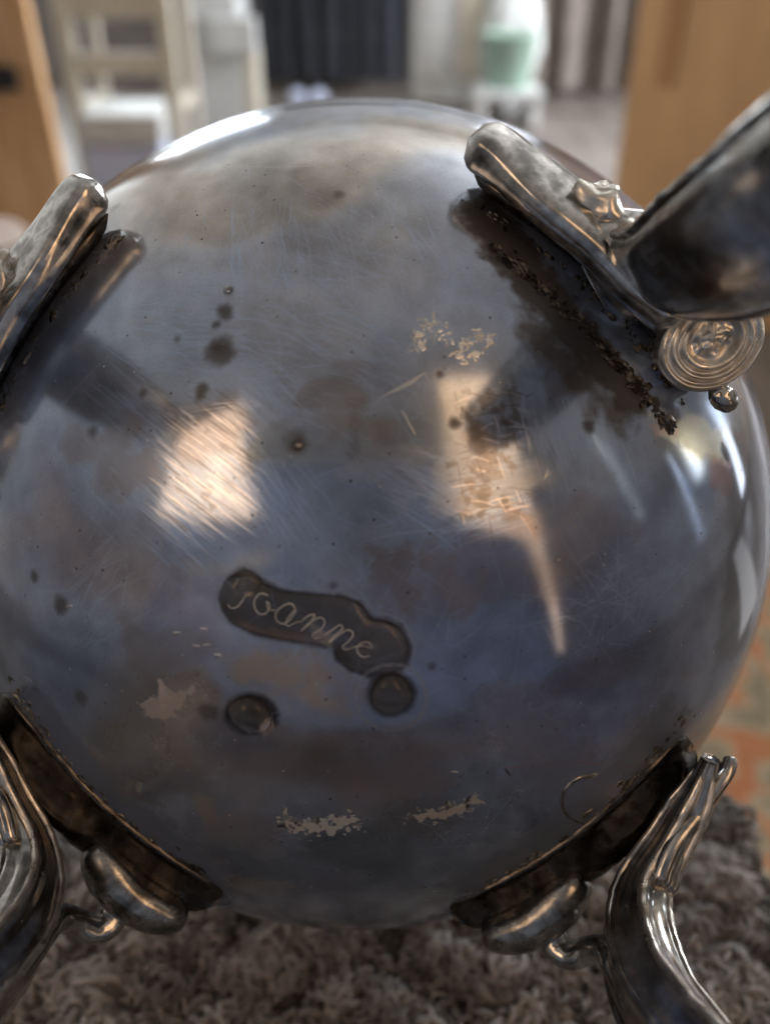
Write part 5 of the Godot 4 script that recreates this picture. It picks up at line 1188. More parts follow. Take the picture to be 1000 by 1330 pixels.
	stain_or_reflection([Vector2(21.73, 15.01), Vector2(22.52, 14.26), Vector2(22.70, 13.03), Vector2(22.41, 12.37), Vector2(21.50, 13.24)], lin(0.25, 0.24, 0.245), 0.536591, 0.589371, 1, 0.16, 0, 131, 0.05)
	stain_or_reflection([Vector2(18.98, 24.15), Vector2(19.82, 22.82), Vector2(20.26, 20.92), Vector2(20.45, 20.08), Vector2(19.63, 21.62)], lin(0.3, 0.31, 0.34), 0.647603, 0.339364, 1, 0.16, 0, 857, 0.05)
	stain_or_reflection([Vector2(21.37, 19.00), Vector2(22.39, 17.80), Vector2(22.80, 15.96), Vector2(22.96, 15.14), Vector2(21.77, 16.51)], lin(0.3, 0.31, 0.34), 0.643383, 0.392562, 1, 0.16, 0, 494, 0.05)
	stain_or_reflection([Vector2(22.99, 10.42), Vector2(23.82, 10.32), Vector2(23.95, 9.76), Vector2(23.61, 9.32), Vector2(23.09, 9.64)], lin(0.15, 0.145, 0.15), 0.78846, 0.533688, 1, 0.16, 0, 243, 0.05)
	stain_or_reflection([Vector2(-32.03, -21.89), Vector2(-28.16, -20.42), Vector2(-27.56, -17.40), Vector2(-25.83, -19.49), Vector2(-21.52, -17.78), Vector2(-24.35, -21.25), Vector2(-26.37, -24.17), Vector2(-30.72, -24.41)], lin(0.8, 0.68, 0.63), 0.95, 0.18, 0.5, 0.45, 0.05, 18, 0.06)
	stain_or_reflection([Vector2(-10.18, -41.99), Vector2(-6.88, -43.14), Vector2(-5.57, -41.98), Vector2(0.63, -40.09), Vector2(1.78, -43.24), Vector2(-0.94, -43.61), Vector2(-5.72, -44.53), Vector2(-8.46, -43.99)], lin(0.82, 0.81, 0.77), 0.9, 0.2, 1.6, 0.3, 0.1, 20, 0.07)
	stain_or_reflection([Vector2(10.36, -40.17), Vector2(13.82, -40.18), Vector2(20.76, -38.46), Vector2(21.39, -39.75), Vector2(15.79, -41.82), Vector2(10.67, -42.28)], lin(0.62, 0.57, 0.5), 0.9, 0.25, 1.2, 0.35, 0.1, 19, 0.06)
	stain_or_reflection([Vector2(11.08, 34.14), Vector2(11.74, 34.79), Vector2(12.71, 34.70), Vector2(12.20, 34.06)], lin(0.8, 0.78, 0.73), 0.85, 0.15, 0.8, 0.3, 0.08, 548, 0.09)
	stain_or_reflection([Vector2(13.42, 35.23), Vector2(13.91, 35.88), Vector2(14.60, 35.78), Vector2(14.23, 35.14)], lin(0.8, 0.78, 0.73), 0.85, 0.15, 0.8, 0.3, 0.08, 566, 0.09)
	stain_or_reflection([Vector2(14.63, 33.29), Vector2(15.21, 33.93), Vector2(16.05, 33.84), Vector2(15.60, 33.20)], lin(0.8, 0.78, 0.73), 0.85, 0.15, 0.8, 0.3, 0.08, 578, 0.09)
	stain_or_reflection([Vector2(17.87, 32.69), Vector2(18.47, 33.34), Vector2(19.32, 33.26), Vector2(18.86, 32.62)], lin(0.8, 0.78, 0.73), 0.85, 0.15, 0.8, 0.3, 0.08, 606, 0.09)
	stain_or_reflection([Vector2(17.20, 30.71), Vector2(17.69, 31.33), Vector2(18.39, 31.24), Vector2(18.01, 30.62)], lin(0.8, 0.78, 0.73), 0.85, 0.15, 0.8, 0.3, 0.08, 600, 0.09)
	stain_or_reflection([Vector2(19.10, 31.28), Vector2(19.61, 31.92), Vector2(20.32, 31.83), Vector2(19.93, 31.20)], lin(0.8, 0.78, 0.73), 0.85, 0.15, 0.8, 0.3, 0.08, 616, 0.09)
	stain_or_reflection([Vector2(21.14, 33.61), Vector2(21.67, 34.28), Vector2(22.39, 34.20), Vector2(21.99, 33.54)], lin(0.8, 0.78, 0.73), 0.85, 0.15, 0.8, 0.3, 0.08, 632, 0.09)
	stain_or_reflection([Vector2(11.04, 32.42), Vector2(11.42, 33.05), Vector2(11.97, 32.94), Vector2(11.68, 32.32)], lin(0.8, 0.78, 0.73), 0.85, 0.15, 0.8, 0.3, 0.08, 545, 0.09)
	scratch_or_halo(Vector2(-20.14, 18.69), Vector2(-14.39, 14.25), lin(0.16, 0.15, 0.15), 0.423191, 0.255046, 0.2, -0.00543354, 0.0132563)
	scratch_or_halo(Vector2(-17.84, 15.88), Vector2(-14.29, 13.19), lin(0.85, 0.88, 0.95), 0.400353, 0.296898, 0.2, -0.00642425, 0.0120405)
	scratch_or_halo(Vector2(-17.15, 10.85), Vector2(-13.07, 8.05), lin(0.85, 0.88, 0.95), 0.366354, 0.278417, 0.2, -0.0118552, 0.0206439)
	scratch_or_halo(Vector2(-27.69, 16.61), Vector2(-23.39, 14.29), lin(0.85, 0.88, 0.95), 0.514479, 0.510889, 0.2, -0.011752, 0.0218106)
	scratch_or_halo(Vector2(-18.14, 14.23), Vector2(-13.24, 10.50), lin(0.16, 0.15, 0.15), 0.39197, 0.575707, 0.2, -0.00756042, 0.0100961)
	scratch_or_halo(Vector2(-14.06, 11.82), Vector2(-11.61, 10.27), lin(0.16, 0.15, 0.15), 0.466209, 0.294599, 0.2, -0.00979809, -0.00986824)
	scratch_or_halo(Vector2(-21.96, 19.16), Vector2(-19.57, 17.50), lin(0.85, 0.88, 0.95), 0.702517, 0.594613, 0.2, -0.00982973, 0.00610483)
	scratch_or_halo(Vector2(-21.17, 16.83), Vector2(-19.51, 15.78), lin(0.85, 0.88, 0.95), 0.536168, 0.350666, 0.2, -0.00512457, 0.0235401)
	scratch_or_halo(Vector2(-26.60, 24.56), Vector2(-20.41, 20.18), lin(0.16, 0.15, 0.15), 0.704881, 0.530352, 0.2, -0.00374358, 0.019404)
	scratch_or_halo(Vector2(-18.59, 21.82), Vector2(-14.27, 18.36), lin(0.16, 0.15, 0.15), 0.60686, 0.634697, 0.2, -0.0100792, 0.0113389)
	scratch_or_halo(Vector2(-16.33, 18.31), Vector2(-13.21, 15.79), lin(0.85, 0.88, 0.95), 0.582278, 0.34106, 0.2, -0.00655809, 0.0182171)
	scratch_or_halo(Vector2(-15.47, 12.04), Vector2(-10.77, 8.40), lin(0.85, 0.88, 0.95), 0.73099, 0.667005, 0.2, -0.00873845, 0.0269785)
	scratch_or_halo(Vector2(-28.86, 23.12), Vector2(-23.77, 19.52), lin(0.85, 0.88, 0.95), 0.419117, 0.535769, 0.2, -0.00313901, 0.00316854)
	scratch_or_halo(Vector2(-14.61, 17.40), Vector2(-11.25, 14.96), lin(0.16, 0.15, 0.15), 0.498148, 0.661398, 0.2, -0.0097038, 0.00178627)
	scratch_or_halo(Vector2(-17.87, 24.27), Vector2(-12.82, 20.81), lin(0.16, 0.15, 0.15), 0.441243, 0.290517, 0.2, -0.00874721, -0.0030364)
	scratch_or_halo(Vector2(-22.48, 10.24), Vector2(-20.80, 9.12), lin(0.16, 0.15, 0.15), 0.604979, 0.311746, 0.2, -0.00681119, -0.0066998)
	scratch_or_halo(Vector2(-19.42, 8.43), Vector2(-15.40, 5.68), lin(0.85, 0.88, 0.95), 0.397407, 0.401906, 0.2, -0.00775806, 0.0146424)
	scratch_or_halo(Vector2(-20.42, 7.44), Vector2(-16.35, 4.69), lin(0.85, 0.88, 0.95), 0.674154, 0.544992, 0.2, -0.0112718, 0.00506152)
	scratch_or_halo(Vector2(-24.78, 23.37), Vector2(-17.63, 18.67), lin(0.85, 0.88, 0.95), 0.460287, 0.301968, 0.2, -0.00874988, 0.023208)
	scratch_or_halo(Vector2(-23.61, 25.71), Vector2(-16.60, 21.01), lin(0.16, 0.15, 0.15), 0.692274, 0.27908, 0.2, -0.0097192, 0.00142499)
	scratch_or_halo(Vector2(-25.09, 10.02), Vector2(-20.77, 7.39), lin(0.16, 0.15, 0.15), 0.556382, 0.475722, 0.2, -0.00543159, 0.0146037)
	scratch_or_halo(Vector2(-22.10, 16.74), Vector2(-19.91, 15.23), lin(0.85, 0.88, 0.95), 0.445244, 0.268976, 0.2, -0.00413773, 0.00684163)
	scratch_or_halo(Vector2(-15.00, 22.93), Vector2(-12.07, 20.65), lin(0.16, 0.15, 0.15), 0.348946, 0.627701, 0.2, -0.00294764, -0.00729996)
	scratch_or_halo(Vector2(-27.35, 13.33), Vector2(-24.23, 11.26), lin(0.16, 0.15, 0.15), 0.404374, 0.466751, 0.2, -0.00903433, 0.0177881)
	scratch_or_halo(Vector2(-20.98, 6.79), Vector2(-17.06, 4.35), lin(0.85, 0.88, 0.95), 0.681379, 0.338695, 0.2, -0.00725494, 0.00278238)
	scratch_or_halo(Vector2(-21.26, 24.05), Vector2(-14.95, 19.66), lin(0.85, 0.88, 0.95), 0.714206, 0.419999, 0.2, -0.00572373, -0.00538731)
	scratch_or_halo(Vector2(-23.99, 17.58), Vector2(-18.19, 13.58), lin(0.16, 0.15, 0.15), 0.505974, 0.388948, 0.2, -0.0102662, 0.00646691)
	scratch_or_halo(Vector2(-14.76, 17.38), Vector2(-12.14, 15.37), lin(0.16, 0.15, 0.15), 0.370011, 0.705593, 0.2, -0.00684087, -0.00526448)
	scratch_or_halo(Vector2(-24.30, 22.28), Vector2(-19.02, 18.44), lin(0.16, 0.15, 0.15), 0.600524, 0.263149, 0.2, -0.0108667, 0.0121804)
	scratch_or_halo(Vector2(-27.48, 19.01), Vector2(-24.04, 16.46), lin(0.85, 0.88, 0.95), 0.320443, 0.499761, 0.2, -0.00926646, 0.0110423)
	scratch_or_halo(Vector2(-28.08, 20.98), Vector2(-25.36, 18.81), lin(0.85, 0.88, 0.95), 0.307609, 0.599345, 0.2, -0.00440996, -0.00565365)
	scratch_or_halo(Vector2(-20.23, 23.92), Vector2(-13.96, 19.43), lin(0.16, 0.15, 0.15), 0.349447, 0.74767, 0.2, -0.00459807, 0.0268138)
	scratch_or_halo(Vector2(-16.02, 10.45), Vector2(-13.31, 8.52), lin(0.85, 0.88, 0.95), 0.476085, 0.370515, 0.2, -0.00236865, 0.0235333)
	scratch_or_halo(Vector2(-17.01, 16.11), Vector2(-14.47, 14.19), lin(0.85, 0.88, 0.95), 0.628268, 0.615722, 0.2, -0.00288238, 0.0122867)
	scratch_or_halo(Vector2(-22.68, 14.26), Vector2(-19.82, 12.30), lin(0.85, 0.88, 0.95), 0.366311, 0.620684, 0.2, -0.00275647, 0.00279051)
	scratch_or_halo(Vector2(-24.10, 13.04), Vector2(-22.59, 11.99), lin(0.16, 0.15, 0.15), 0.63497, 0.546195, 0.2, -0.00877794, 0.00570646)
	scratch_or_halo(Vector2(-23.67, 13.27), Vector2(-20.73, 11.04), lin(0.85, 0.88, 0.95), 0.608556, 0.545935, 0.2, -0.0100132, 0.026402)
	scratch_or_halo(Vector2(-20.42, 23.17), Vector2(-17.52, 21.36), lin(0.85, 0.88, 0.95), 0.598974, 0.542174, 0.2, -0.00918277, 0.019225)
	scratch_or_halo(Vector2(-26.33, 8.74), Vector2(-21.27, 5.01), lin(0.16, 0.15, 0.15), 0.568288, 0.360928, 0.2, -0.00760833, 0.0022408)
	scratch_or_halo(Vector2(-25.46, 14.55), Vector2(-20.91, 11.17), lin(0.16, 0.15, 0.15), 0.592522, 0.588135, 0.2, -0.00560172, 0.0127048)
	scratch_or_halo(Vector2(-14.18, 6.53), Vector2(-12.05, 4.97), lin(0.85, 0.88, 0.95), 0.594926, 0.406102, 0.2, -0.009209, 0.00881605)
	scratch_or_halo(Vector2(-19.08, 12.71), Vector2(-16.98, 11.23), lin(0.85, 0.88, 0.95), 0.546612, 0.565484, 0.2, -0.00458503, 0.0144261)
	scratch_or_halo(Vector2(-15.70, 8.00), Vector2(-13.40, 6.27), lin(0.16, 0.15, 0.15), 0.372646, 0.450094, 0.2, -0.00290196, -0.00682401)
	scratch_or_halo(Vector2(-23.97, 12.81), Vector2(-19.39, 9.30), lin(0.85, 0.88, 0.95), 0.571659, 0.721699, 0.2, -0.00393869, 0.00514924)
	scratch_or_halo(Vector2(-17.36, 23.72), Vector2(-13.54, 21.48), lin(0.16, 0.15, 0.15), 0.743891, 0.719386, 0.2, -0.0113821, 0.0295365)
	scratch_or_halo(Vector2(-22.20, 13.78), Vector2(-19.83, 11.86), lin(0.16, 0.15, 0.15), 0.416196, 0.50152, 0.2, -0.0102475, 0.00725578)
	scratch_or_halo(Vector2(-17.82, 13.44), Vector2(-12.38, 9.37), lin(0.16, 0.15, 0.15), 0.715758, 0.533018, 0.2, -0.00414571, 0.0164075)
	scratch_or_halo(Vector2(-24.39, 7.09), Vector2(-20.85, 4.50), lin(0.85, 0.88, 0.95), 0.535693, 0.611108, 0.2, -0.0043474, 0.00872569)
	scratch_or_halo(Vector2(-14.97, 16.50), Vector2(-11.69, 14.75), lin(0.16, 0.15, 0.15), 0.399172, 0.323393, 0.2, -0.0107724, 0.00784107)
	scratch_or_halo(Vector2(-20.73, 12.33), Vector2(-19.17, 11.38), lin(0.16, 0.15, 0.15), 0.365982, 0.493275, 0.2, -0.00584551, 0.0179536)
	scratch_or_halo(Vector2(-14.67, 10.39), Vector2(-11.24, 7.88), lin(0.85, 0.88, 0.95), 0.725739, 0.628034, 0.2, -0.00866378, 0.0207929)
	scratch_or_halo(Vector2(-21.45, 13.17), Vector2(-16.65, 9.95), lin(0.85, 0.88, 0.95), 0.621391, 0.735233, 0.2, -0.0070646, 0.00974025)
	scratch_or_halo(Vector2(-18.65, 14.72), Vector2(-15.88, 12.24), lin(0.85, 0.88, 0.95), 0.745072, 0.351751, 0.2, -0.00651581, 0.000135337)
	scratch_or_halo(Vector2(-15.35, 21.38), Vector2(-10.67, 17.68), lin(0.85, 0.88, 0.95), 0.600366, 0.534185, 0.2, -0.00303587, 0.00907265)
	scratch_or_halo(Vector2(-23.39, 19.88), Vector2(-21.21, 18.37), lin(0.85, 0.88, 0.95), 0.40681, 0.393435, 0.2, -0.00965121, 0.0265746)
	scratch_or_halo(Vector2(-16.57, 6.35), Vector2(-14.69, 5.02), lin(0.16, 0.15, 0.15), 0.515417, 0.308751, 0.2, -0.00676224, 0.000757491)
	scratch_or_halo(Vector2(-27.55, 11.37), Vector2(-22.03, 7.38), lin(0.16, 0.15, 0.15), 0.718566, 0.360684, 0.2, -0.00874011, -0.00263251)
	scratch_or_halo(Vector2(-22.20, 13.10), Vector2(-18.81, 10.61), lin(0.85, 0.88, 0.95), 0.416758, 0.744395, 0.2, -0.00483688, 0.0194902)
	scratch_or_halo(Vector2(-18.68, 26.04), Vector2(-12.33, 21.52), lin(0.16, 0.15, 0.15), 0.367254, 0.743675, 0.2, -0.00645697, 0.00218632)
	scratch_or_halo(Vector2(-28.12, 17.66), Vector2(-23.76, 14.43), lin(0.85, 0.88, 0.95), 0.515974, 0.619243, 0.2, -0.00208656, -0.00604804)
	scratch_or_halo(Vector2(-21.96, 24.31), Vector2(-17.35, 20.84), lin(0.16, 0.15, 0.15), 0.748645, 0.560637, 0.2, -0.00676369, 0.0169317)
	scratch_or_halo(Vector2(-18.73, 15.39), Vector2(-15.42, 13.05), lin(0.85, 0.88, 0.95), 0.619833, 0.261963, 0.2, -0.00582402, 0.00653518)
	scratch_or_halo(Vector2(-16.22, 17.03), Vector2(-9.90, 13.32), lin(0.85, 0.88, 0.95), 0.39431, 0.676188, 0.2, -0.00717065, -0.00725499)
	scratch_or_halo(Vector2(-28.06, 8.86), Vector2(-23.24, 5.96), lin(0.85, 0.88, 0.95), 0.744381, 0.466241, 0.2, -0.00528443, 0.00872481)
	scratch_or_halo(Vector2(-30.11, 23.23), Vector2(-23.38, 18.60), lin(0.85, 0.88, 0.95), 0.394043, 0.36722, 0.2, -0.0113633, 0.0108731)
	scratch_or_halo(Vector2(-27.57, 18.08), Vector2(-21.31, 13.31), lin(0.16, 0.15, 0.15), 0.521347, 0.641984, 0.2, -0.0106596, 0.0279102)
	scratch_or_halo(Vector2(-17.49, 17.31), Vector2(-11.28, 12.55), lin(0.85, 0.88, 0.95), 0.600678, 0.430031, 0.2, -0.00592712, 0.0292333)
	scratch_or_halo(Vector2(-26.01, 16.04), Vector2(-20.79, 12.69), lin(0.85, 0.88, 0.95), 0.708879, 0.590448, 0.2, -0.0116096, 0.00390517)
	scratch_or_halo(Vector2(-23.95, 22.07), Vector2(-20.37, 19.51), lin(0.85, 0.88, 0.95), 0.489436, 0.66806, 0.2, -0.00980029, -0.00277959)
	scratch_or_halo(Vector2(-17.85, 8.22), Vector2(-14.90, 5.88), lin(0.85, 0.88, 0.95), 0.342816, 0.348136, 0.2, -0.00460604, 0.0201168)
	scratch_or_halo(Vector2(-19.14, 15.90), Vector2(-16.69, 14.20), lin(0.85, 0.88, 0.95), 0.477825, 0.531863, 0.2, -0.00821887, 0.00258743)
	scratch_or_halo(Vector2(-25.76, 22.23), Vector2(-22.19, 19.99), lin(0.85, 0.88, 0.95), 0.521581, 0.335215, 0.2, -0.00315843, 0.0271473)
	scratch_or_halo(Vector2(-28.26, 16.66), Vector2(-24.67, 14.21), lin(0.85, 0.88, 0.95), 0.340267, 0.323964, 0.2, -0.00871456, 0.0179042)
	scratch_or_halo(Vector2(-17.15, 21.73), Vector2(-14.81, 19.78), lin(0.85, 0.88, 0.95), 0.497391, 0.645854, 0.2, -0.00269469, 0.0148684)
	scratch_or_halo(Vector2(-19.94, 10.56), Vector2(-16.38, 8.12), lin(0.85, 0.88, 0.95), 0.531136, 0.603635, 0.2, -0.00625886, 0.0179733)
	scratch_or_halo(Vector2(-18.53, 10.25), Vector2(-12.68, 6.39), lin(0.16, 0.15, 0.15), 0.461042, 0.468025, 0.2, -0.00524127, 0.0263009)
	scratch_or_halo(Vector2(-19.07, 21.47), Vector2(-14.67, 18.10), lin(0.16, 0.15, 0.15), 0.44338, 0.599204, 0.2, -0.00996425, 0.00580406)
	scratch_or_halo(Vector2(-26.69, 14.10), Vector2(-22.49, 11.30), lin(0.16, 0.15, 0.15), 0.478858, 0.477159, 0.2, -0.00482028, 0.0025799)
	scratch_or_halo(Vector2(-30.06, 20.68), Vector2(-23.71, 16.85), lin(0.85, 0.88, 0.95), 0.417943, 0.287936, 0.2, -0.0109084, 0.013284)
	scratch_or_halo(Vector2(-20.21, 7.60), Vector2(-15.81, 4.26), lin(0.85, 0.88, 0.95), 0.744077, 0.498216, 0.2, -0.00778317, 0.00884764)
	scratch_or_halo(Vector2(-24.70, 12.02), Vector2(-18.08, 7.72), lin(0.16, 0.15, 0.15), 0.65465, 0.564672, 0.2, -0.0100493, 0.0278832)
	scratch_or_halo(Vector2(-19.65, 16.81), Vector2(-13.52, 12.56), lin(0.85, 0.88, 0.95), 0.457295, 0.314401, 0.2, -0.00384525, 0.0199176)
	scratch_or_halo(Vector2(-17.04, 17.63), Vector2(-14.63, 15.69), lin(0.16, 0.15, 0.15), 0.498118, 0.287798, 0.2, -0.00452075, -0.00600574)
	scratch_or_halo(Vector2(-21.80, 21.84), Vector2(-17.26, 18.20), lin(0.16, 0.15, 0.15), 0.402809, 0.615544, 0.2, -0.00764679, 0.0132113)
	scratch_or_halo(Vector2(-26.25, 21.82), Vector2(-19.36, 17.60), lin(0.16, 0.15, 0.15), 0.679859, 0.259011, 0.2, -0.0106098, 0.0245249)
	scratch_or_halo(Vector2(-18.77, 21.96), Vector2(-17.11, 20.81), lin(0.85, 0.88, 0.95), 0.486995, 0.744323, 0.2, -0.00610161, 0.00832343)
	scratch_or_halo(Vector2(-21.91, 17.51), Vector2(-17.95, 14.66), lin(0.16, 0.15, 0.15), 0.733224, 0.310058, 0.2, -0.00477771, 0.0277264)
	scratch_or_halo(Vector2(-16.73, 11.73), Vector2(-15.34, 10.55), lin(0.16, 0.15, 0.15), 0.663282, 0.516544, 0.2, -0.00264782, 0.00312893)
	scratch_or_halo(Vector2(-18.78, 13.29), Vector2(-15.49, 10.76), lin(0.85, 0.88, 0.95), 0.334581, 0.286146, 0.2, -0.00527943, 0.0106087)
	scratch_or_halo(Vector2(-29.17, 9.53), Vector2(-22.57, 5.25), lin(0.85, 0.88, 0.95), 0.639652, 0.422809, 0.2, -0.00957496, 0.00474123)
	scratch_or_halo(Vector2(-15.17, 22.22), Vector2(-10.60, 18.25), lin(0.85, 0.88, 0.95), 0.315792, 0.456878, 0.2, -0.00392224, 0.00547063)
	scratch_or_halo(Vector2(-15.36, 18.54), Vector2(-13.24, 17.17), lin(0.16, 0.15, 0.15), 0.367219, 0.351219, 0.2, -0.00569746, -0.00808291)
	scratch_or_halo(Vector2(-28.25, 17.71), Vector2(-26.23, 16.38), lin(0.16, 0.15, 0.15), 0.335127, 0.685255, 0.2, -0.0102617, 0.0222586)
	scratch_or_halo(Vector2(-27.18, 8.15), Vector2(-25.40, 6.84), lin(0.85, 0.88, 0.95), 0.553684, 0.661455, 0.2, -0.0110351, -0.00544154)
	scratch_or_halo(Vector2(-16.26, 10.35), Vector2(-12.23, 6.79), lin(0.85, 0.88, 0.95), 0.615523, 0.438099, 0.2, -0.0108616, 0.0205883)
	scratch_or_halo(Vector2(-17.95, 16.15), Vector2(-15.16, 14.14), lin(0.85, 0.88, 0.95), 0.735967, 0.532942, 0.2, -0.00611477, -0.000563585)
	scratch_or_halo(Vector2(-26.29, 8.23), Vector2(-21.70, 5.05), lin(0.16, 0.15, 0.15), 0.513298, 0.591977, 0.2, -0.0092679, 0.0137758)
	scratch_or_halo(Vector2(-26.63, 21.47), Vector2(-21.92, 18.33), lin(0.85, 0.88, 0.95), 0.720291, 0.328086, 0.2, -0.00815797, 0.0249378)
	scratch_or_halo(Vector2(-25.75, 14.83), Vector2(-23.09, 13.10), lin(0.16, 0.15, 0.15), 0.676164, 0.738211, 0.2, -0.00504443, -0.00262852)
	scratch_or_halo(Vector2(-22.33, 21.81), Vector2(-19.39, 19.86), lin(0.85, 0.88, 0.95), 0.324648, 0.735203, 0.2, -0.00252525, 0.0119715)
	scratch_or_halo(Vector2(-15.26, 11.71), Vector2(-9.66, 6.69), lin(0.85, 0.88, 0.95), 0.535165, 0.377662, 0.2, -0.00427819, 0.000675464)
	scratch_or_halo(Vector2(-17.41, 8.64), Vector2(-11.36, 4.50), lin(0.85, 0.88, 0.95), 0.596522, 0.683248, 0.2, -0.00419863, -0.000647409)
	scratch_or_halo(Vector2(-27.36, 22.97), Vector2(-22.24, 19.16), lin(0.85, 0.88, 0.95), 0.618361, 0.464474, 0.2, -0.0116887, 0.000743777)
	scratch_or_halo(Vector2(-23.32, 18.52), Vector2(-18.49, 15.56), lin(0.85, 0.88, 0.95), 0.620536, 0.616795, 0.2, -0.00622772, 0.00293852)
	scratch_or_halo(Vector2(-22.01, 9.95), Vector2(-16.67, 6.01), lin(0.16, 0.15, 0.15), 0.523008, 0.719752, 0.2, -0.00648245, 0.0139318)
	scratch_or_halo(Vector2(-24.34, 13.06), Vector2(-20.34, 10.16), lin(0.85, 0.88, 0.95), 0.749867, 0.748035, 0.2, -0.00249235, -0.00825742)
	scratch_or_halo(Vector2(-27.66, 18.76), Vector2(-24.67, 16.63), lin(0.85, 0.88, 0.95), 0.734225, 0.637509, 0.2, -0.00940902, 0.028882)
	scratch_or_halo(Vector2(-28.41, 23.91), Vector2(-24.45, 21.46), lin(0.85, 0.88, 0.95), 0.358733, 0.666682, 0.2, -0.00549825, 0.025111)
	scratch_or_halo(Vector2(-17.89, 11.58), Vector2(-14.56, 9.26), lin(0.85, 0.88, 0.95), 0.744612, 0.471298, 0.2, -0.00955057, 0.028698)
	scratch_or_halo(Vector2(-17.01, 23.97), Vector2(-10.79, 18.91), lin(0.85, 0.88, 0.95), 0.65521, 0.366536, 0.2, -0.00950278, 0.00508116)
	scratch_or_halo(Vector2(-21.64, 17.21), Vector2(-18.82, 14.99), lin(0.85, 0.88, 0.95), 0.335757, 0.416208, 0.2, -0.00533204, 0.0227143)
	scratch_or_halo(Vector2(-19.16, 13.75), Vector2(-14.49, 10.66), lin(0.16, 0.15, 0.15), 0.573309, 0.306855, 0.2, -0.00317954, 0.00181553)
	scratch_or_halo(Vector2(-28.82, 13.21), Vector2(-24.43, 10.39), lin(0.85, 0.88, 0.95), 0.58865, 0.414524, 0.2, -0.00961458, 0.0152117)
	scratch_or_halo(Vector2(-20.94, 19.76), Vector2(-16.97, 16.94), lin(0.85, 0.88, 0.95), 0.647975, 0.424021, 0.2, -0.00581169, 0.0254818)
	scratch_or_halo(Vector2(-25.89, 8.36), Vector2(-23.40, 6.74), lin(0.85, 0.88, 0.95), 0.616016, 0.339186, 0.2, -0.0077805, 0.015543)
	scratch_or_halo(Vector2(-17.95, 7.22), Vector2(-14.69, 4.58), lin(0.16, 0.15, 0.15), 0.317369, 0.321312, 0.2, -0.0046113, 0.00484987)
	scratch_or_halo(Vector2(-26.61, 11.40), Vector2(-21.41, 7.69), lin(0.85, 0.88, 0.95), 0.580656, 0.739148, 0.2, -0.00584495, 0.0209516)
	scratch_or_halo(Vector2(-28.37, 13.11), Vector2(-25.37, 11.16), lin(0.85, 0.88, 0.95), 0.70539, 0.608637, 0.2, -0.00745016, 0.00333619)
	scratch_or_halo(Vector2(-27.80, 16.04), Vector2(-21.60, 11.80), lin(0.85, 0.88, 0.95), 0.386641, 0.591534, 0.2, -0.008435, 0.00838631)
	scratch_or_halo(Vector2(-19.68, 11.48), Vector2(-16.78, 9.59), lin(0.85, 0.88, 0.95), 0.720876, 0.323962, 0.2, -0.0109461, 0.0173263)
	scratch_or_halo(Vector2(-23.50, 17.31), Vector2(-17.88, 13.34), lin(0.16, 0.15, 0.15), 0.513523, 0.658182, 0.2, -0.0113087, 0.0240169)
	scratch_or_halo(Vector2(-23.36, 19.99), Vector2(-21.89, 18.79), lin(0.85, 0.88, 0.95), 0.312878, 0.672737, 0.2, -0.00926803, 0.0267886)
	scratch_or_halo(Vector2(-19.31, 13.85), Vector2(-16.62, 12.19), lin(0.85, 0.88, 0.95), 0.546753, 0.679793, 0.2, -0.00569199, 0.0255332)
	scratch_or_halo(Vector2(-24.93, 10.40), Vector2(-21.40, 7.93), lin(0.85, 0.88, 0.95), 0.457884, 0.411129, 0.2, -0.00344754, 0.0267746)
	scratch_or_halo(Vector2(-26.36, 16.04), Vector2(-21.72, 12.17), lin(0.85, 0.88, 0.95), 0.545881, 0.392682, 0.2, -0.0066595, 0.0286409)
	scratch_or_halo(Vector2(-19.31, 20.87), Vector2(-14.48, 17.01), lin(0.16, 0.15, 0.15), 0.555169, 0.345165, 0.2, -0.011489, -0.00463539)
	scratch_or_halo(Vector2(-17.80, 13.75), Vector2(-16.41, 12.62), lin(0.85, 0.88, 0.95), 0.35654, 0.687465, 0.2, -0.00204344, 0.00664721)
	scratch_or_halo(Vector2(-26.49, 9.42), Vector2(-20.14, 5.80), lin(0.85, 0.88, 0.95), 0.555379, 0.723203, 0.2, -0.00211747, 0.0110749)
	scratch_or_halo(Vector2(-19.21, 12.88), Vector2(-15.29, 9.96), lin(0.85, 0.88, 0.95), 0.711927, 0.73072, 0.2, -0.00529937, 0.000995326)
	scratch_or_halo(Vector2(-19.07, 19.49), Vector2(-12.86, 15.65), lin(0.85, 0.88, 0.95), 0.393887, 0.66645, 0.2, -0.0118258, 0.00877061)
	scratch_or_halo(Vector2(-15.96, 10.31), Vector2(-10.11, 6.53), lin(0.85, 0.88, 0.95), 0.426981, 0.404728, 0.2, -0.00759696, 0.0248262)
	scratch_or_halo(Vector2(-25.73, 22.72), Vector2(-24.04, 21.56), lin(0.85, 0.88, 0.95), 0.568615, 0.467747, 0.2, -0.00663305, 0.00117919)
	scratch_or_halo(Vector2(-19.66, 17.61), Vector2(-16.92, 15.36), lin(0.85, 0.88, 0.95), 0.374743, 0.440342, 0.2, -0.00396251, 0.00390106)
	scratch_or_halo(Vector2(-29.77, 21.79), Vector2(-24.63, 18.64), lin(0.85, 0.88, 0.95), 0.390535, 0.319129, 0.2, -0.00452731, 0.0226076)
	scratch_or_halo(Vector2(-24.58, 18.13), Vector2(-20.61, 15.42), lin(0.85, 0.88, 0.95), 0.358358, 0.721684, 0.2, -0.00312769, 0.0298707)
	scratch_or_halo(Vector2(-25.73, 21.64), Vector2(-21.59, 19.00), lin(0.85, 0.88, 0.95), 0.408886, 0.571108, 0.2, -0.00603729, 0.0130737)
	scratch_or_halo(Vector2(-18.53, 16.71), Vector2(-12.35, 12.40), lin(0.16, 0.15, 0.15), 0.665137, 0.320808, 0.2, -0.00474287, 0.023702)
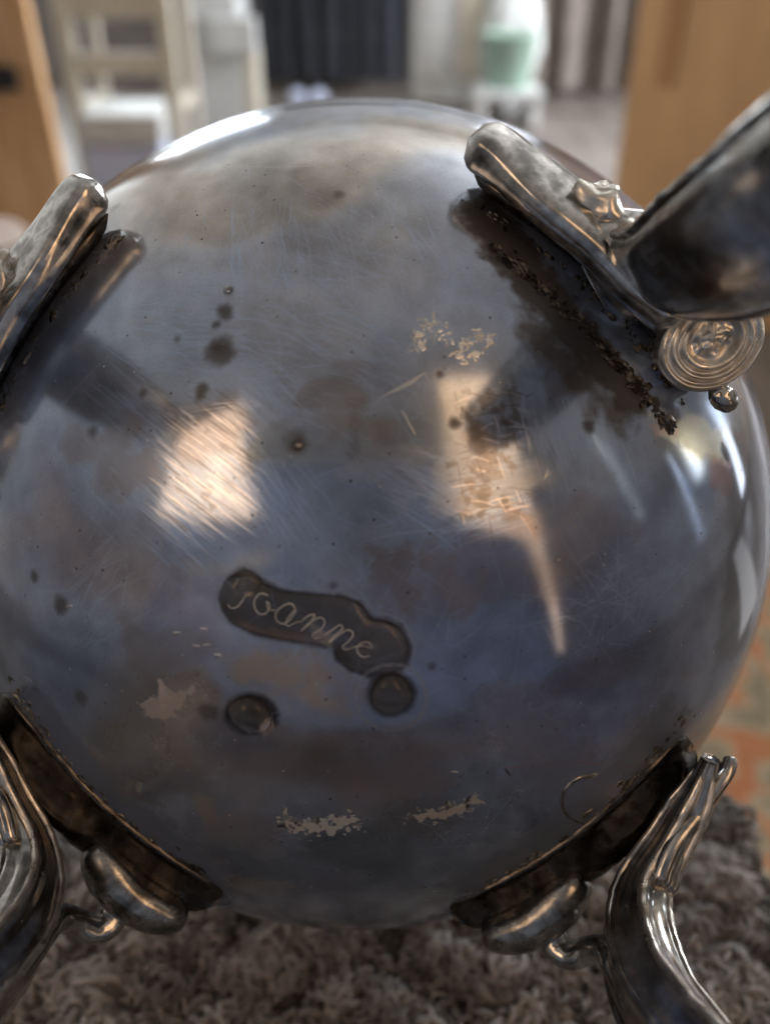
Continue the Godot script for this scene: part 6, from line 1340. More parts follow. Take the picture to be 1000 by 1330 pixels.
	scratch_or_halo(Vector2(-17.13, 19.55), Vector2(-13.04, 16.78), lin(0.85, 0.88, 0.95), 0.541981, 0.462727, 0.2, -0.010136, 0.0252944)
	scratch_or_halo(Vector2(-25.18, 13.49), Vector2(-23.32, 12.31), lin(0.85, 0.88, 0.95), 0.576697, 0.494177, 0.2, -0.00296543, 0.0254722)
	scratch_or_halo(Vector2(-17.79, 12.49), Vector2(-13.11, 8.55), lin(0.85, 0.88, 0.95), 0.384897, 0.696506, 0.2, -0.00341686, -0.00372633)
	scratch_or_halo(Vector2(-18.12, 21.56), Vector2(-14.22, 18.82), lin(0.85, 0.88, 0.95), 0.379807, 0.572705, 0.2, -0.00490653, 0.00419418)
	scratch_or_halo(Vector2(-20.86, 22.73), Vector2(-15.95, 19.02), lin(0.16, 0.15, 0.15), 0.652185, 0.531449, 0.2, -0.00626508, -0.00991706)
	scratch_or_halo(Vector2(-26.54, 18.80), Vector2(-19.81, 14.03), lin(0.16, 0.15, 0.15), 0.613472, 0.356539, 0.2, -0.00297941, -0.00461761)
	scratch_or_halo(Vector2(-15.01, 21.24), Vector2(-11.41, 18.55), lin(0.85, 0.88, 0.95), 0.368343, 0.659173, 0.2, -0.00557296, 0.00374462)
	scratch_or_halo(Vector2(-19.18, 20.37), Vector2(-14.67, 17.15), lin(0.85, 0.88, 0.95), 0.539331, 0.63603, 0.2, -0.00652977, 0.00404638)
	scratch_or_halo(Vector2(-23.72, 23.04), Vector2(-21.26, 21.51), lin(0.85, 0.88, 0.95), 0.741028, 0.710938, 0.2, -0.00984564, -0.00819356)
	scratch_or_halo(Vector2(-25.00, 15.17), Vector2(-23.45, 13.98), lin(0.85, 0.88, 0.95), 0.738198, 0.277642, 0.2, -0.00306929, 0.00679026)
	scratch_or_halo(Vector2(-27.64, 17.37), Vector2(-23.06, 14.62), lin(0.85, 0.88, 0.95), 0.57987, 0.574025, 0.2, -0.0117097, 0.00488856)
	scratch_or_halo(Vector2(-16.95, 12.14), Vector2(-12.65, 8.81), lin(0.85, 0.88, 0.95), 0.353085, 0.373413, 0.2, -0.0033442, 0.00378948)
	scratch_or_halo(Vector2(-19.36, 8.21), Vector2(-14.76, 5.14), lin(0.85, 0.88, 0.95), 0.530384, 0.378134, 0.2, -0.0074746, 0.0147772)
	scratch_or_halo(Vector2(19.66, 19.34), Vector2(22.44, 21.09), lin(0.8, 0.8, 0.85), 0.605037, 0.607249, 0.2, -0.00257697, 0.0445618)
	scratch_or_halo(Vector2(17.25, 11.98), Vector2(19.65, 12.86), lin(0.15, 0.13, 0.12), 0.447197, 0.455585, 0.2, -0.00501644, 0.0202256)
	scratch_or_halo(Vector2(19.29, 12.82), Vector2(22.31, 14.35), lin(0.15, 0.13, 0.12), 0.439258, 0.537299, 0.2, -0.0100379, 0.018813)
	scratch_or_halo(Vector2(21.00, 25.28), Vector2(23.29, 24.95), lin(0.15, 0.13, 0.12), 0.637565, 0.612746, 0.2, -0.00233291, -0.00434081)
	scratch_or_halo(Vector2(18.06, 23.26), Vector2(18.38, 21.62), lin(0.15, 0.13, 0.12), 0.383767, 0.355959, 0.2, -0.00605621, 0.0362507)
	scratch_or_halo(Vector2(16.52, 15.40), Vector2(17.08, 11.77), lin(0.15, 0.13, 0.12), 0.644348, 0.398884, 0.2, -0.0115827, 0.0176514)
	scratch_or_halo(Vector2(14.74, 12.09), Vector2(18.59, 12.84), lin(0.15, 0.13, 0.12), 0.57743, 0.399788, 0.2, -0.00473845, 0.0311512)
	scratch_or_halo(Vector2(17.83, 7.67), Vector2(19.55, 8.12), lin(0.8, 0.8, 0.85), 0.5108, 0.547779, 0.2, -0.00560679, -0.0159765)
	scratch_or_halo(Vector2(26.03, 11.36), Vector2(27.53, 7.36), lin(0.8, 0.8, 0.85), 0.313904, 0.264873, 0.2, -0.00730146, -0.0136096)
	scratch_or_halo(Vector2(19.38, 18.77), Vector2(23.20, 17.97), lin(0.8, 0.8, 0.85), 0.532632, 0.664758, 0.2, -0.0100558, 0.0104385)
	scratch_or_halo(Vector2(21.02, 9.34), Vector2(25.18, 10.18), lin(0.8, 0.8, 0.85), 0.686918, 0.542974, 0.2, -0.00355492, 0.0467015)
	scratch_or_halo(Vector2(19.10, 15.41), Vector2(23.09, 14.73), lin(0.15, 0.13, 0.12), 0.332463, 0.474606, 0.2, -0.00590933, 0.0143772)
	scratch_or_halo(Vector2(21.49, 20.46), Vector2(22.89, 17.35), lin(0.15, 0.13, 0.12), 0.608902, 0.279056, 0.2, -0.0108937, 0.0235757)
	scratch_or_halo(Vector2(22.86, 23.77), Vector2(23.57, 22.36), lin(0.8, 0.8, 0.85), 0.54911, 0.286938, 0.2, -0.00426848, 0.0511251)
	scratch_or_halo(Vector2(26.60, 10.67), Vector2(27.91, 10.41), lin(0.15, 0.13, 0.12), 0.676394, 0.574766, 0.2, -0.00940476, 0.0371389)
	scratch_or_halo(Vector2(21.13, 7.87), Vector2(21.92, 3.35), lin(0.15, 0.13, 0.12), 0.611279, 0.458329, 0.2, -0.00501266, -0.0177585)
	scratch_or_halo(Vector2(16.88, 15.41), Vector2(18.94, 16.07), lin(0.15, 0.13, 0.12), 0.604075, 0.494259, 0.2, -0.00298809, -0.00551081)
	scratch_or_halo(Vector2(16.99, 11.84), Vector2(17.20, 10.62), lin(0.15, 0.13, 0.12), 0.656589, 0.289014, 0.2, -0.0086299, 0.0471335)
	scratch_or_halo(Vector2(15.38, 7.13), Vector2(18.12, 8.53), lin(0.15, 0.13, 0.12), 0.33152, 0.337672, 0.2, -0.00835223, -0.00185019)
	scratch_or_halo(Vector2(16.56, 13.37), Vector2(18.36, 13.63), lin(0.15, 0.13, 0.12), 0.678038, 0.266119, 0.2, -0.00834794, -0.0111008)
	scratch_or_halo(Vector2(14.92, 18.35), Vector2(18.68, 17.04), lin(0.15, 0.13, 0.12), 0.39033, 0.343805, 0.2, -0.0116885, 0.0169523)
	scratch_or_halo(Vector2(23.60, 23.67), Vector2(27.15, 24.46), lin(0.8, 0.8, 0.85), 0.513443, 0.313753, 0.2, -0.00482723, -0.014419)
	scratch_or_halo(Vector2(23.15, 18.70), Vector2(27.14, 19.92), lin(0.8, 0.8, 0.85), 0.496478, 0.44375, 0.2, -0.0104422, 0.0237119)
	scratch_or_halo(Vector2(20.02, 10.34), Vector2(24.33, 12.09), lin(0.8, 0.8, 0.85), 0.36705, 0.267786, 0.2, -0.00308348, 0.0365418)
	scratch_or_halo(Vector2(21.37, 14.92), Vector2(23.44, 14.61), lin(0.8, 0.8, 0.85), 0.456615, 0.267156, 0.2, -0.0108191, -0.0186446)
	scratch_or_halo(Vector2(24.59, 8.48), Vector2(29.28, 6.81), lin(0.15, 0.13, 0.12), 0.520624, 0.297206, 0.2, -0.00250297, 0.0127124)
	scratch_or_halo(Vector2(25.23, 11.26), Vector2(26.12, 9.17), lin(0.8, 0.8, 0.85), 0.571001, 0.584936, 0.2, -0.00509124, -0.00248414)
	scratch_or_halo(Vector2(24.33, 18.81), Vector2(27.77, 20.72), lin(0.15, 0.13, 0.12), 0.651097, 0.392158, 0.2, -0.00922293, 0.0256189)
	scratch_or_halo(Vector2(16.45, 10.54), Vector2(20.67, 11.95), lin(0.15, 0.13, 0.12), 0.665759, 0.608618, 0.2, -0.00351618, 0.0253369)
	scratch_or_halo(Vector2(24.43, 18.44), Vector2(26.38, 18.92), lin(0.15, 0.13, 0.12), 0.430043, 0.316596, 0.2, -0.0044872, 0.00314374)
	scratch_or_halo(Vector2(25.40, 9.10), Vector2(26.76, 9.10), lin(0.15, 0.13, 0.12), 0.572306, 0.61473, 0.2, -0.00752126, 0.0269935)
	scratch_or_halo(Vector2(23.37, 21.63), Vector2(28.23, 20.14), lin(0.8, 0.8, 0.85), 0.650421, 0.352445, 0.2, -0.00653213, 0.020609)
	scratch_or_halo(Vector2(17.84, 8.11), Vector2(21.56, 8.68), lin(0.8, 0.8, 0.85), 0.684813, 0.316389, 0.2, -0.0109824, -0.0176452)
	scratch_or_halo(Vector2(18.65, 25.46), Vector2(22.43, 24.19), lin(0.15, 0.13, 0.12), 0.401726, 0.571877, 0.2, -0.00986627, -0.0189271)
	scratch_or_halo(Vector2(16.44, 23.36), Vector2(16.86, 22.13), lin(0.15, 0.13, 0.12), 0.426468, 0.331128, 0.2, -0.00762931, 0.0368945)
	scratch_or_halo(Vector2(19.21, 14.16), Vector2(20.99, 13.76), lin(0.8, 0.8, 0.85), 0.675919, 0.544613, 0.2, -0.00496678, -0.00617739)
	scratch_or_halo(Vector2(18.99, 14.61), Vector2(20.13, 12.28), lin(0.15, 0.13, 0.12), 0.589204, 0.331453, 0.2, -0.00857992, -0.000768817)
	scratch_or_halo(Vector2(18.00, 7.78), Vector2(19.08, 8.24), lin(0.8, 0.8, 0.85), 0.535346, 0.268202, 0.2, -0.00509506, 0.0274736)
	scratch_or_halo(Vector2(24.18, 9.16), Vector2(27.96, 9.89), lin(0.8, 0.8, 0.85), 0.325674, 0.395876, 0.2, -0.00284485, 0.00309213)
	scratch_or_halo(Vector2(15.86, 8.20), Vector2(18.66, 7.65), lin(0.8, 0.8, 0.85), 0.375692, 0.578537, 0.2, -0.00276491, 0.0431024)
	scratch_or_halo(Vector2(22.16, 18.89), Vector2(22.21, 15.78), lin(0.15, 0.13, 0.12), 0.501746, 0.309401, 0.2, -0.00587778, -0.00922674)
	scratch_or_halo(Vector2(19.50, 15.75), Vector2(20.54, 11.89), lin(0.15, 0.13, 0.12), 0.673484, 0.510386, 0.2, -0.006352, 0.0063786)
	scratch_or_halo(Vector2(18.27, 16.03), Vector2(21.75, 15.17), lin(0.8, 0.8, 0.85), 0.458123, 0.573945, 0.2, -0.0111687, 0.0245799)
	scratch_or_halo(Vector2(25.54, 25.46), Vector2(27.35, 25.34), lin(0.15, 0.13, 0.12), 0.462467, 0.6723, 0.2, -0.0102349, 0.0514574)
	scratch_or_halo(Vector2(24.30, 26.88), Vector2(25.57, 22.12), lin(0.15, 0.13, 0.12), 0.526899, 0.63936, 0.2, -0.00352427, 0.011695)
	scratch_or_halo(Vector2(15.38, 11.52), Vector2(19.30, 12.06), lin(0.8, 0.8, 0.85), 0.629957, 0.651933, 0.2, -0.00743025, 0.0112035)
	scratch_or_halo(Vector2(23.15, 25.66), Vector2(26.88, 25.07), lin(0.8, 0.8, 0.85), 0.304499, 0.564926, 0.2, -0.00948926, 0.0298694)
	scratch_or_halo(Vector2(23.03, 8.89), Vector2(24.22, 9.12), lin(0.8, 0.8, 0.85), 0.315651, 0.624953, 0.2, -0.00621024, -0.00339313)
	scratch_or_halo(Vector2(26.39, 25.14), Vector2(26.74, 21.20), lin(0.8, 0.8, 0.85), 0.359764, 0.533949, 0.2, -0.00906208, 0.0284374)
	scratch_or_halo(Vector2(24.63, 26.22), Vector2(25.33, 23.52), lin(0.15, 0.13, 0.12), 0.339656, 0.277995, 0.2, -0.00348202, 0.0360233)
	scratch_or_halo(Vector2(23.71, 7.03), Vector2(24.91, 7.31), lin(0.15, 0.13, 0.12), 0.572836, 0.544882, 0.2, -0.0098096, 0.00808455)
	scratch_or_halo(Vector2(23.93, 23.81), Vector2(25.24, 23.49), lin(0.15, 0.13, 0.12), 0.689365, 0.518326, 0.2, -0.00221627, 0.0177799)
	scratch_or_halo(Vector2(25.32, 8.03), Vector2(26.51, 8.60), lin(0.15, 0.13, 0.12), 0.335218, 0.511492, 0.2, -0.00597274, -0.00606451)
	scratch_or_halo(Vector2(18.03, 19.73), Vector2(22.66, 18.67), lin(0.15, 0.13, 0.12), 0.613059, 0.660462, 0.2, -0.00321978, 0.0441541)
	scratch_or_halo(Vector2(27.16, 24.82), Vector2(28.91, 25.63), lin(0.15, 0.13, 0.12), 0.625998, 0.400825, 0.2, -0.00734008, 0.039064)
	scratch_or_halo(Vector2(19.90, 8.85), Vector2(24.98, 8.75), lin(0.15, 0.13, 0.12), 0.471619, 0.638273, 0.2, -0.00848418, -0.00968615)
	scratch_or_halo(Vector2(17.71, 11.94), Vector2(21.46, 12.39), lin(0.15, 0.13, 0.12), 0.637283, 0.391908, 0.2, -0.0111425, 0.0368607)
	scratch_or_halo(Vector2(25.17, 19.47), Vector2(25.52, 17.72), lin(0.15, 0.13, 0.12), 0.675293, 0.691597, 0.2, -0.00310265, -0.0156455)
	scratch_or_halo(Vector2(19.39, 21.88), Vector2(23.07, 22.54), lin(0.15, 0.13, 0.12), 0.647621, 0.579428, 0.2, -0.0057211, 0.0237391)
	scratch_or_halo(Vector2(21.65, 25.07), Vector2(23.20, 24.61), lin(0.8, 0.8, 0.85), 0.465938, 0.452944, 0.2, -0.00354112, 0.0108973)
	scratch_or_halo(Vector2(23.97, 10.54), Vector2(24.69, 7.71), lin(0.8, 0.8, 0.85), 0.334527, 0.33543, 0.2, -0.00954442, 0.0427376)
	scratch_or_halo(Vector2(25.08, 18.65), Vector2(25.23, 16.55), lin(0.8, 0.8, 0.85), 0.514914, 0.370036, 0.2, -0.00856163, 0.056624)
	scratch_or_halo(Vector2(25.13, 23.48), Vector2(28.05, 22.62), lin(0.8, 0.8, 0.85), 0.541251, 0.521942, 0.2, -0.00293973, -0.00771195)
	scratch_or_halo(Vector2(24.06, 20.31), Vector2(28.28, 19.98), lin(0.8, 0.8, 0.85), 0.505955, 0.611095, 0.2, -0.00619779, 0.0576027)
	scratch_or_halo(Vector2(18.30, 18.33), Vector2(18.71, 16.82), lin(0.15, 0.13, 0.12), 0.34029, 0.601887, 0.2, -0.00405588, -0.0142962)
	scratch_or_halo(Vector2(25.80, 26.34), Vector2(25.95, 24.60), lin(0.8, 0.8, 0.85), 0.418895, 0.290314, 0.2, -0.00942378, 0.0300009)
	scratch_or_halo(Vector2(20.45, 9.36), Vector2(23.86, 8.55), lin(0.15, 0.13, 0.12), 0.374887, 0.29986, 0.2, -0.0104065, -0.0169775)
	scratch_or_halo(Vector2(27.21, 19.51), Vector2(27.62, 16.73), lin(0.8, 0.8, 0.85), 0.400673, 0.675043, 0.2, -0.00988533, 0.0567896)
	scratch_or_halo(Vector2(22.92, 8.62), Vector2(26.91, 7.22), lin(0.15, 0.13, 0.12), 0.621575, 0.523262, 0.2, -0.0117493, 0.0130792)
	scratch_or_halo(Vector2(17.68, 8.41), Vector2(20.98, 8.36), lin(0.8, 0.8, 0.85), 0.348261, 0.383513, 0.2, -0.00519297, 0.0505229)
	scratch_or_halo(Vector2(26.72, 19.37), Vector2(28.81, 20.34), lin(0.8, 0.8, 0.85), 0.455247, 0.262828, 0.2, -0.00599291, 0.0477306)
	scratch_or_halo(Vector2(18.66, 18.14), Vector2(20.48, 18.92), lin(0.15, 0.13, 0.12), 0.546716, 0.427996, 0.2, -0.0117656, 0.00866791)
	scratch_or_halo(Vector2(20.31, 24.19), Vector2(20.91, 21.82), lin(0.15, 0.13, 0.12), 0.461437, 0.587449, 0.2, -0.00321725, -0.0104506)
	scratch_or_halo(Vector2(22.29, 10.37), Vector2(23.96, 7.46), lin(0.8, 0.8, 0.85), 0.693955, 0.420519, 0.2, -0.00560092, 0.0107581)
	scratch_or_halo(Vector2(23.77, 11.48), Vector2(28.85, 10.80), lin(0.15, 0.13, 0.12), 0.517949, 0.509084, 0.2, -0.00693352, 0.0270881)
	scratch_or_halo(Vector2(22.18, 22.35), Vector2(22.88, 19.27), lin(0.8, 0.8, 0.85), 0.560033, 0.689192, 0.2, -0.00947236, 0.0497934)
	scratch_or_halo(Vector2(24.55, 14.60), Vector2(24.79, 12.99), lin(0.15, 0.13, 0.12), 0.459262, 0.52078, 0.2, -0.0075744, 0.0502944)
	scratch_or_halo(Vector2(24.42, 18.44), Vector2(24.84, 17.10), lin(0.8, 0.8, 0.85), 0.40472, 0.429826, 0.2, -0.011694, 0.0397355)
	scratch_or_halo(Vector2(18.18, 9.63), Vector2(22.39, 8.76), lin(0.8, 0.8, 0.85), 0.569207, 0.539098, 0.2, -0.0104284, 0.0598446)
	scratch_or_halo(Vector2(17.62, 13.05), Vector2(22.25, 11.80), lin(0.15, 0.13, 0.12), 0.31045, 0.569636, 0.2, -0.0119734, 0.0526531)
	scratch_or_halo(Vector2(16.31, 16.08), Vector2(18.98, 16.91), lin(0.15, 0.13, 0.12), 0.346449, 0.531719, 0.2, -0.00600002, 0.018684)
	scratch_or_halo(Vector2(27.07, 20.02), Vector2(27.62, 15.95), lin(0.8, 0.8, 0.85), 0.353171, 0.337408, 0.2, -0.0101317, -0.00603462)
	scratch_or_halo(Vector2(17.30, 7.76), Vector2(17.67, 6.09), lin(0.8, 0.8, 0.85), 0.646566, 0.581116, 0.2, -0.00773125, -0.0182376)
	scratch_or_halo(Vector2(16.41, 25.58), Vector2(16.85, 23.48), lin(0.15, 0.13, 0.12), 0.47983, 0.48326, 0.2, -0.00829367, 0.00378955)
	scratch_or_halo(Vector2(25.65, 7.75), Vector2(27.81, 4.41), lin(0.8, 0.8, 0.85), 0.525978, 0.343377, 0.2, -0.0104746, 0.0510782)
	scratch_or_halo(Vector2(23.61, 15.90), Vector2(24.06, 14.54), lin(0.15, 0.13, 0.12), 0.342308, 0.413027, 0.2, -0.00704193, -0.0168126)
	scratch_or_halo(Vector2(16.28, 23.65), Vector2(19.39, 24.96), lin(0.8, 0.8, 0.85), 0.329099, 0.683511, 0.2, -0.00561164, 0.00733839)
	scratch_or_halo(Vector2(21.30, 20.62), Vector2(22.41, 20.22), lin(0.15, 0.13, 0.12), 0.525803, 0.404118, 0.2, -0.00273286, -0.0162429)
	scratch_or_halo(Vector2(23.29, 8.08), Vector2(27.88, 8.91), lin(0.8, 0.8, 0.85), 0.513906, 0.659559, 0.2, -0.00464386, 0.0201195)
	scratch_or_halo(Vector2(22.50, 16.17), Vector2(23.76, 12.52), lin(0.8, 0.8, 0.85), 0.589898, 0.499325, 0.2, -0.00874971, -0.0061158)
	for i in 900:
		var c := Vector2(rng.randf_range(-80, 80), rng.randf_range(-80, 80))
		var br := rng.randf() < .45
		scratch_or_halo(c, c + Vector2(rng.randf_range(-.1, .1), .1), Color(.7, .68, .62) if br else Color(.05, .05, .05), rng.randf_range(.3, .9), rng.randf_range(.4, 1.0), .4, .03 if br else -.04)
	stain_or_reflection([Vector2(29.66, 39.85), Vector2(34.74, 31.07), Vector2(40.75, 27.73), Vector2(46.50, 21.51), Vector2(43.00, 20.84), Vector2(37.57, 25.00), Vector2(30.03, 30.70), Vector2(26.86, 38.20)], lin(0.075, 0.066, 0.06), 0.75, 2.2, 1.8, 0.4, 0.03, 30, 0.02)
	stain_or_reflection([Vector2(26.06, 64.22), Vector2(32.60, 50.77), Vector2(43.53, 36.02), Vector2(51.77, 25.36), Vector2(45.95, 22.37), Vector2(38.05, 29.43), Vector2(29.58, 39.15), Vector2(23.87, 47.09), Vector2(19.24, 56.23), Vector2(19.92, 60.57)], lin(0.055, 0.047, 0.043), 0.88, 1.6, 1, 0.5, 0, 31, 0.03)  # dark reflection of the mount, painted as a band below it
	stain_or_reflection([Vector2(50.57, 23.29), Vector2(61.69, 24.85), Vector2(69.88, 21.92), Vector2(70.09, 16.08), Vector2(60.36, 17.17), Vector2(54.61, 19.60)], lin(0.52, 0.5, 0.4), 0.7, 1.2, 1, 0.3, 0.02, 32, 0.03)
	stain_or_reflection([Vector2(49.61, 22.58), Vector2(57.08, 23.08), Vector2(57.67, 20.42), Vector2(51.08, 20.47)], lin(0.62, 0.4, 0.36), 0.5, 0.8, 0.8, 0.3, 0, 33, 0.03)
	stain_or_reflection([Vector2(57.08, 15.74), Vector2(67.22, 15.29), Vector2(65.27, 7.65), Vector2(58.67, 10.48)], lin(0.22, 0.31, 0.55), 0.5, 1.5, 0.8, 0.16, 0, 34, 0.03)
	stain_or_reflection([Vector2(64.99, 17.33), Vector2(73.14, 16.18), Vector2(70.79, 10.33), Vector2(65.54, 11.78)], lin(0.42, 0.22, 0.24), 0.5, 1.2, 0.8, 0.2, 0, 35, 0.03)
	stain_or_reflection([Vector2(-61.95, -26.93), Vector2(-51.86, -24.14), Vector2(-33.05, -43.73), Vector2(-21.11, -57.68), Vector2(-27.95, -78.99), Vector2(-40.09, -60.94), Vector2(-52.65, -43.35), Vector2(-64.43, -34.81)], lin(0.15, 0.18, 0.25), 0.75, 2.5, 1, 0.62, 0, 50, 0.03)
	stain_or_reflection([Vector2(16.55, -61.67), Vector2(31.18, -51.01), Vector2(44.08, -37.75), Vector2(55.27, -24.71), Vector2(67.40, -33.71), Vector2(57.38, -49.57), Vector2(44.20, -63.02), Vector2(31.28, -75.21)], lin(0.15, 0.165, 0.2), 0.75, 2.5, 1, 0.62, 0, 51, 0.03)
	stain_or_reflection([Vector2(18.81, -18.69), Vector2(27.22, -18.23), Vector2(39.38, -29.92), Vector2(48.41, -41.13), Vector2(38.10, -47.08), Vector2(24.79, -34.62)], lin(0.16, 0.18, 0.26), 0.6, 4, 2, 0.6, 0, 52, 0.03)
	stain_or_reflection([Vector2(-35.90, -20.88), Vector2(-20.72, -15.25), Vector2(-16.35, -21.11), Vector2(-25.51, -34.96), Vector2(-39.59, -44.00), Vector2(-43.66, -34.54)], lin(0.27, 0.25, 0.225), 0.5, 4, 2, 0.42, 0, 53, 0.03)
	stain_or_reflection([Vector2(16.59, -78.73), Vector2(35.76, -71.71), Vector2(45.34, -55.04), Vector2(56.17, -46.64), Vector2(64.50, -54.08), Vector2(43.92, -62.17), Vector2(31.28, -75.21)], lin(0.2, 0.18, 0.155), 0.7, 1.5, 1.8, 0.6, 0.03, 36, 0.05)
	spot(Vector2(-17.67, 41.82), 0.7, lin(0.06, 0.055, 0.055), 0.595, 0.605, 0.3, -0.02)
	spot(Vector2(-17.91, 38.20), 1.3, lin(0.06, 0.055, 0.055), 0.765, 0.695, 0.3, -0.02)
	spot(Vector2(-19.07, 36.20), 0.6, lin(0.06, 0.055, 0.055), 0.765, 0.59, 0.3, -0.02)
	spot(Vector2(-18.16, 31.51), 2.3, lin(0.06, 0.055, 0.055), 0.68, 0.845, 0.3, -0.02)
	spot(Vector2(-17.91, 32.85), 1.6, lin(0.06, 0.055, 0.055), 0.51, 0.74, 0.3, -0.02)
	spot(Vector2(-20.39, 25.98), 0.9, lin(0.06, 0.055, 0.055), 0.765, 0.635, 0.3, -0.02)
	spot(Vector2(-20.79, 24.83), 0.6, lin(0.06, 0.055, 0.055), 0.765, 0.59, 0.3, -0.02)
	spot(Vector2(-5.89, 17.50), 1.1, lin(0.06, 0.055, 0.055), 0.765, 0.665, 0.3, -0.02)
	spot(Vector2(-6.44, 17.94), 1.9, lin(0.06, 0.055, 0.055), 0.34, 0.785, 0.3, -0.02)
	spot(Vector2(16.30, 20.81), 0.9, lin(0.06, 0.055, 0.055), 0.8075, 0.635, 0.3, -0.02)
	spot(Vector2(19.46, 19.63), 1.3, lin(0.06, 0.055, 0.055), 0.595, 0.695, 0.3, -0.02)
	spot(Vector2(19.64, 17.95), 1.6, lin(0.06, 0.055, 0.055), 0.425, 0.74, 0.3, -0.02)
	spot(Vector2(-1.16, 60.92), 1, lin(0.06, 0.055, 0.055), 0.51, 0.65, 0.3, -0.02)
	spot(Vector2(23.83, 21.09), 0.5, lin(0.06, 0.055, 0.055), 0.765, 0.575, 0.3, -0.02)
	spot(Vector2(37.78, 20.98), 1, lin(0.06, 0.055, 0.055), 0.765, 0.65, 0.3, -0.02)
	spot(Vector2(-45.07, -7.24), 1.6, lin(0.06, 0.055, 0.055), 0.68, 0.74, 0.3, -0.02)
	spot(Vector2(-50.98, -3.15), 0.9, lin(0.06, 0.055, 0.055), 0.68, 0.635, 0.3, -0.02)
	spot(Vector2(-43.34, -22.94), 1.4, lin(0.06, 0.055, 0.055), 0.595, 0.71, 0.3, -0.02)
	spot(Vector2(-20.05, -22.09), 1.6, lin(0.06, 0.055, 0.055), 0.51, 0.74, 0.3, -0.02)
	spot(Vector2(-39.00, 20.19), 0.9, lin(0.06, 0.055, 0.055), 0.51, 0.635, 0.3, -0.02)
	spot(Vector2(14.23, 28.10), 0.5, lin(0.06, 0.055, 0.055), 0.765, 0.575, 0.3, -0.02)
	spot(Vector2(-46.69, 66.87), 1.2, lin(0.06, 0.055, 0.055), 0.34, 0.68, 0.3, -0.02)
	spot(Vector2(-0.97, -2.06), 0.5, lin(0.06, 0.055, 0.055), 0.595, 0.575, 0.3, -0.02)
	spot(Vector2(12.97, -14.09), 0.5, lin(0.06, 0.055, 0.055), 0.595, 0.575, 0.3, -0.02)
	spot(Vector2(-30.19, 25.83), 0.6, lin(0.06, 0.055, 0.055), 0.595, 0.59, 0.3, -0.02)
	spot(Vector2(-25.32, 34.20), 0.5, lin(0.06, 0.055, 0.055), 0.51, 0.575, 0.3, -0.02)
	spot(Vector2(-5.89, 17.50), 0.18, lin(0.75, 0.7, 0.6), 0.9, 0.1, 0.3, 0.05)
	spot(Vector2(-17.67, 41.82), 0.18, lin(0.75, 0.7, 0.6), 0.9, 0.1, 0.3, 0.05)
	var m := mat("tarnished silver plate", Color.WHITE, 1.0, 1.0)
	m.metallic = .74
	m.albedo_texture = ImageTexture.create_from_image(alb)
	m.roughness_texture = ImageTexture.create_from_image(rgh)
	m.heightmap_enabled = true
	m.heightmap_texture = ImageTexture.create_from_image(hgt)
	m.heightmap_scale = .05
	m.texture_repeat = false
	return m


# ---------------------------------------------------------------- the bowl
func on_bowl(s: Vector2, lift := 0.0) -> Vector3:      # sheet mm -> bowl frame, metres
	var th := s.length() / 90.0
	var az := s.angle()
	return Vector3(sin(th) * cos(az), cos(th), -sin(th) * sin(az)) * (R + lift)


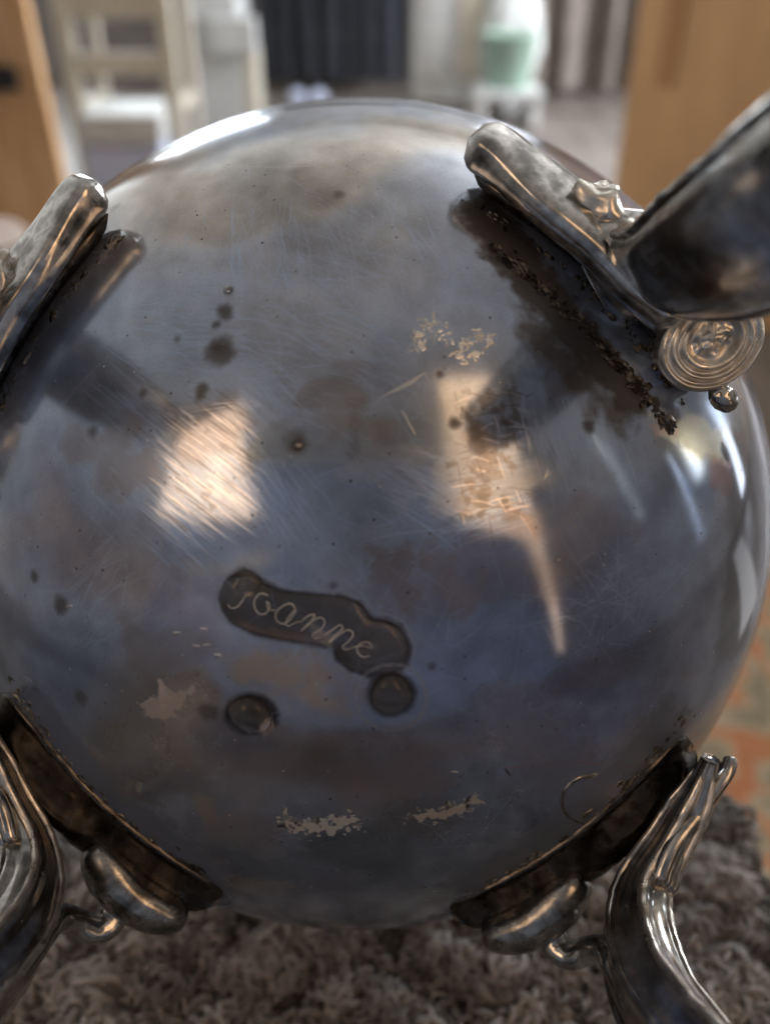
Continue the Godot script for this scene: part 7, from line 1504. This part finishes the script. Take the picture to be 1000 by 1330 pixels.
func bowl() -> void:
	var t := thing("silver_bowl", "tarnished silver footed bowl lying with its scratched engraved base towards the camera", "bowl", BOWL_AT)
	t.basis = bowl_basis
	# body: (radius, height along the axis)
	var prof := []
	for i in 121:
		var th := deg_to_rad(70.0 * i / 120)
		prof.append(Vector2(sin(th), cos(th)) * R)
	for p in [[.0868, .0270], [.0884, .0225], [.0896, .0190], [.0908, .0160], [.0920, .0138], [.0927, .0118], [.0928, .0100], [.0922, .0080], [.0912, .005], [.0908, -.002], [.0895, -.014], [.0865, -.024], [.0850, -.028], [.0846, -.0292], [.0836, -.0288], [.0835, -.026], [.0865, -.013], [.0876, 0.0], [.0868, .012], [.0835, .028], [.0735, .048], [.0565, .0668], [.034, .081], [.012, .0868], [0, .0875]]:
		prof.append(Vector2(p[0], p[1]))
	var dent := fbm(99, 14.0, 2)
	var b := buf()
	var n := 224
	var rows := []
	var uvs := []
	for i in prof.size():
		var ring := PackedVector3Array()
		var ur := PackedVector2Array()
		var s := 90.0 * deg_to_rad(70.0 * mini(i, 120) / 120)
		if i > 120:
			s += (i - 120) * 1.4
		for j in n + 1:
			var a := TAU * (j % n) / n
			var p := Vector3(prof[i].x * cos(a), prof[i].y, -prof[i].x * sin(a))
			if i <= 126:
				p *= 1.0 + .0011 * dent.get_noise_3dv(p)
			ring.append(p)
			ur.append(Vector2(.5 + s * cos(a) / (2 * SHEET), .5 - s * sin(a) / (2 * SHEET)))
		rows.append(ring)
		uvs.append(ur)
	for i in rows.size() - 1:
		for j in n:
			tri(b, rows[i][j], rows[i][j + 1], rows[i + 1][j + 1], uvs[i][j], uvs[i][j + 1], uvs[i + 1][j + 1])
			tri(b, rows[i][j], rows[i + 1][j + 1], rows[i + 1][j], uvs[i][j], uvs[i + 1][j + 1], uvs[i + 1][j])
	var body := part("body", b, paint_bowl(), t)
	# the engraved name, fine bare lines
	var name_st := buf()
	for line in [
		[Vector2(-13.01, -3.05), Vector2(-13.58, -4.20), Vector2(-14.42, -5.29), Vector2(-15.31, -5.50), Vector2(-15.78, -5.01)],
		[Vector2(-9.89, -3.70), Vector2(-11.15, -3.40), Vector2(-12.04, -4.58), Vector2(-11.54, -6.00), Vector2(-10.44, -6.17), Vector2(-9.79, -5.09), Vector2(-10.24, -4.50), Vector2(-9.93, -5.56), Vector2(-9.00, -5.67)],
		[Vector2(-6.14, -5.55), Vector2(-6.69, -4.79), Vector2(-7.77, -4.98), Vector2(-8.91, -6.00), Vector2(-8.77, -7.17), Vector2(-7.66, -7.51), Vector2(-6.65, -6.55), Vector2(-6.11, -5.55), Vector2(-7.15, -6.63), Vector2(-7.59, -7.48), Vector2(-7.17, -7.84), Vector2(-6.01, -7.28), Vector2(-5.35, -7.27)],
		[Vector2(-5.35, -7.20), Vector2(-4.36, -6.39), Vector2(-3.51, -6.24), Vector2(-4.05, -7.25), Vector2(-5.44, -8.48), Vector2(-4.05, -7.25), Vector2(-2.74, -6.63), Vector2(-2.07, -7.23), Vector2(-2.60, -8.24), Vector2(-3.82, -8.99), Vector2(-3.43, -9.53), Vector2(-2.45, -9.25)],
		[Vector2(-2.45, -9.25), Vector2(-0.98, -8.30), Vector2(0.00, -7.69), Vector2(0.39, -8.22), Vector2(-0.82, -9.24), Vector2(-1.42, -10.12), Vector2(-0.17, -9.07), Vector2(1.13, -8.39), Vector2(1.84, -8.90), Vector2(1.45, -9.74), Vector2(0.46, -10.77), Vector2(0.85, -11.21), Vector2(1.76, -10.94)],
		[Vector2(1.76, -10.94), Vector2(3.07, -10.64), Vector2(4.40, -11.06), Vector2(3.88, -10.20), Vector2(2.74, -10.43), Vector2(2.41, -11.46), Vector2(3.22, -12.32), Vector2(4.27, -12.06)]
	]:
		var pts := []
		for s in line:
			pts.append(on_bowl(s, .00002))
		var sp := spline(pts, 6)
		for i in sp.size():
			sp[i] = sp[i].normalized() * (R + .00003)
		round_tube(name_st, sp, .00010, .00006, 6)
	var eng := part("engraved_name", name_st, M.etch, body)
	eng.set_meta("label", "engraved cursive name Joanne in bare silver")
	for k in 1:  # raised crescent that stands in for the curled scroll's reflection
		var cs := buf()
		var cp := []
		for q in [Vector2(43.99, -38.79), Vector2(39.66, -38.13), Vector2(37.15, -40.20), Vector2(37.54, -44.45), Vector2(40.47, -48.88), Vector2(44.94, -52.58)]:
			cp.append(on_bowl(q + Vector2(-.9, .1) * k, -.0001))
		round_tube(cs, spline(cp, 6), [.00050][k], [.0002][k], 10)
		part("crescent_reflection", cs, M.dull, body)
	# legs: polar angle, azimuth (degrees), side of the finger scroll, lean of the leg (mm), look
	leg(t, 42.0, 48.0, 1.0, Vector2(-4, -9), 1)
	leg(t, 46.0, 148.0, -1.0, Vector2(-3, 2), 2)
	leg(t, 44.5, -136.0, 1.0, Vector2(4, 0), 3)
	leg(t, 47.0, -50.0, -1.0, Vector2(-4, 0), 4)


func leg(owner_node: Node3D, th_deg: float, az_deg: float, f: float, lean: Vector2, s: int) -> void:
	var th := deg_to_rad(th_deg)
	var az := deg_to_rad(az_deg)
	var radial := Vector3(cos(az), 0, -sin(az))
	var n := Vector3.UP * cos(th) + radial * sin(th)
	var m := radial * cos(th) - Vector3.UP * sin(th)
	var x := n.cross(m)
	var root := Node3D.new()
	root.name = "leg"
	root.transform = Transform3D(Basis(x, n, m), n * R)
	owner_node.add_child(root, true)
	var mm := .001
	var L := func(a: float, b: float, c: float) -> Vector3: return Vector3(a * f, b, c) * mm
	var bump := fbm(200 + s, .05, 3)
	if s > 2:
		saddle(root, L)
	# mounting bar: finger scroll at +x, volute end at -x
	var bar := buf()
	var path := PackedVector3Array()
	for i in 41:
		var u := 29.5 - (44.0 if s < 3 else 52.5) * i / 40.0
		path.append(L.call(u, (5.0 if s < 3 else 3.4) - u * u / 250.0 + .5 * exp(-pow((u - 24) / 7, 2)), .3 * sin(u * .3)))
	tube(bar, path, func(t: float, a: float) -> Vector2:
		var e := sqrt(clampf(1.0 - pow(maxf(absf(t * 2 - 1) - .84, 0) / .16, 2), 0, 1))
		var w := (1.0 if s < 3 else .62) * lerpf(4.8, 7.0, smoothstep(.1, .5, t)) * lerpf(1, .85, smoothstep(.75, 1.0, t))
		var h := (2.7 if s < 3 else 2.1) + .5 * exp(-pow((t - .07) / .1, 2))
		var pw := .5 if s < 3 else .85
		var ca := cos(a)
		var sa := sin(a)
		return Vector2(signf(ca) * pow(absf(ca), pw) * w, signf(sa) * pow(absf(sa), pw) * h) * mm * maxf(e, .04), 28, Vector3(0, 0, 1))
	if s < 3:
		part("mounting_bar", bar, M.cast, root)
	if s > 2:
		rolled_end(root, L, lean)
	elif s == 1:
		outlying_crust(root, L, bump)
	# recessed web between the bar and the bowl
	var web := buf()
	var wp := PackedVector3Array()
	for i in 25:
		var u := 26.0 - 50.0 * i / 24.0
		wp.append(L.call(u, 1.6 - u * u / 190.0, .4))
	tube(web, wp, func(t: float, a: float) -> Vector2:
		var e := sqrt(clampf(1.0 - pow(absf(t * 2 - 1), 6), 0, 1))
		return Vector2(cos(a) * 3.6, sin(a) * 2.2) * mm * maxf(e, .05), 14, Vector3(0, 0, 1))
	if s < 3:
		part("web", web, M.dark, root)
	# solder crumbs along the joint
	var cr := buf()
	for i in (150 if s < 3 else 300):
		var u := rng.randf_range(-25, 24)
		if bump.get_noise_1d(u * 14.0) < -.12:
			continue
		var z := -3.9 - absf(rng.randfn()) * (.9 if s < 3 else 1.7) - 1.6 * absf(bump.get_noise_1d(u * 9))
		var r := .16 + .5 * pow(rng.randf(), 3)
		bead_ball(cr, L.call(u, -(u * u + z * z) / 180.0, z), Vector3(r * rng.randf_range(.8, 2.2), r * .3, r * rng.randf_range(.8, 1.6)) * mm, 5, .5, bump)
	var crumbs := part("solder_crust", cr, M.crust if s == 1 else M.pale_crust, root)
	crumbs.set_meta("kind", "stuff")
	# leaf boss beside the leg's neck
	var bs := buf()
	bead_ball(bs, L.call(6.8, 7.0, 2.6), Vector3(4.6, 3.1, 4.2) * mm, 14, .6, fbm(300 + s, .014, 3))
	if s < 3:
		part("leaf_boss", bs, M.bright, root)
	if s <= 2:
		volute(root, L, f, bump)
	# bead at the very end of the bar
	var bd := buf()
	bead_ball(bd, L.call(-27.8, 1.0, -3.4), Vector3(2.6, 1.9, 2.2) * mm, 16, .12, bump)
	if s < 3:
		part("bead", bd, M.cast, root)
	# the leg itself: a channelled cabriole
	var lx := lean.x * f
	var keys := [L.call(-1 + lx * .2, 2.5, 1.0), L.call(-2 + lx * .5, 8, 3.0 + lean.y * .4), L.call(-2.5 + lx, 15, 1.5 + lean.y), L.call(-3 + lx * 1.2, 24, -5.5 + lean.y), L.call(-3 + lx * 1.3, 34, -14.5 + lean.y), L.call(-3 + lx * 1.3, 45, -23.0 + lean.y), L.call(-3 + lx * 1.3, 56, -28.0 + lean.y), L.call(-3 + lx * 1.3, 66, -28.0 + lean.y)]
	if s > 2:      # below, the leg springs from the shell end of the mount and bends over
		keys = [L.call(-24, 3.0, -1.5), L.call(-18, 5.2, 2.2), L.call(-10, 7.6, 5.0), L.call(-2, 10.5, 5.5), L.call(3.5, 16, 2.0), L.call(6.0, 24, -5.0), L.call(5.5, 33, -13.5), L.call(2.5, 43, -22.0), L.call(-2.5, 53, -28.0), L.call(-6, 62, -29.0)]
	var lp := spline(keys, 8)
	var shape := func(t: float, a: float) -> Vector2:
		var ca := cos(a)
		var sa := sin(a)
		if s > 2:
			var q := lerpf(1.6, 3.6, smoothstep(0.0, .18, t)) + 2.5 * smoothstep(.16, .55, t) - 1.2 * smoothstep(.8, 1.0, t)
			q *= 1.0 + .075 * cos(a * 6.0 + 1.0) + .03 * cos(a * 11.0)
			return Vector2(ca * q * 1.12, sa * q * .92) * mm
		var w := lerpf(6.6, 9.8, smoothstep(.1, .5, t)) * lerpf(1, .72, smoothstep(.7, 1, t)) * lerpf(1.45, 1, smoothstep(0, .2, t))
		var dish := .10 * exp(-pow(ca / .5, 2)) * (1.0 if sa < 0 else .2)
		return Vector2(signf(ca) * pow(absf(ca), .8) * w, signf(sa) * pow(absf(sa), .85) * w * .84 * (1.0 - dish)) * mm
	var side := Vector3(-1, 0, 0) if s < 3 else Vector3(0, 0, 1)
	var lg := buf()
	tube(lg, lp, shape, 48, side)
	part("shaft", lg, M.cast, root)
	# raised ribs that run down the leg
	for rb in ([[-.42, .5], [-2.7, .62], [2.2, .5]] if s < 3 else [[-.15, .45], [.85, .5], [1.9, .42], [-1.2, .45], [-2.25, .4], [3.0, .5]]):
		var ang: float = rb[0]
		var ribs := buf()
		var rp := PackedVector3Array()
		var sd := side
		for i in lp.size():
			var dir := (lp[mini(i + 1, lp.size() - 1)] - lp[maxi(i - 1, 0)]).normalized()
			sd = (sd - dir * sd.dot(dir)).normalized()
			var o: Vector2 = shape.call(float(i) / (lp.size() - 1), ang)
			if i >= (7 if s < 3 else 3):
				rp.append(lp[i] + sd * o.x + dir.cross(sd) * o.y + Vector3(bump.get_noise_1d(i * 30.0), 0, bump.get_noise_1d(i * 30.0 + 500)) * .0003)
		round_tube(ribs, rp, rb[1] * mm * 1.5, rb[1] * mm * 1.5, 9)
		part("rib", ribs, M.bright if s > 2 and rb[0] > 0 else M.cast, root)
	# shell ridges fanning from the neck to the volute end
	for k in (3 if s < 3 else 4):
		var rd := buf()
		var v := k / 4.0
		var pth := spline([L.call(-3.5, 12.5 + v * 2.5, 1.5 + 3.2 * v), L.call(-9.5, 9.5 + 1.2 * v, 1.0 + 5.5 * v), L.call(-17, 7.4 - v, 2.2 + 8.0 * v), L.call(-24.5 + 3.0 * v, 5.4 - 1.5 * v, 2.5 + 9.0 * v), L.call(-26.8 + 4.5 * v, 3.6 - 1.5 * v, 3.0 + 9.5 * v)], 7)
		round_tube(rd, pth, (2.3 if s < 3 else 1.5) * mm, (1.7 if s < 3 else 1.2) * mm, 12)
		part("shell_ridge", rd, M.cast, root)


# the hollow leaf by which a lower leg is soldered on: a thin lip, a dark trough, a rising back
func saddle(root: Node3D, L: Callable) -> void:
	var prof := spline([Vector3(-5.4, -.6, 0), Vector3(-5.2, .45, 0), Vector3(-4.7, .75, 0), Vector3(-4.1, .5, 0), Vector3(-2.4, .75, 0), Vector3(.2, 2.0, 0), Vector3(2.6, 4.0, 0), Vector3(4.6, 5.2, 0), Vector3(6.2, 4.9, 0), Vector3(7.0, 3.2, 0), Vector3(7.2, .2, 0), Vector3(7.0, -1.2, 0)], 5)
	var b := buf()
	var rows := []
	var wob := fbm(431, .09, 3)
	for i in 61:
		var u := 29.5 - 53.0 * i / 60.0
		var v := absf(i / 30.0 - 1.0)
		var e := sqrt(clampf(1.0 - pow(v, 5), 0, 1))
		var ring := PackedVector3Array()
		for p in prof:
			var w := 1.0 + .05 * wob.get_noise_2d(u * 3.0, p.x * 5.0)
			var z := lerpf(1.0, p.x, maxf(e, .03)) * w
			var y := p.y * maxf(lerpf(.35, 1.0, e), .1) * w
			ring.append(L.call(u, y - (u * u + z * z * .5) / 180.0, z))
		rows.append(ring)
	rows_skin(b, rows)
	cap(b, rows[0])
	cap(b, rows[rows.size() - 1])
	part("saddle", b, M.dark, root)


# the outer end of a lower mount: a lobe that rolls over, and a tendril that hooks back from the leg
func rolled_end(root: Node3D, L: Callable, lean: Vector2) -> void:
	var mm := .001
	var lobe := buf()
	var rollp := spline([L.call(6, 3.2, 4.0), L.call(13, 4.4, 5), L.call(20, 4.0, 5.5), L.call(28, 1.2, 4.5)], 8)
	tube(lobe, rollp, func(t: float, a: float) -> Vector2:
		var e := sqrt(clampf(1.0 - pow(maxf(absf(t * 2 - 1) - .25, 0) / .75, 2), 0, 1))
		return Vector2(cos(a) * 5.6, sin(a) * 4.2) * mm * maxf(e, .05), 24, Vector3(0, 0, 1))
	part("rolled_lobe", lobe, M.dull, root)
	# rolled scroll behind the finger end
	var sc := buf()
	var sp := spline([L.call(8.5, 34, -15), L.call(9.5, 26, -8), L.call(9.5, 19, -1), L.call(10.5, 14.8, 5), L.call(13.5, 12.6, 8.5), L.call(17.2, 11.2, 9.8), L.call(18.6, 8.6, 9.5), L.call(16.6, 6.8, 9), L.call(14.6, 7.8, 9)], 7)
	round_tube(sc, sp, 2.6 * mm, 2.1 * mm, 14)
	part("curled_scroll", sc, M.cast, root)


# black crumbs where a cloth never reached, below the upper right mount
func outlying_crust(root: Node3D, L: Callable, bump: FastNoiseLite) -> void:
	var cr := buf()
	for i in 300:
		var u := rng.randf_range(-25, 15)
		var z := -11.5 - 2.0 * bump.get_noise_1d(u * 12) + rng.randfn() * (.45 + .7 * absf(bump.get_noise_1d(u * 21 + 70)))
		var r := .16 + .42 * pow(rng.randf(), 2)
		bead_ball(cr, L.call(u, -(u * u + z * z) / 180.0, z), Vector3(r * rng.randf_range(.8, 2.4), r * .14, r * rng.randf_range(.8, 2.2)) * .001, 4, .5, bump)
	var o := part("black_crust", cr, M.crust, root)
	o.set_meta("kind", "stuff")


func volute(root: Node3D, L: Callable, f: float, bump: FastNoiseLite) -> void:
	var mm := .001
	# volute: dished disc with rings, facing the middle of the bowl and up
	var face := Vector3(-.12 * f, .68, -.72).normalized()
	var across := Vector3.RIGHT.cross(face).normalized()
	var along := face.cross(across)
	var vc: Vector3 = L.call(-19.5, 6.4, -1.6)
	var vol := Node3D.new()
	vol.name = "volute"
	vol.transform = Transform3D(Basis(along, face, -across).orthonormalized(), vc)
	root.add_child(vol, true)
	var dk := buf()
	var rows := []
	var worn := fbm(411, .09, 3)
	for i in 53:
		var q := minf(i * .2, 8.6)                 # radius, mm; then the flank
		var ring := PackedVector3Array()
		for j in 72:
			var a := TAU * j / 72
			var outer := smoothstep(-.75, .35, -f * cos(a) * .75 + sin(a) * .62)
			var h := .75 - .95 * smoothstep(0.0, 3.6, q) + 1.05 * smoothstep(3.4, 4.6, q) - .05 * maxf(q - 4.6, 0) * maxf(q - 4.6, 0)
			if q > 4.6:
				h += (.42 * cos((q - 4.75) * TAU / 1.6)) * lerpf(.0, 1.0, outer) * smoothstep(4.6, 5.4, q) * (1.0 + .5 * worn.get_noise_2d(cos(a) * 14, sin(a) * 14)) - .42 * smoothstep(4.6, 5.4, q)
			if q < 4.0:
				h += 1.5 * worn.get_noise_2d(q * cos(a) * 3.2, q * sin(a) * 3.2) * (1.0 - q / 4.4)
			h += .12 * worn.get_noise_2d(cos(a) * q * 1.4 + 90, sin(a) * q * 1.4)
			if i > 43:
				h -= (i - 43) * .62
			var far := q * lerpf(.84, 1.0, outer)
			ring.append(Vector3(far * cos(a) * .92, h, far * sin(a) * 1.06) * mm)
		rows.append(ring)
	rows_skin(dk, rows)
	part("coil", dk, M.bright, vol)

# ---------------------------------------------------------------- drops of liquid on the bowl
func drop(called: String, label: String, outline: Array, spine: Array, height: float, group := "", m: Material = null) -> void:
	var mid := Vector2.ZERO
	for p in outline:
		mid += p
	mid /= outline.size()
	var at := bowl_basis * on_bowl(mid) + BOWL_AT
	var t := thing(called, label, "puddle" if called == "liquid_puddle" else "droplet", at, 0.0, group)
	t.basis = bowl_basis
	var c0 := on_bowl(mid)
	var fine := []
	for i in outline.size():            # a smooth closed outline
		var a: Vector2 = outline[(i + outline.size() - 1) % outline.size()]
		var p: Vector2 = outline[i]
		var q: Vector2 = outline[(i + 1) % outline.size()]
		var d: Vector2 = outline[(i + 2) % outline.size()]
		for k in 6:
			fine.append(p.cubic_interpolate(q, a, d, k / 6.0))
	var b := buf()
	var rows := []
	for r in 9:
		var w := sin(PI / 2 * r / 8.0)
		var ring := PackedVector3Array()
		for p in fine:
			var best: Vector2 = spine[0]
			if spine.size() > 1:
				var bd := 1e9
				for i in spine.size() - 1:
					var e := Geometry2D.get_closest_point_to_segment(p, spine[i], spine[i + 1])
					if e.distance_to(p) < bd:
						bd = e.distance_to(p)
						best = e
			var q: Vector2 = p.lerp(best, 1.0 - cos(PI / 2 * r / 8.0) if r < 8 else 1.0)
			ring.append(on_bowl(q, height * w - .00004) - c0)
		rows.append(ring)
	rows_skin(b, rows)
	put("surface", mesh_of(b, m if m else M.water), t)


func liquids() -> void:
	drop("liquid_puddle", "dark clear puddle of liquid lying over the engraved name", [Vector2(-17.00, -4.25), Vector2(-16.25, -1.72), Vector2(-13.84, -0.11), Vector2(-12.33, -0.40), Vector2(-11.02, -1.68), Vector2(-8.23, -2.84), Vector2(-4.00, -3.28), Vector2(-0.13, -3.65), Vector2(2.77, -4.51), Vector2(4.44, -6.64), Vector2(6.32, -7.09), Vector2(8.34, -8.31), Vector2(9.60, -11.06), Vector2(9.13, -13.41), Vector2(7.65, -14.67), Vector2(3.70, -15.13), Vector2(1.24, -14.05), Vector2(-0.47, -12.59), Vector2(-1.11, -11.01), Vector2(-4.10, -10.39), Vector2(-9.04, -9.78), Vector2(-12.70, -8.92), Vector2(-15.31, -7.56), Vector2(-16.77, -5.99)], [Vector2(-14.39, -2.83), Vector2(-13.25, -4.79), Vector2(-8.95, -6.17), Vector2(-4.05, -7.08), Vector2(0.49, -7.89), Vector2(3.71, -10.95), Vector2(6.65, -11.68)], .0013)
	for d in [
		[Vector2(-13.33, -21.78), 3.4, 2.7, -0.5, 0.0021, "large oval drop with bright glints left below the name"],
		[Vector2(7.23, -18.07), 3, 3, 0, 0.002, "round drop on a pale ring, right below the name"],
		[Vector2(-12.98, -2.24), 2.1, 1.8, 0.4, 0.0015, "drop over the first letter of the name"],
		[Vector2(-17.81, 41.97), 0.75, 0.75, 0, 0.0005, "tiny bead above the left window reflection, topmost of the small drops"],
		[Vector2(-5.88, 17.39), 0.8, 0.8, 0, 0.0005, "tiny drop on a dark spot right of the left glare"],
		[Vector2(4.04, -10.95), 1.3, 1.2, 0, 0.0005, "small drop over the last letter of the name"]
	]:
		var o := []
		for i in 14:
			var a := TAU * i / 14.0
			o.append(d[0] + Vector2(cos(a) * d[1] * (1.0 + .06 * sin(a * 3 + d[2])), sin(a) * d[2] * (1.0 + .05 * cos(a * 2 + d[1]))).rotated(d[3]))
		drop("liquid_drop", d[5], o, [d[0]], d[4], "drops of liquid on the bowl's base")
